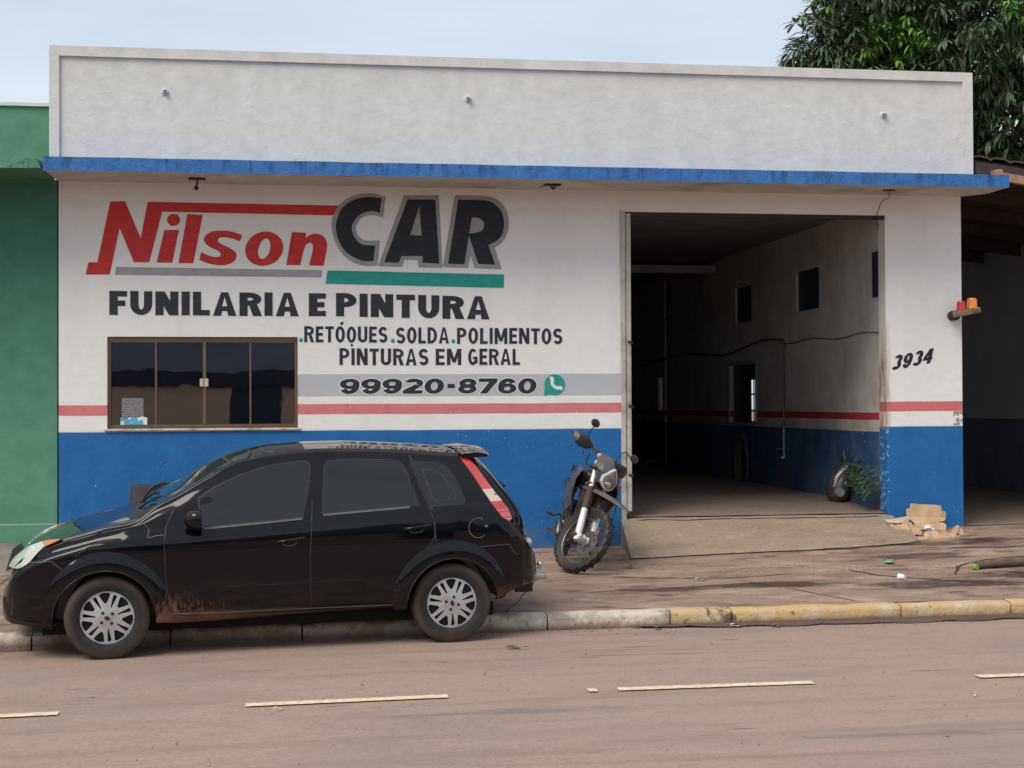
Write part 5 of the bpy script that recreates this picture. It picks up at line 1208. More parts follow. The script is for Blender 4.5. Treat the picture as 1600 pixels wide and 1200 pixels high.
# ------------------------------------------------------------------ black plastic panel leaning on the wall behind the bonnet
Mx = Matrix.Translation((-1.40,-0.38,0.22)) @ Matrix.Rotation(R(-10),4,'X')
r = empty('scrap_panel', Mx); tag(r, 'dark grey moulded panel leaning on the blue wall behind the car bonnet', 'scrap panel')
M_FELT = simple('grey_moulded_felt', (0.052,0.05,0.056), 0.75, scale=14, var=0.2)
b = MB(); b.slab([[(-0.30,0),(0.42,0),(0.42,0.66),(0.36,0.72),(0.12,0.745),(-0.02,0.77),(-0.20,0.785),(-0.235,0.76),(-0.27,0.45)]], [], -0.035, 0.035, lambda u,v,w: (u, w+0.03*math.sin(v*4), v), 0.08); b.build('shell', M_FELT, r, smooth=35)
b = MB(); b.tube(catmull([Vector(p) for p in ((-0.17,-0.05,0.28),(-0.145,-0.07,0.52),(-0.06,-0.075,0.70),(0.06,-0.06,0.775),(0.16,-0.04,0.765))], 5), 0.017, 8); b.build('arched_strap', simple('black_rubber_strap', (0.012,0.012,0.013), 0.6), r, smooth=60)
b = MB(); b.tube([(-0.12,-0.055,0.30),(-0.085,-0.06,0.55)], 0.012, 6); b.build('rib', M_FELT, r, smooth=60)
# ------------------------------------------------------------------ the parked hatchback
# stands on the two street-side tyre contacts, leaning a little because the far wheels are up on the kerb
_p1, _p2 = Vector((-1.326,-4.714,-0.025)), Vector((1.166,-4.516,-0.004)); _roll = R(1.7)
ex = (_p2-_p1).normalized(); _h = Vector((0,0,1)).cross(ex).normalized(); ey = _h*math.cos(_roll)+ex.cross(_h)*math.sin(_roll); ez = ex.cross(ey)
O_ = (_p1+_p2)/2+ey*0.8
CM = Matrix(((ex.x,ey.x,ez.x,O_.x),(ex.y,ey.y,ez.y,O_.y),(ex.z,ey.z,ez.z,O_.z),(0,0,0,1)))
car = empty('parked_car', CM); tag(car, 'black hatchback parked half on the pavement with red mud behind its front wheel', 'car')
# local frame: x towards the tail, y away from the street, z up
tW  = [(-1.955,.30),(-1.93,.47),(-1.88,.585),(-1.80,.67),(-1.68,.735),(-1.5,.785),(-1.25,.815),(-.8,.828),(0,.832),(.8,.83),(1.25,.822),(1.5,.80),(1.7,.765),(1.82,.70),(1.90,.59),(1.93,.42)]
tWb = [(-1.955,.26),(-1.9,.50),(-1.8,.61),(-1.6,.70),(-1.4,.745),(-1.1,.775),(-.8,.792),(0,.803),(.8,.80),(1.3,.785),(1.6,.745),(1.75,.69),(1.85,.60),(1.93,.38)]
tWr = [(-1.955,.20),(-1.87,.45),(-1.75,.57),(-1.55,.66),(-1.3,.70),(-1.05,.715),(-.9,.705),(-.57,.655),(-.3,.612),(0,.592),(.7,.588),(1.2,.585),(1.36,.582),(1.46,.59),(1.6,.625),(1.75,.65),(1.85,.57),(1.93,.34)]
tr_ = [(-1.955,.56),(-1.90,.635),(-1.87,.675),(-1.80,.745),(-1.7,.800),(-1.55,.850),(-1.3,.919),(-1.1,.955),(-1.03,.975),(-.906,1.072),(-.749,1.145),(-.568,1.245),(-.43,1.322),(-.292,1.378),(-.014,1.419),(.269,1.438),(.745,1.421),(1.133,1.394),(1.36,1.368),(1.44,1.34),(1.50,1.27),(1.59,1.165),(1.68,1.035),(1.75,.93),(1.85,.82),(1.93,.70)]
tt_ = [(-1.955,.57),(-1.873,.665),(-1.819,.71),(-1.729,.755),(-1.593,.83),(-1.456,.882),(-1.179,.952),(-1.016,.985),(-.9,1.015),(-.7,1.135),(-.4,1.312),(-.2,1.415),(-.085,1.452),(.21,1.472),(.56,1.478),(.967,1.455),(1.382,1.425),(1.50,1.395),(1.575,1.345),(1.63,1.28),(1.755,1.145),(1.87,.985),(1.91,.86),(1.93,.72)]
tb_ = [(-1.955,.24),(-1.90,.235),(-1.65,.245),(-.9,.24),(-.73,.234),(0,.252),(.9,.274),(1.6,.32),(1.75,.34),(1.80,.38),(1.93,.42)]
def belt(x): return min(0.925+0.047*(x+0.8), sm(tr_,x,.04)-0.045)
def section(x):
    W_, B_, Q_ = sm(tW,x,.03), sm(tWb,x,.04), sm(tWr,x,.04); zr_, zt, zb_ = sm(tr_,x,.035), sm(tt_,x,.04), sm(tb_,x,.05)
    zt = max(zt, zr_+0.004); bl = belt(x); z5 = min(0.80, bl-0.06); z4 = min(0.60, z5-0.09); z3 = min(0.40, z4-0.06)
    nose = max(0, 1-(x+1.955)/0.10) if x < -1.85 else 0
    tail = max(0, 1-(1.93-x)/0.09) if x > 1.84 else 0
    fx = lambda up_: x + nose*up_*0.045 + tail*(1-up_)*0.045
    P = [(fx(.2),0,zb_),(fx(.2),-W_*.80,zb_),(fx(.1),-W_*.955,zb_+.03),(fx(0),-W_*.99,z3),(fx(0),-W_,z4),(fx(.3),-(W_*.93+B_*.07+.002),z5),(fx(.7),-(B_+.006),bl-.03),(fx(.8),-(B_-.012),bl+.005),
         (fx(.9),-(Q_+(B_-Q_)*.50+.010),bl+(zr_-bl)*.50),(fx(1),-(Q_+.014),zr_-.035),(fx(1),-(Q_-.006),zr_),(fx(1),-Q_*.93,zr_+(zt-zr_)*.30+.004),(fx(1),-Q_*.78,zr_+(zt-zr_)*.58),(fx(1),-Q_*.5,zr_+(zt-zr_)*.82),(fx(1),0,zt)]
    return [Vector((p[0]-0.045*max(0.0, min(1.0, (-1.45-p[0])/0.5)), p[1], p[2])) for p in P]
def body_bm():
    xs = [-1.955,-1.945,-1.93,-1.915]+[-1.90+0.022*i for i in range(174)]
    xs = [x for x in xs if x < 1.925]+[1.93]
    S_ = [catmull(section(x), 5) for x in xs]; n = len(S_[0]); vs = []; fs = []
    full = []
    for s in S_:
        row = [Vector((p.x, p.y, p.z)) for p in s] + [Vector((p.x, -p.y, p.z)) for p in reversed(s[1:-1])]
        full.append(row); vs += row
    m = len(full[0])
    for i in range(len(full)-1):
        for k in range(m): fs.append((i*m+k, i*m+(k+1)%m, (i+1)*m+(k+1)%m, (i+1)*m+k))
    fs.append(tuple(range(m))); fs.append(tuple((len(full)-1)*m+k for k in range(m-1,-1,-1)))
    bm = bmesh.new(); V = [bm.verts.new(v) for v in vs]
    for f in fs: bm.faces.new([V[i] for i in f])
    bmesh.ops.recalc_face_normals(bm, faces=bm.faces); return bm
bm = body_bm(); BV = BVHTree.FromBMesh(bm)
def car_paint():
    g = G('dusty_black_car_paint'); X, Y, Z = g.xyz()
    # red mud thrown up behind the front wheel and along the sill
    az = g.math('SUBTRACT', 1.0, g.math('DIVIDE', g.math('ABSOLUTE', g.math('SUBTRACT', X, -0.78)), 0.62), clamp=True)
    hz = g.fade(Z, 0.66, 0.30)
    st = g.noise(1.0, 9, g.map((52, 52, 15), rot=(0, R(32), 0)), 0.72)
    m1 = g.math('MULTIPLY', g.math('MULTIPLY', az, hz, clamp=True), 1.1, clamp=True)
    th = g.math('SUBTRACT', g.math('ADD', g.math('ADD', g.math('MULTIPLY', st, 0.75), g.math('MULTIPLY', g.noise(7, 4), 0.35)), g.math('MULTIPLY', m1, 0.26)), 0.715)
    m1 = g.math('MULTIPLY', g.math('MULTIPLY', th, 7.0, clamp=True), m1, clamp=True)
    fx = g.math('MULTIPLY', g.fade(X, 0.35, -0.75), g.math('GREATER_THAN', X, -1.0))
    m2 = g.math('MULTIPLY', g.fade(Z, 0.335, 0.295), g.math('MULTIPLY', fx, g.ramp(g.noise(7, 6), [(0.25, 0.35), (0.6, 1)])), clamp=True)
    m3 = g.math('MULTIPLY', g.fade(Z, 0.60, 0.25), g.ramp(g.noise(9, 6, g.map((1,1,3))), [(0.45, 0), (0.8, 0.14)]), clamp=True)
    m4 = g.math('MULTIPLY', g.math('MULTIPLY', g.fade(Z, 0.42, 0.31), g.math('GREATER_THAN', X, 1.55)), 0.7, clamp=True)
    mud = g.math('MAXIMUM', g.math('MAXIMUM', m1, m2), g.math('MAXIMUM', m3, m4))
    mud = g.math('MULTIPLY', mud, g.math('LESS_THAN', Y, -0.2))
    film = g.ramp(g.noise(3, 5), [(0.3, (0.002,0.002,0.0028)), (0.7, (0.0035,0.0035,0.005))])
    up_ = g.n('NewGeometry').outputs['Normal']; nzz = g.xyz(up_)[2]
    film = g.mix(g.math('MULTIPLY', g.fade(nzz, 0.3, 1.0), 0.12), film, (0.10,0.075,0.06))
    c = g.mix(mud, film, g.mix(g.noise(20, 4), (0.15,0.062,0.036), (0.25,0.115,0.07)))
    r = g.math('MAXIMUM', g.math('MULTIPLY', mud, 0.85), g.ramp(g.noise(6, 6), [(0.3, 0.03), (0.8, 0.10)]))
    g.bump(g.math('ADD', g.math('MULTIPLY', mud, 1.2), g.math('MULTIPLY', g.noise(1.4, 1), 0.25)), 0.10, 0.02)
    return g.set(color=c, rough=r, spec=0.5, ior=1.40)
M_PAINT = car_paint()
M_TRIM = simple('black_rubber', (0.012,0.012,0.013), 0.55, scale=30)
M_GAP = simple('panel_gap_black', (0.002,0.002,0.002), 0.9)
M_SEAM = simple('seam_and_edge_highlight', (0.048,0.045,0.044), 0.5, scale=9, var=0.5)  # lighter grey for seam lines, painted as light caught on panel edges
M_CGLASS = glass_mat('tinted_car_glass', (0.004,0.0045,0.005), 1.62, 0.02, 0.03)
M_SCREEN = glass_mat('windscreen_glass', (0.030,0.055,0.045), 1.7, 0.02, 0.0)
M_CHROME = simple('chrome', (0.62,0.62,0.62), 0.12, metal=1.0, var=0.04)
M_SILVER = simple('silver_wheel_paint', (0.50,0.50,0.51), 0.34, metal=0.35, scale=10, var=0.12, dirt=(0.25,0.19,0.15), dirt_amt=0.15)
# body with the wheel arches cut out
me = bpy.data.meshes.new('body'); bm.to_mesh(me); bm.free()
body = link_mesh('body', me, None)
for (wx, wz) in ((-1.255,.285),(1.25,.285)):
    for s in (-1, 1):
        c = MB(); rr = 0.352
        prof = [(0,-0.60),(rr,-0.60),(rr,0.60),(0,0.60)]
        c.lathe([(0,0),(rr,0),(rr,0.5),(0,0.5)], 56, Matrix.Translation((wx, s*0.57 if s > 0 else -1.07, wz)))
        co = c.build('cutter', None, None)
        md = body.modifiers.new('b', 'BOOLEAN'); md.operation = 'DIFFERENCE'; md.solver = 'EXACT'; md.object = co
        dg = bpy.context.evaluated_depsgraph_get(); dg.update(); nm = bpy.data.meshes.new_from_object(body.evaluated_get(dg))
        body.modifiers.clear(); body.data = nm; bpy.data.objects.remove(co)
body.data.materials.clear(); body.data.materials.append(M_PAINT); body.data.shade_smooth(); body.data.set_sharp_from_angle(angle=R(38)); body.parent = car; body.name = 'body'

def nrm_smooth(u, v, mode, side, n0):
    s = Vector((0,0,0))
    for du in (-0.026, -0.013, 0, 0.013, 0.026):
        for dv in (-0.026, -0.013, 0, 0.013, 0.026):
            p, n = hit(u+du, v+dv, mode, side)
            if n.dot(n0) < 0: n = -n
            if n.dot(n0) > 0.6: s += n
    return s.normalized() if s.length > 0.1 else n0
def wxp(x): return x-0.045*max(0.0, min(1.0, (-1.45-x)/0.5))
def hit(u, v, mode, side):
    if mode != 'rear': u = wxp(u)
    if mode == 'side': h = BV.ray_cast(Vector((u, side*3, v)), Vector((0,-side,0)))
    elif mode == 'top': h = BV.ray_cast(Vector((u, v, 3)), Vector((0,0,-1)))
    elif mode == 'rear': h = BV.ray_cast(Vector((4, u, v)), Vector((-1,0,0)))
    if h[0] is not None and mode == 'side' and h[0].y*side < 0.15: h = (None, None)
    if h[0] is None:
        q = Vector((u, side*0.72, v)) if mode == 'side' else Vector((u, v, 1)); h = BV.find_nearest(q)
    return h[0], h[1]
def patch(name, m, adds, subs=(), off=0.003, rim=0.006, step=0.05, mode='side', side=-1, parent=None, offf=None, smooth=40, bevel=0.0):
    vv, tt = fill2d(adds, subs, step); P = []; Nn = []
    bd = set()
    be = boundary(tt)
    for a, c in be: bd.add(a); bd.add(c)
    for i, (u, v) in enumerate(vv):
        p, n = hit(u, v, mode, side)
        if mode == 'side' and n.y*side < 0: n = -n
        if mode == 'top' and n.z < 0: n = -n
        n = nrm_smooth(u, v, mode, side, n)
        o = offf(u, v) if offf else off
        if bevel and i in bd: o -= bevel
        P.append(p+n*o); Nn.append(n)
    b = MB(); k = len(P)
    b.add(P+[p-n*rim for p, n in zip(P, Nn)], [tuple(t) for t in tt]+[(c, a, a+k, c+k) for a, c in be])
    o = b.build(name, m, parent, smooth='raw', weld=False)
    me_ = o.data; me_.shade_smooth()
    if not offf: me_.normals_split_custom_set_from_vertices([tuple(x) for x in Nn+Nn])
    else: me_.set_sharp_from_angle(angle=R(smooth))
    return o
def gapline(pts, w=0.004, mode='side', side=-1, parent=None, m='seam', name='seam', off=0.0012):
    P = catmull([Vector((p[0], p[1], 0)) for p in pts], 5); Q = []
    for i, p in enumerate(P):
        t = (P[min(i+1,len(P)-1)]-P[max(i-1,0)]).normalized(); n2 = Vector((-t.y, t.x, 0))
        for s in (-1, 1):
            q = p+n2*w*s; h, n = hit(q.x, q.y, mode, side)
            if mode == 'side' and n.y*side < 0: n = -n
            Q.append(h+n*off)
    b = MB(); b.add(Q, [(2*i, 2*i+1, 2*i+3, 2*i+2) for i in range(len(P)-1)]); return b.build(name, M_SEAM if m == 'seam' else m, parent, smooth='raw')

fdoor = [(0.279,1.398),(-.02,1.383),(-.25,1.336),(-.434,1.257),(-.618,1.156),(-.771,1.046),(-.793,1.021),(-.83,.936),(-.845,.811),(-.838,.583),(-.820,.378),(-.789,.317),(-.307,.317),(.19,.319),(.191,.73),(.214,1.092),(.245,1.249)]
rdoor = [(.292,1.398),(.738,1.394),(.905,1.380),(.965,1.346),(1.022,1.166),(1.078,1.01),(1.106,.928),(1.111,.80),(1.075,.745),(1.034,.702),(.939,.601),(.863,.485),(.83,.353),(.807,.319),(.203,.321),(.204,.73),(.227,1.092),(.258,1.249)]
fwin = [(-.596,1.122),(-.482,1.196),(-.299,1.276),(-.114,1.331),(.05,1.356),(.165,1.364),(.196,1.355),(.206,1.330),(.185,1.183),(.136,.975),(-.219,.949),(-.556,.926),(-.585,.945)]
rwin = [(.322,1.335),(.345,1.360),(.39,1.367),(.543,1.370),(.82,1.358),(.875,1.345),(.905,1.318),(.934,1.251),(.946,1.147),(.933,1.036),(.617,1.017),(.292,.997),(.30,1.15)]
rtri = [(.962,1.20),(1.012,1.030),(.948,1.026)]
quarter = [(.985,1.346),(1.17,1.334),(1.231,1.306),(1.285,1.241),(1.331,1.139),(1.358,1.058),(1.345,1.035),(1.10,1.019),(1.05,1.13)]
qin = [(1.055,1.288),(1.141,1.280),(1.197,1.242),(1.245,1.173),(1.290,1.092),(1.271,1.070),(1.139,1.061),(1.110,1.083)]
def ring(P, d): return offs(P, d)
M_WEAVE = simple('seal_and_highlight_grey', (0.10,0.10,0.105), 0.35)  # grey of the rubber strips, also used for painted highlights on handles and sill
for side in (-1, 1):
    # doors with their windows, seals and handles
    for nm, D, Wn in (('front_door', fdoor, fwin), ('rear_door', rdoor, rwin)):
        sub = [ring(Wn, 0.008)]
        if nm == 'rear_door': sub.append(rtri)
        d = patch(nm, M_PAINT, [D], sub, 0.0045, 0.010, 0.045, side=side, parent=car, bevel=0.0022)
        patch('window', M_CGLASS, [Wn], [], 0.0012, 0.004, 0.06, side=side, parent=d)
        patch('window_seal', M_TRIM, [ring(Wn, 0.009)], [ring(Wn, 0.001)], 0.0035, 0.006, 0.03, side=side, parent=d)
        if nm == 'rear_door': patch('rear_pane', M_CGLASS, [rtri], [], 0.0015, 0.004, 0.05, side=side, parent=d)
        dp = [D[i % len(D)] for i in (range(5, 16) if nm == 'front_door' else range(3, 14))]; gapline([q_ for a_, b_ in zip(dp, dp[1:]) for q_ in [(a_[0]+(b_[0]-a_[0])*k_/4, a_[1]+(b_[1]-a_[1])*k_/4) for k_ in range(4)]]+[dp[-1]], 0.0020, side=side, parent=d, name='door_edge_highlight', off=0.0050)  # thin grey line painted as the highlight on the door's edge
        # bright waist strip below the glass
        q = [p for p in Wn if p[1] < (0.98 if nm == 'front_door' else 1.04)]
        q.sort(); L0 = [(p[0], p[1]-0.010) for p in q]; L1 = [(p[0], p[1]-0.022) for p in reversed(q)]
        patch('waist_strip', M_WEAVE, [L0+L1], [], 0.0085, 0.006, 0.05, side=side, parent=d)
        hx, hz = (0.052, .812) if nm == 'front_door' else (0.985, .875)
        h0, n0 = hit(hx, hz, 'side', side)
        tl = R(-5)
        Mh = Matrix.Translation(h0) @ Matrix.Rotation(tl*1.0, 4, 'Y')
        b = MB(); vs = []
        b.lathe([(0,0.012),(0.042,0.006),(0.050,0.0),(0.048,-0.003)], 24, Mh @ Matrix.Translation((0,side*0.003,0)) @ Matrix.Diagonal((1.0,1.0 if side>0 else 1.0,0.80,1)))
        b.build('handle_recess', M_GAP, d, smooth=50)
        b = MB()
        b.tube([(-.098,side*0.006,-.002),(-.088,side*0.026,0),(-.04,side*0.034,.002),(.04,side*0.034,.004),(.088,side*0.028,.005),(.098,side*0.008,.005)], [0.012,0.016,0.017,0.017,0.018,0.012], 12, Mh, flat=0.75)
        b.build('door_handle', M_PAINT, d, smooth=60)
        b = MB(); b.tube(catmull([Vector((-.062,side*.010,-.014)),Vector((-.045,side*.012,-.034)),Vector((-.01,side*.012,-.038)),Vector((.025,side*.012,-.034)),Vector((.040,side*.010,-.018))], 4), .0045, 6, Mh); b.build('recess_highlight', M_WEAVE, d, smooth=60)  # grey arc stands in for the glint below the handle
        if nm == 'front_door' and side < 0:
            b = MB(); b.sphere((.085,side*.036,.006),(.009,.006,.009),12,8,Mh); b.build('lock_cylinder', M_CHROME, d, smooth=60)
    # rubbing crease along the doors' lower flank
    # rear quarter light
    ql = patch('quarter_window', M_CGLASS, [quarter], [], 0.0022, 0.005, 0.05, side=side, parent=car)
    patch('quarter_seal', M_SEAM, [ring(qin,0.003)], [qin], 0.0034, 0.003, 0.03, side=side, parent=ql)
    patch('quarter_rim', M_TRIM, [ring(quarter,0.005)], [quarter], 0.003, 0.004, 0.03, side=side, parent=ql)
    # wing, bumpers and their shut lines
    gapline([(-1.475,.600),(-1.57,.672),(-1.612,.706),(-1.70,.700),(-1.765,.690)], side=side, parent=body)
    gapline([(-1.385,.738),(-1.40,.66)], 0.003, side=side, parent=body)
    gapline([(-1.56,.842),(-1.476,.866),(-1.319,.911),(-1.103,.946),(-1.047,.962)], 0.004, side=side, parent=body)
    gapline([(-1.46,.74),(-1.38,.80),(-1.26,.84),(-1.16,.86)], 0.002, side=side, parent=body)
    gapline([(-1.0,.968),(-.953,.915),(-.96,.86),(-.895,.872),(-.845,.875)], 0.003, side=side, parent=body)
    gapline([(-.86,.318),(-.60,.309),(.20,.311),(.80,.312)], 0.004, side=side, parent=body, m=M_WEAVE, name='sill_highlight', off=0.011)  # pale strip painted as the bright highlight along the door bottoms
    gapline([(1.40,.70),(1.47,.712),(1.60,.716),(1.69,.716),(1.72,.67),(1.77,.63)], 0.0035, side=side, parent=body)
    gapline([(1.36,.60),(1.40,.65),(1.44,.71)], 0.003, side=side, parent=body)
    gapline([(1.115,.91),(1.118,.80),(1.122,.765)], 0.003, side=side, parent=body)
    gapline([(.96,1.40),(1.0,1.30),(1.06,1.12),(1.10,1.0)], 0.003, side=side, parent=body)
    # sill and lower bumper blades
    patch('sill', M_PAINT, [[(-.885,.243),(-.72,.238),(.01,.254),(.905,.278),(.86,.305),(.2,.294),(-.6,.288),(-.885,.30)]], [], 0.010, 0.014, 0.05, side=side, parent=car, bevel=0.003)
    # wheel arch flares
    for (wx, a0, a1, nm) in ((-1.255, -2, 196, 'front_flare'), (1.25, -8, 186, 'rear_flare')):
        r0, r1 = 0.350, 0.470; P = []; n = 40
        for i in range(n+1):
            t = R(a0+(a1-a0)*i/n); k = r1 if nm == 'rear_flare' else r1
            k = r1+0.015*math.sin(t)**4 - (0.06*max(0, -math.cos(t))**3 if nm == 'front_flare' else 0.05*max(0, math.cos(t))**3)
            P.append((wx+k*math.cos(t), .285+k*math.sin(t)))
        for i in range(n, -1, -1):
            t = R(a0+(a1-a0)*i/n); P.append((wx+r0*math.cos(t), .285+r0*math.sin(t)))
        def ff(u, v, wx=wx):
            rr = math.hypot(u-wx, v-.285); t = (rr-r0)/(r1-r0); t = max(0, min(1, t)); return 0.004+0.030*(1-t**3.2)
        patch(nm, M_PAINT, [P], [], 0, 0.016, 0.03, side=side, parent=car, offf=ff, smooth=50)
        b = MB(); pts = []
        for i in range(n+1):
            t = R(a0+(a1-a0)*i/n); u = wx+(r0+0.003)*math.cos(t); v = .285+(r0+0.003)*math.sin(t); p, nn = hit(u, v, 'side', side); pts.append(p+Vector((0, side*0.032, 0)))
        b.tube(pts, 0.006, 6); b.build('arch_lip', M_TRIM, body, smooth=60)
    # lamps
    head = [(-1.872,.634),(-1.868,.665),(-1.845,.712),(-1.806,.752),(-1.742,.795),(-1.675,.822),(-1.616,.838),(-1.555,.842),(-1.60,.822),(-1.658,.796),(-1.70,.751),(-1.745,.695),(-1.785,.658),(-1.83,.636)]
    g = bpy.data.materials.get('headlamp_lens')
    if not g:
        gg = G('headlamp_lens'); X, Y, Z = gg.xyz()
        cc = gg.mix(gg.ramp(gg.vor(17, gg.map((1, 0.6, 1))), [(0.08, 0), (0.4, 1)]), (0.66,0.68,0.58), (0.46,0.49,0.42))
        amb = gg.math('GREATER_THAN', gg.math('ADD', X, gg.math('MULTIPLY', gg.math('SUBTRACT', Z, 0.82), 0.8)), -1.688)
        cc = gg.mix(amb, cc, (0.52,0.19,0.06)); M_HEAD = gg.set(color=cc, rough=0.08, coat=1.0, ior=1.6)
        gg = G('tail_lamp_lens'); X, Y, Z = gg.xyz()
        rd = gg.ramp(gg.noise(10, 3), [(0.3, (0.48,0.020,0.018)), (0.7, (0.62,0.05,0.045))])
        rd = gg.mix(gg.math('GREATER_THAN', gg.math('ADD', Z, gg.math('MULTIPLY', X, 1.35)), 3.325), rd, (0.30,0.010,0.012))
        wz = gg.band(Z, 1.045, 1.135); cc = gg.mix(wz, rd, (0.62,0.46,0.38)); cc = gg.mix(gg.band(Z, 0.0, 0.985), cc, gg.mix(gg.math('GREATER_THAN', gg.math('FRACT', gg.math('MULTIPLY', Z, 24)), 0.25), rd, (0.70,0.12,0.11)))
        M_TAIL = gg.set(color=cc, rough=0.06, coat=1.0, ior=1.6)
    head = [(-1.900,.632),(-1.885,.665),(-1.85,.712),(-1.806,.755),(-1.742,.800),(-1.675,.828),(-1.616,.844),(-1.545,.850),(-1.60,.822),(-1.658,.794),(-1.70,.749),(-1.742,.695),(-1.780,.658),(-1.83,.636)]
    def hf(u, v, w, side=side):
        Q_, W_, zr_ = sm(tWr,u,.04), sm(tW,u,.04), sm(tr_,u,.04)
        t = (zr_-v)/0.20; y = Q_+(W_-Q_)*max(0.0, min(1.0, t))**0.8 if t > 0 else Q_+t*0.20
        bul = (0.016 if side < 0 else -0.012)+w
        return (wxp(u)-bul*0.5, side*(y+bul), v+bul*0.35)
    b = MB(); b.slab([head], [], -0.03, 0.0, hf, 0.02); b.build('headlight', M_HEAD, car, smooth=50)
    tail = [(1.350,1.374),(1.422,1.362),(1.452,1.325),(1.520,1.232),(1.592,1.125),(1.652,1.035),(1.698,.98),(1.727,.906),(1.70,.889),(1.642,.921),(1.587,.992),(1.500,1.133),(1.425,1.262)]
    patch('taillight', M_TAIL, [tail], [], 0.010, 0.014, 0.025, side=side, parent=car, bevel=0.004)
    # fog lamp pocket and lower blade of the front bumper
    patch('bumper_blade', M_TRIM, [[(-1.90,.27),(-1.86,.255),(-1.66,.245),(-1.66,.262),(-1.85,.285),(-1.90,.30)]], [], 0.012, 0.016, 0.03, side=side, parent=car)
    patch('fog_lamp_pocket', M_GAP, [[(-1.945,.40),(-1.925,.43),(-1.895,.36),(-1.885,.30),(-1.905,.29),(-1.935,.34)]], [], 0.003, 0.004, 0.02, side=side, parent=car)
    # door mirror
    if True:
        b = MB(); c = Vector((-.615, side*0.90, .985))
        rings = [(-0.088,.020,.016,-.005),(-0.080,.040,.036,0),(-0.060,.066,.056,0.003),(-0.030,.084,.068,0.004),(0.0,.092,.073,0.004),(0.022,.090,.071,0.0),(0.030,.084,.066,0.0)]
        vs = []; n = 20
        for (xx, a, h, dz) in rings:
            for k in range(n):
                t = 2*math.pi*k/n; ct, st_ = math.cos(t), math.sin(t); sg = lambda q: (abs(q)**0.75)*(1 if q > 0 else -1)
                vs.append(c+Vector((xx, sg(ct)*a, sg(st_)*h+dz)))
        fs = [(i*n+k, i*n+(k+1)%n, (i+1)*n+(k+1)%n, (i+1)*n+k) for i in range(len(rings)-1) for k in range(n)]+[tuple(range(n-1,-1,-1)), tuple((len(rings)-1)*n+k for k in range(n))]
        b.add(vs, fs); mh = b.build('door_mirror', M_PAINT, car, smooth=40)
        b = MB(); b.add([c+Vector((0.0312, 0.078*math.cos(t)*1.0, 0.060*math.sin(t))) for t in [2*math.pi*k/20 for k in range(20)]], [tuple(range(20))]); b.build('mirror_glass', M_CHROME, mh, smooth='raw')
        b = MB(); b.tube([(-.625, side*.77, .930),(-.620, side*.83, .935),(-.618, side*.88,.945)], [0.035,0.028,0.03], 10, flat=0.6); b.build('mirror_foot', M_TRIM, mh, smooth=50)
# windscreen, roof ditches, hatch glass, bonnet
patch('windscreen', M_SCREEN, [[(-.985,-.45),(-.895,-.645),(-.62,-.605),(-.315,-.555),(-.25,-.50),(-.215,-.25),(-.205,0),(-.215,.25),(-.25,.50),(-.315,.555),(-.62,.605),(-.895,.645),(-.985,.45),(-1.01,0)]], [], 0.003, 0.006, 0.06, 'top', parent=car)
ws = [(-.990,-.45),(-.900,-.655),(-.62,-.615),(-.31,-.565)]
gapline([(-.905,-.662),(-.62,-.622),(-.305,-.572)], 0.010, 'top', parent=body, m=M_TRIM, name='screen_seal', off=0.004)
gapline([(-.905,.662),(-.62,.622),(-.305,.572)], 0.010, 'top', parent=body, m=M_TRIM, name='screen_seal', off=0.004)
gapline([(-.245,-.52),(-.205,-.25),(-.195,0),(-.205,.25),(-.245,.52)], 0.008, 'top', parent=body, m=M_TRIM, name='screen_seal', off=0.004)
for s in (-1, 1):
    gapline([(-.30,s*.545),(0,s*.535),(.7,s*.532),(1.30,s*.527)], 0.007, 'top', parent=body, m=M_TRIM, name='roof_ditch', off=0.002)
    gapline([(-1.03,s*.705),(-1.3,s*.665),(-1.6,s*.60),(-1.72,s*.53)], 0.003, 'top', parent=body, name='bonnet_seam')
# cowl grille and wipers
patch('cowl_grille', M_TRIM, [[(-1.065,-.60),(-.985,-.64),(-.90,-.655),(-.985,-.45),(-1.012,0),(-.985,.45),(-.90,.655),(-.985,.64),(-1.065,.60),(-1.095,0)]], [], 0.004, 0.006, 0.06, 'top', parent=car)
def wiper(x0, y0, x1, y1, x2, y2):
    p0, n = hit(x0, y0, 'top', 1); p1, n1 = hit(x1, y1, 'top', 1); p2, n2 = hit(x2, y2, 'top', 1)
    b = MB(); pm = (p0+p1)/2+Vector((0,0,0.03)); b.tube([p0+Vector((0,0,.012)), pm, p1+n1*0.028], [0.009,0.007,0.005], 8)
    w = b.build('wiper', M_TRIM, car, smooth=50)
    b = MB(); dirv = (p1-p2); a = p1+n1*0.016; q = p2+n2*0.016; b.tube([q, (a+q)/2+n1*0.008, a, a+(a-q)*0.25], 0.007, 6); b.build('wiper_blade', M_TRIM, w, smooth=50)
wiper(-1.03,-.02, -.90,-.42, -.955,-.12); wiper(-1.03,.45, -.89,.10, -.955,.38)
# hatch glass with its frame, spoiler and rear wiper
patch('hatch_glass', M_CGLASS, [[(-.50,1.33),(.50,1.33),(.56,1.08),(.56,1.03),(-.56,1.03),(-.56,1.08)]], [], 0.003, 0.006, 0.06, 'rear', parent=car)
b = MB(); vs = []; n = 14
for i in range(n+1):
    y = -.60+1.20*i/n; e = abs(y)/.60; dx = -0.05*e**2; dz = -0.025*e**2
    vs += [(1.36+dx*0.3,y,1.428-0.036*e**2),(1.50+dx*.5,y,1.434+dz),(1.605+dx,y,1.420+dz),(1.628+dx,y,1.402+dz),(1.60+dx,y,1.398+dz),(1.45+dx,y,1.392+dz)]
fs = []
for i in range(n):
    for k in range(6): fs.append((i*6+k, i*6+(k+1)%6, (i+1)*6+(k+1)%6, (i+1)*6+k))
fs += [tuple(range(5,-1,-1)), tuple(n*6+k for k in range(6))]
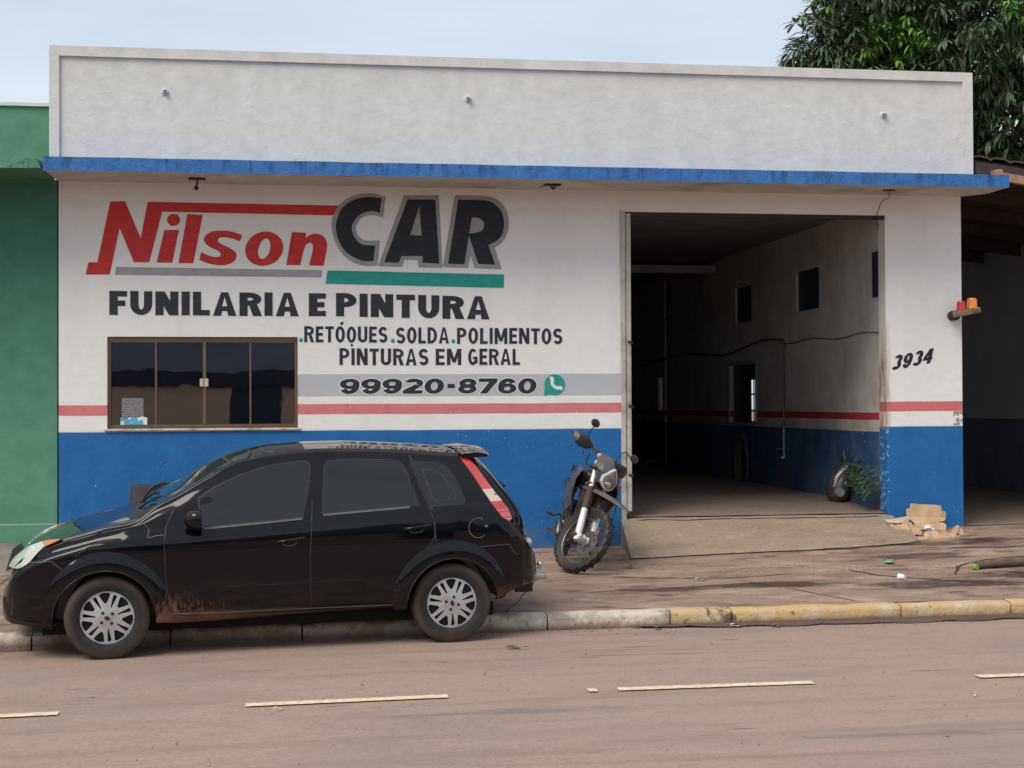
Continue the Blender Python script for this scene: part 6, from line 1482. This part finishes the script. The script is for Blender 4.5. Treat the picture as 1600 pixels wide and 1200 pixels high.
b.add(vs, fs); b.build('roof_spoiler', M_PAINT, car, smooth=45)
gapline([(1.36,-.56),(1.375,-.3),(1.38,0),(1.375,.3),(1.36,.56)], 0.004, 'top', parent=body, name='hatch_seam', off=0.018)
b = MB(); b.tube([(1.745,.02,1.10),(1.79,.0,1.115),(1.80,-.03,1.105),(1.77,-.30,1.12)], [0.02,0.022,0.016,0.007], 8); b.build('rear_wiper', M_TRIM, car, smooth=50)
b = MB(); b.tube([(1.745,-.50,1.03),(1.775,-.505,.985),(1.765,-.51,.96)], 0.010, 6)
b.tube([(1.46,-.545,1.36),(1.60,-.572,1.175),(1.70,-.59,1.05),(1.745,-.55,.99)], 0.009, 6); b.build('hatch_glass_frame', M_TRIM, car, smooth=50)
# bumper step lamp, reversing marker
b = MB(); b.sphere((1.905,-.47,.695),(0.035,0.06,0.032),14,10); b.build('bumper_marker', simple('pale_lens', (0.55,0.52,0.48), 0.2), car, smooth=60)
# fuel flap
h0, n0 = hit(1.448,.853,'side',-1)
ff_ = [(1.448+0.068*math.cos(t), .853+0.068*math.sin(t)) for t in [2*math.pi*k/28 for k in range(28)]]
patch('fuel_flap', M_PAINT, [ff_], [], 0.004, 0.006, 0.03, parent=car, bevel=0.002)
gapline([(1.448+0.073*math.cos(t), .853+0.073*math.sin(t)) for t in [2*math.pi*k/20+1.0 for k in range(15)]], 0.003, parent=body, m=M_WEAVE, name='fuel_flap_rim')
b = MB(); b.sphere(h0+Vector((0.062,-0.006,0.01)),(0.014,0.008,0.010),10,8); b.build('flap_catch', M_WEAVE, body, smooth=60)
# tow hitch
M_GALV = simple('worn_zinc_hitch', (0.50,0.49,0.47), 0.35, metal=0.7, scale=14, var=0.25)
b = MB(); b.bbox((1.86,-.05,.27),(2.05,.05,.36),0.012); b.tube([(2.02,0,.30),(2.08,0,.36),(2.10,0,.42)], [0.045,0.035,0.03], 12); b.bbox((2.0,-.06,.335),(2.17,.06,.375),0.008)
hi = b.build('tow_hitch', M_GALV, car, smooth=45)
b = MB(); b.tube([(2.12,0,.375),(2.12,0,.425)], [0.016,0.013], 12); b.sphere((2.12,0,.448),0.026,16,12); b.build('tow_ball', M_CHROME, hi, smooth=60)
b = MB(); b.box((1.90,-.08,.24),(2.04,-.03,.34)); b.build('hitch_socket', M_TRIM, hi)
# underbody, wheel wells, exhaust
b = MB(); b.box((-1.70,-.60,.16),(1.60,.60,.26)); b.build('underbody', M_GAP, car)
b = MB(); b.tube([(1.0,.3,.20),(1.7,.35,.22),(1.85,.35,.24)], [0.05,0.08,0.03], 10); b.build('exhaust', M_BLACKMET, car, smooth=50)
# lettering-free small badge on the rear flank
# wheels
def tyre_mat():
    g = G('dusty_tyre'); X, Y, Z = g.xyz()
    rr = g.math('SQRT', g.math('ADD', g.math('MULTIPLY', X, X), g.math('MULTIPLY', Z, Z)))
    dusty = g.math('MULTIPLY', g.fade(rr, 0.235, 0.285), g.ramp(g.noise(9, 5), [(0.25, 0.45), (0.7, 1.0)]), clamp=True)
    c = g.mix(g.math('MULTIPLY', dusty, 0.8), g.ramp(g.noise(12, 4), [(0.3, (0.022,0.021,0.021)), (0.7, (0.035,0.032,0.030))]), (0.115,0.078,0.058))
    g.bump(g.noise(70, 3), 0.25, 0.003); return g.set(color=c, rough=0.8, spec=0.3)
M_TYRE = tyre_mat()
M_HUBDK = simple('hub_black', (0.014,0.013,0.013), 0.7)  # near-black colour of the wheel barrel and bolts
def make_wheel(side=-1):
    # local: axle along y, outer face at -y
    b = MB()
    b.lathe([(0,-0.035),(0.165,-0.035),(0.185,-0.055),(0.192,-0.075),(0.196,-0.075),(0.196,0.075),(0.17,0.075),(0.17,-0.02),(0,-0.02)], 40); w = b.build('wheel', M_HUBDK, car, smooth=40)
    b = MB(); prof = [(0.190,-0.068),(0.196,-0.080),(0.215,-0.090),(0.238,-0.094),(0.262,-0.093),(0.278,-0.086),(0.289,-0.076),(0.2955,-0.058)]
    for yy in (-0.045,-0.015,0.015,0.045): prof += [(0.297,yy-0.008),(0.297,yy-0.004),(0.290,yy-0.003),(0.290,yy+0.003),(0.297,yy+0.004)]
    prof += [(0.2955,0.058),(0.289,0.076),(0.26,0.093),(0.2,0.085),(0.19,0.07)]
    b.lathe(prof, 72)
    for k in range(72):
        t = 2*math.pi*k/72; Mr = Matrix.Rotation(t,4,'Y'); b.box((0.2865,-0.0845,-0.004),(0.2915,-0.064,0.003),Mr)
    b.build('tyre', M_TYRE, w, smooth=35)
    # hub cap: dished silver cover with seven pairs of slots
    R0 = 0.190; subs = []
    for k in range(7):
        a = 2*math.pi*k/7+0.22
        def pol(r_, t_): return (r_*math.cos(a+t_), r_*math.sin(a+t_))
        subs.append([pol(0.110,-0.10),pol(0.145,-0.20),pol(0.170,-0.235),pol(0.178,-0.16),pol(0.180,0.0),pol(0.178,0.16),pol(0.170,0.235),pol(0.145,0.20),pol(0.110,0.10),pol(0.102,0.0)])
        a += math.pi/7
        subs.append([pol(0.082,-0.05),pol(0.125,-0.075),pol(0.166,-0.085),pol(0.171,0.0),pol(0.166,0.085),pol(0.125,0.075),pol(0.082,0.05),pol(0.076,0)])
    f = lambda u, v, w_: (u, w_ - 0.026*math.cos(min(1, math.hypot(u,v)/R0)*1.35) - 0.058, v)
    b = MB(); b.slab([ellipse(0,0,R0,R0,64)], subs, 0, 0.010, f, 0.012); hc = b.build('hub_cap', M_SILVER, w, smooth=32)
    b = MB(); b.lathe([(0.186,-0.060),(0.192,-0.072),(0.197,-0.072),(0.199,-0.062)], 56); b.build('cap_rim', M_SILVER, w, smooth=50)
    b = MB()
    for k in range(4):
        a = math.pi/4+k*math.pi/2+0.25; b.lathe([(0,-0.0),(0.011,0),(0.011,-0.004),(0,-0.006)], 12, Matrix.Translation((0.048*math.cos(a),-0.0825,0.048*math.sin(a))))
    b.build('wheel_bolts', M_HUBDK, w, smooth=50)
    b = MB(); b.lathe([(0,-0.004),(0.020,-0.003),(0.021,0.002),(0,0.002)], 24, Matrix.Translation((0,-0.0855,0)) @ Matrix.Diagonal((1,1,0.72,1))); b.build('centre_badge', simple('dark_blue_badge', (0.02,0.025,0.05), 0.3), w, smooth=50)
    return w
w0 = make_wheel()
def place_wheel(w, x, side, rot, steer=0):
    w.matrix_local = Matrix.Translation((x, side*0.715, 0.296)) @ Matrix.Rotation(R(steer),4,'Z') @ Matrix.Rotation(0 if side < 0 else math.pi,4,'Z') @ Matrix.Rotation(rot,4,'Y')
place_wheel(w0, -1.2455, -1, 0.35, 0)
for (x, s, rot) in ((1.2455,-1,1.3),(-1.2455,1,0.2),(1.2455,1,0.9)):
    w = w0.copy(); COL.objects.link(w); w.parent = car
    for ch in list(w0.children):
        c = ch.copy(); COL.objects.link(c); c.parent = w
    place_wheel(w, x, s, rot)
# ------------------------------------------------------------------ trail motorcycle on its side stand
hd, ln = R(-5), R(19)
f_ = Vector((math.sin(hd), -math.cos(hd), 0)); l_ = Vector((math.cos(hd), math.sin(hd), 0)); zz = Vector((0,0,1))
BM0 = Matrix(((f_.x,l_.x,0,2.635),(f_.y,l_.y,0,-1.11),(0,0,1,0.172),(0,0,0,1))) @ Matrix.Rotation(-ln,4,'X')
bike = empty('motorcycle', BM0); tag(bike, 'dark dirty trail motorcycle leaning on its side stand beside the garage door, front wheel turned', 'motorcycle')
rk = R(27); SA = Vector((-math.sin(rk),0,math.cos(rk))); SP = Vector((.29,0,1.06))
ST = Matrix.Translation(SP) @ Matrix.Rotation(R(36),4,SA) @ Matrix.Translation(-SP)
M_BPL = simple('scuffed_black_plastic', (0.030,0.030,0.034), 0.38, scale=12, var=0.3, dirt=(0.13,0.085,0.06), dirt_amt=0.35)
M_BGR = simple('dark_grey_plastic', (0.075,0.075,0.085), 0.35, scale=9, var=0.2, dirt=(0.16,0.11,0.08), dirt_amt=0.4)
M_BSIL = simple('aluminium_fork', (0.72,0.71,0.69), 0.38, metal=0.15, scale=10, var=0.12, dirt=(0.3,0.22,0.17), dirt_amt=0.2)
M_BIRON = simple('dirty_engine_iron', (0.060,0.045,0.038), 0.6, metal=0.3, scale=16, var=0.4, dirt=(0.20,0.11,0.07), dirt_amt=0.7)
M_BSEAT = simple('black_vinyl_seat', (0.016,0.016,0.018), 0.55, scale=20, dirt=(0.08,0.06,0.05), dirt_amt=0.2)
M_BTYRE = simple('knobbly_rubber', (0.020,0.019,0.019), 0.7, scale=14, var=0.3, dirt=(0.08,0.058,0.045), dirt_amt=0.3)
M_BRUST = simple('rust_red_frame', (0.15,0.045,0.028), 0.6, scale=12, var=0.3, dirt=(0.09,0.06,0.045))
M_LENS = simple('clear_lamp_lens', (0.15,0.14,0.125), 0.06, coat=1.0, scale=30, var=0.35)
M_ORG = simple('orange_indicator', (0.62,0.12,0.03), 0.2, coat=0.5)
def moto_wheel(cx, rad, wid, M, disc_side):
    Mw = M @ Matrix.Translation((cx,0,rad))
    r_in = rad-0.085
    b = MB(); b.lathe([(r_in-0.008,-0.016),(r_in+0.008,-0.022),(r_in+0.012,-0.020),(r_in+0.0,-0.008),(r_in+0.0,0.008),(r_in+0.012,0.020),(r_in+0.008,0.022),(r_in-0.008,0.016),(r_in-0.014,0)], 48, Mw, closed=True)
    w = b.build('wheel', simple_cache('worn_rim_alloy', (0.13,0.125,0.12), 0.35, 0.7), bike, smooth=50)
    b = MB(); h = wid/2
    b.lathe([(r_in,-0.022),(r_in+0.02,-h*0.8),(rad-0.045,-h),(rad-0.022,-h*0.82),(rad-0.014,-h*0.4),(rad-0.012,0),(rad-0.014,h*0.4),(rad-0.022,h*0.82),(rad-0.045,h),(r_in+0.02,h*0.8),(r_in,0.022)], 56, Mw)
    n = 44
    for k in range(n):
        t = 2*math.pi*k/n; Mr = Mw @ Matrix.Rotation(t,4,'Y')
        if k % 2: b.box((rad-0.018,-0.012,-0.008),(rad-0.003,0.012,0.008),Mr)
        else:
            for s in (-1, 1): b.box((rad-0.020,s*0.028-0.009,-0.008),(rad-0.006,s*0.028+0.009,0.008),Mr)
        for s in (-1, 1):
            if (k+(s > 0)) % 2: b.box((rad-0.040,s*h*0.86-0.009,-0.008),(rad-0.016,s*h*0.86+0.009,0.008),Mr)
    b.build('tyre', M_BTYRE, w, smooth=30)
    b = MB()
    for k in range(32):
        t = 2*math.pi*k/32; s = -1 if k % 2 else 1; t2 = t+(0.35 if (k//2) % 2 else -0.35)
        b.tube([(0.030*math.cos(t2),s*0.028,0.030*math.sin(t2)),((r_in-0.01)*math.cos(t),s*0.006,(r_in-0.01)*math.sin(t))], 0.0019, 4, Mw, caps=False)
    b.build('spokes', simple_cache('worn_rim_alloy', (0.30,0.29,0.28), 0.35, 0.7), w, smooth=60)
    b = MB(); b.lathe([(0,-0.045),(0.022,-0.045),(0.024,-0.036),(0.042,-0.034),(0.042,-0.022),(0.024,-0.018),(0.024,0.018),(0.042,0.022),(0.042,0.034),(0.024,0.036),(0.022,0.045),(0,0.045)], 24, Mw); b.build('hub', M_BSIL, w, smooth=40)
    if disc_side:
        subs = [ellipse(0.088*math.cos(t),0.088*math.sin(t),0.012,0.012,10) for t in [2*math.pi*k/10 for k in range(10)]]+[ellipse(0.109*math.cos(t),0.109*math.sin(t),0.005,0.005,7) for t in [2*math.pi*(k+.5)/14 for k in range(14)]]
        b = MB(); b.slab([ellipse(0,0,0.120,0.120,40)], subs+[ellipse(0,0,0.035,0.035,20)], -0.002, 0.002, lambda u,v,w_: Mw @ Vector((u, disc_side*0.050+w_, v))); b.build('brake_disc', simple_cache('disc_steel', (0.33,0.31,0.30), 0.35, 0.8), w)
    return w
I4 = Matrix.Identity(4)
moto_wheel(.685, .345, .085, ST, 1)
moto_wheel(-.685, .325, .105, I4, -1)
# fork
fr_ = [None]
for s in (-1, 1):
    a0 = Vector((.705,s*.092,.300)); d = SA
    b = MB(); b.tube([a0, a0+d*.34], [.034,.033], 16, ST); b.bbox((.672,s*.092-.026,.315),(.735,s*.092+.026,.375),.008,ST); leg = b.build('fork_leg', M_BSIL, bike, smooth=40)
    b = MB(); pts = []; rs = []
    for i in range(23): pts.append(a0+d*(.335+.235*i/22)); rs.append(.033 if i % 2 else .038)
    b.tube(pts, rs, 14, ST); b.build('fork_gaiter', M_BIRON if s > 0 else simple_cache('dusty_rubber_gaiter', (0.06,0.045,0.036), 0.8), leg, smooth=60)
    b = MB(); b.tube([a0+d*.565, a0+d*.86], .0235, 14, ST); b.build('fork_tube', M_BSIL, leg, smooth=50)
b = MB(); b.tube([(.685,-.13,.345),(.685,.12,.345)], .010, 10, ST); b.tube([(.685,-.150,.345),(.685,-.115,.345)], .017, 10, ST); b.build('axle', M_BIRON, bike, smooth=50)
def along(t, y=0, fwd=0): return Vector((.685+.02+fwd,y,.30))+SA*t
b = MB()
for t in (.60, .80): b.bbox((-.045,-.125,-.016),(.035,.125,.016),.008, ST @ Matrix.Translation(along(t)+Vector((-.02,0,0))) @ Matrix.Rotation(-rk,4,'Y'))
b.build('fork_yokes', M_BIRON, bike, smooth=40)
b = MB(); b.tube([(.725,.07,.40),(.71,.085,.47),(.69,.07,.52)], .022, 8, ST); b.bbox((.62,.05,.36),(.69,.085,.46),.012,ST); b.build('brake_caliper', M_BIRON, bike, smooth=40)
b = MB(); b.tube(catmull([Vector(p) for p in ((.66,.07,.42),(.72,.13,.60),(.62,.13,.85),(.45,.10,1.05),(.25,.22,1.17))], 4), .006, 6, ST); b.build('brake_hose', M_TRIM, bike, smooth=60)
# front mudguard (a long beak) and lower fender lip
def strip(rows, M, th=0.006):
    # rows: list of cross-sections (lists of points); thick sheet
    b = MB(); n = len(rows[0]); vs = [M @ Vector(p) for r_ in rows for p in r_]; m = len(rows)
    fs = [(i*n+k, i*n+k+1, (i+1)*n+k+1, (i+1)*n+k) for i in range(m-1) for k in range(n-1)]
    lo = [M @ (Vector(p)-Vector((0,0,th))) for r_ in rows for p in r_]; k0 = len(vs)
    fs += [tuple(i+k0 for i in reversed(f)) for f in fs[:]]
    for i in range(m-1): fs += [((i+1)*n, i*n, i*n+k0, (i+1)*n+k0), (i*n+n-1, (i+1)*n+n-1, (i+1)*n+n-1+k0, i*n+n-1+k0)]
    for k in range(n-1): fs += [(k, k+1, k+1+k0, k+k0), ((m-1)*n+k+1, (m-1)*n+k, (m-1)*n+k+k0, (m-1)*n+k+1+k0)]
    b.add(vs+lo, fs); return b
rows = []
for (x, z, w, d) in ((.26,.815,.075,.03),(.38,.825,.085,.035),(.50,.832,.085,.035),(.62,.835,.080,.035),(.74,.830,.072,.032),(.86,.815,.062,.026),(.96,.795,.048,.018),(1.03,.775,.030,.008)):
    rows.append([(x,-w,z-d*1.3),(x,-w*.75,z-d*.25),(x,-w*.2,z),(x,w*.2,z),(x,w*.75,z-d*.25),(x,w,z-d*1.3)])
strip(rows, ST).build('front_mudguard', M_BGR, bike, smooth=40)
# headlight mask and lamp
rows = []
for (z, x, w) in ((1.17,.385,.055),(1.12,.43,.085),(1.06,.475,.105),(1.00,.505,.108),(.94,.515,.090),(.89,.50,.06)):
    rows.append([(x-.13,-w*1.15,z),(x-.035,-w*.9,z),(x+.005,-w*.35,z),(x+.018,0,z),(x+.005,w*.35,z),(x-.035,w*.9,z),(x-.13,w*1.15,z)])
def mask():
    b = MB(); n = 7; vs = [ST @ Vector(p) for r_ in rows for p in r_]+[ST @ (Vector(p)-Vector((.012,0,0))) for r_ in rows for p in r_]; m = len(rows); k0 = n*m
    fs = [(i*n+k, i*n+k+1, (i+1)*n+k+1, (i+1)*n+k) for i in range(m-1) for k in range(n-1)]
    b.add(vs, fs+[tuple(i+k0 for i in reversed(f)) for f in fs]+[(k+1,k,k+k0,k+1+k0) for k in range(n-1)]); return b
hm = mask().build('headlight_mask', M_BGR, bike, smooth=28)
lens = [(-.085,.965),(-.03,1.045),(0,1.075),(.03,1.045),(.085,.965),(.075,.915),(.03,.88),(-.03,.88),(-.075,.915)]
b = MB(); b.slab([lens], [], 0.0, 0.03, lambda u,v,w: ST @ Vector((.518+.022*(1-(u/.09)**2)-.30*max(0,v-.99)+w*0-.03*(w > 0.01)*1.0+0.004, u, v)), 0.02); b.build('headlight', M_LENS, hm, smooth=40)
b = MB(); b.slab([[(p[0]*1.16, .97+(p[1]-.97)*1.14) for p in lens]], [lens], 0.0, 0.03, lambda u,v,w: ST @ Vector((.522+.02*(1-(u/.1)**2)-.30*max(0,v-.99)-w, u, v)), 0.03); b.build('lamp_bezel', simple_cache('pale_bezel', (0.60,0.60,0.62), 0.3, 0.2), hm, smooth=40)
b = MB(); b.sphere((.535,0,.918),(.016,.045,.030),14,10,ST); b.build('lamp_reflector', M_CHROME, hm, smooth=60)
# handlebar, grips, hand guards, levers, mirrors, instruments
b = MB(); P = catmull([Vector(p) for p in ((.13,-.375,1.165),(.17,-.25,1.175),(.24,-.13,1.145),(.27,-.05,1.105),(.27,.05,1.105),(.24,.13,1.145),(.17,.25,1.175),(.13,.375,1.165))], 4)
b.tube(P, .012, 10, ST); b.tube([(.215,-.16,1.160),(.215,.16,1.160)], .008, 8, ST); hb = b.build('handlebar', M_BIRON, bike, smooth=60)
b = MB(); b.bbox((.24,-.05,1.06),(.30,.05,1.125),.012,ST); b.build('bar_clamp', M_BIRON, hb, smooth=40)
b = MB(); b.sphere((.285,-.085,1.125),(.022,.030,.028),12,10,ST); b.build('bar_switch', simple_cache('pale_pink_cap', (0.52,0.38,0.32), 0.4), hb, smooth=60)
b = MB(); b.bbox((.31,-.07,1.08),(.36,.07,1.16),.015,ST); b.build('instruments', M_BPL, hb, smooth=40)
for s in (-1, 1):
    b = MB(); b.tube([(.125,s*.385,1.165),(.155,s*.275,1.175)], .018, 12, ST); b.build('grip', M_BSEAT, hb, smooth=50)
    b = MB(); b.tube([(.20,s*.215,1.175),(.225,s*.30,1.165),(.20,s*.39,1.155)], [.008,.007,.008], 8, ST); b.build('lever', M_CHROME, hb, smooth=60)
    rows = []
    for (y, x, h1, h0) in ((.405,.15,.025,-.045),(.375,.215,.040,-.070),(.31,.245,.045,-.080),(.24,.25,.035,-.060),(.19,.24,.010,-.030)):
        rows.append([(x-.02,s*y,1.165+h1),(x+.008,s*y,1.165+h1*.4),(x+.010,s*y,1.165+h0*.5),(x-.012,s*y,1.165+h0)])
    strip(rows, ST, 0.005).build('hand_guard', M_BPL, hb, smooth=40)
    b = MB(); top = Vector((.24,-.30,1.345)) if s < 0 else Vector((.25,.32,1.31))
    base = Vector((.19,s*.20,1.18)); mid = Vector((.20,-.275,1.24)) if s < 0 else Vector((.20,.24,1.30))
    P = catmull([base, mid, top], 5) if s < 0 else catmull([base, Vector((.20,.20,1.29)), Vector((.21,.23,1.325)), Vector((.23,.28,1.315)), top], 5)
    b.tube(P, .0055, 7, ST); ms = b.build('mirror_stem', M_TRIM, hb, smooth=60)
    b = MB(); b.sphere(top+Vector((0,s*.012,.012)), (.014,.058,.040), 18, 12, ST); b.build('mirror_head', M_BPL, ms, smooth=60)
    b = MB(); b.tube([(.44,s*.10,.99),(.45,s*.155,.985)], .008, 8, ST); b.sphere((.455,s*.185,.985),(.026,.036,.024),14,10,ST); b.build('indicator', M_ORG if s > 0 else M_BPL, bike, smooth=60)
# frame, engine, exhaust
b = MB(); head = Vector((.31,0,.98))
b.tube(catmull([head, Vector((.10,0,.83)), Vector((-.20,0,.72)), Vector((-.34,0,.60)), Vector((-.36,0,.33))], 4), .022, 10)
b.tube(catmull([Vector((.36,0,.92)), Vector((.38,0,.60)), Vector((.30,.0,.34))], 4), .022, 10)
for s in (-1, 1):
    b.tube(catmull([Vector((.30,0,.36)), Vector((.24,s*.12,.23)), Vector((-.10,s*.14,.21)), Vector((-.36,s*.10,.32))], 4), .014, 8)
    b.tube([(-.15,s*.09,.74),(-.55,s*.10,.80),(-.72,s*.08,.84)], .012, 8)
    b.tube([(-.36,s*.10,.45),(-.62,s*.10,.79)], .012, 8)
b.tube([head+Vector((.045,0,-.10)), head+Vector((-.02,0,.06))], .036, 14); b.build('frame', M_BRUST, bike, smooth=60)
b = MB(); b.bbox((-.22,-.11,.24),(.22,.11,.48),.05,None,3); b.lathe([(0,-.16),(.09,-.16),(.105,-.13),(.105,.13),(.09,.16),(0,.16)], 28, Matrix.Translation((-.04,0,.34)))
for k in range(9): b.bbox((.055,-.085,.47+k*.022),(.225,.085,.482+k*.022),.003)
b.bbox((.08,-.06,.46),(.20,.06,.69),.01); b.build('engine', M_BIRON, bike, smooth=40)
b = MB(); b.lathe([(0,-.185),(.06,-.18),(.075,-.165),(.075,-.15),(0,-.15)], 24, Matrix.Translation((-.02,0,.36))); b.build('clutch_cover', M_BSIL, bike, smooth=40)
b = MB(); b.tube(catmull([Vector(p) for p in ((.21,-.02,.62),(.33,-.07,.58),(.36,-.11,.42),(.24,-.15,.30),(.02,-.165,.40),(-.20,-.155,.58),(-.38,-.15,.70),(-.66,-.16,.80))], 5), [.020]*22+[.021]*3+[.040]*11, 12); b.build('exhaust', M_BPL, bike, smooth=60)
b = MB(); b.bbox((.335,-.115,.50),(.375,-.02,.82),.01); b.bbox((.335,.02,.50),(.375,.115,.82),.01)
for k in range(12): b.box((.374,-.11,.52+k*.024),(.379,.11,.526+k*.024))
b.build('radiator', M_BIRON, bike, smooth=40)
# bodywork
def loft_y(rows, name, m, seg=12):
    # rows: (x, z0, z1, w) elliptical sections along x
    vs = []; n = seg
    for (x, z0, z1, w) in rows:
        for k in range(n):
            t = 2*math.pi*k/n; ct, st_ = math.cos(t), math.sin(t); q = lambda v: (abs(v)**0.7)*(1 if v > 0 else -1)
            vs.append((x, q(ct)*w, (z0+z1)/2+q(st_)*(z1-z0)/2))
    m_ = len(rows); fs = [(i*n+k, i*n+(k+1)%n, (i+1)*n+(k+1)%n, (i+1)*n+k) for i in range(m_-1) for k in range(n)]+[tuple(range(n-1,-1,-1)), tuple((m_-1)*n+k for k in range(n))]
    b = MB(); b.add(vs, fs); return b.build(name, m, bike, smooth=50)
loft_y([(.25,.88,.96,.07),(.20,.80,1.0,.13),(.08,.76,1.01,.155),(-.06,.76,.96,.14),(-.16,.78,.90,.10)], 'fuel_tank', M_BPL, 20)
b = MB(); b.lathe([(0,0),(.035,0),(.035,.02),(0,.025)], 18, Matrix.Translation((.06,0,1.0)) @ Matrix.Rotation(R(90),4,'X')); b.build('fuel_cap', M_BSIL, bike, smooth=40)
loft_y([(.02,.90,.965,.09),(-.12,.84,.915,.12),(-.35,.82,.90,.125),(-.60,.84,.91,.105),(-.72,.87,.92,.07)], 'seat', M_BSEAT, 18)
for s in (-1, 1):
    S1 = [[(.43,s*.19,.97),(.45,s*.225,.87),(.43,s*.22,.74),(.38,s*.18,.60)],[(.30,s*.20,1.00),(.31,s*.25,.86),(.30,s*.245,.70),(.27,s*.20,.54)],[(.12,s*.165,.97),(.12,s*.19,.86),(.12,s*.175,.76),(.13,s*.15,.66)],[(-.04,s*.13,.93),(-.04,s*.145,.87),(-.03,s*.14,.81),(-.02,s*.13,.77)]]
    n = 4; vs = [Vector(p) for r_ in S1 for p in r_]+[Vector(p)-Vector((0,s*.012,0)) for r_ in S1 for p in r_]
    fs = [(i*n+k, i*n+k+1, (i+1)*n+k+1, (i+1)*n+k) for i in range(3) for k in range(3)]; fs += [tuple(i+16 for i in reversed(f)) for f in fs[:]]
    for i in range(3): fs += [(i*n,(i+1)*n,(i+1)*n+16,i*n+16),((i+1)*n+3,i*n+3,i*n+19,(i+1)*n+19),(i+1,i,i+16,i+17),(12+i,13+i,29+i,28+i)]
    b = MB(); b.add(vs, fs); b.build('tank_shroud', M_BGR, bike, smooth=35)
    b = MB(); b.slab([[(-.20,.56),(-.12,.80),(-.50,.83),(-.62,.80),(-.44,.58)]], [], 0, .014, lambda u,v,w: (u, s*(.155-.03*abs(u+.35)+w), v), 0.08); b.build('side_panel', M_BPL, bike, smooth=35)
    b = MB(); b.bbox((-.10,s*.17,.285),(-.03,s*.285,.305),.004); b.tube([(-.08,s*.12,.27),(-.07,s*.18,.29)], .012, 8); b.build('foot_peg', M_BIRON, bike, smooth=40)
    b = MB(); b.tube([(-.36,s*.12,.32),(-.72,s*.125,.33)], [.028,.022], 8); b.bbox((-.75,s*.105,.30),(-.66,s*.135,.36),.006); b.build('swingarm', M_BIRON, bike, smooth=50)
# folded rear peg bracket and kick lever that stick out on the street side
b = MB(); b.tube(catmull([Vector(p) for p in ((-.10,-.14,.42),(-.05,-.20,.47),(.02,-.24,.46),(.04,-.27,.44))], 4), .010, 8); b.tube([(.04,-.265,.445),(.05,-.35,.462)], .013, 10); b.build('kick_lever', M_BIRON, bike, smooth=60)
b = MB(); b.tube(catmull([Vector(p) for p in ((.02,-.15,.26),(.12,-.19,.27),(.18,-.20,.285))], 3), .008, 6); b.bbox((.16,-.23,.28),(.21,-.17,.295),.004); b.build('brake_pedal', M_BIRON, bike, smooth=50)
rows = [[(-.60,-.09,.84),(-.60,-.03,.87),(-.60,.03,.87),(-.60,.09,.84)],[(-.80,-.085,.87),(-.80,-.03,.90),(-.80,.03,.90),(-.80,.085,.87)],[(-1.0,-.06,.86),(-1.0,-.02,.88),(-1.0,.02,.88),(-1.0,.06,.86)]]
strip(rows, I4).build('rear_mudguard', M_BPL, bike, smooth=40)
b = MB(); b.bbox((-.80,-.16,.90),(-.50,.16,.915),.005); b.tube([(-.52,-.14,.91),(-.50,-.15,.98),(-.64,-.15,.99),(-.80,-.14,.92)], .010, 8); b.tube([(-.52,.14,.91),(-.50,.15,.98),(-.64,.15,.99),(-.80,.14,.92)], .010, 8); b.build('luggage_rack', M_BIRON, bike, smooth=50)
b = MB(); b.tube(catmull([Vector(p) for p in ((-.10,.14,.28),(-.06,.26,.16),(-.02,.36,.125))], 4), .012, 8); b.bbox((-.06,.33,.110),(.03,.39,.122),.004); b.build('side_stand', M_BIRON, bike, smooth=50)
b = MB(); b.tube([(-.45,.05,.38),(-.25,.04,.70)], .032, 12); b.build('rear_shock', M_BIRON, bike, smooth=60)
b = MB()
for (pts, r_) in ((((.22,-.14,1.14),(.36,-.16,1.02),(.38,-.13,.85),(.20,-.10,.70)),.006),(((.22,.14,1.14),(.40,.12,1.05),(.36,.10,.88),(.20,.08,.75)),.006),(((.17,-.22,1.17),(.34,-.20,1.10),(.37,-.08,.95)),.005)):
    b.tube(catmull([Vector(p) for p in pts], 5), r_, 6, ST if pts[0][2] > 2 else None)
b.build('control_cables', M_TRIM, bike, smooth=60)
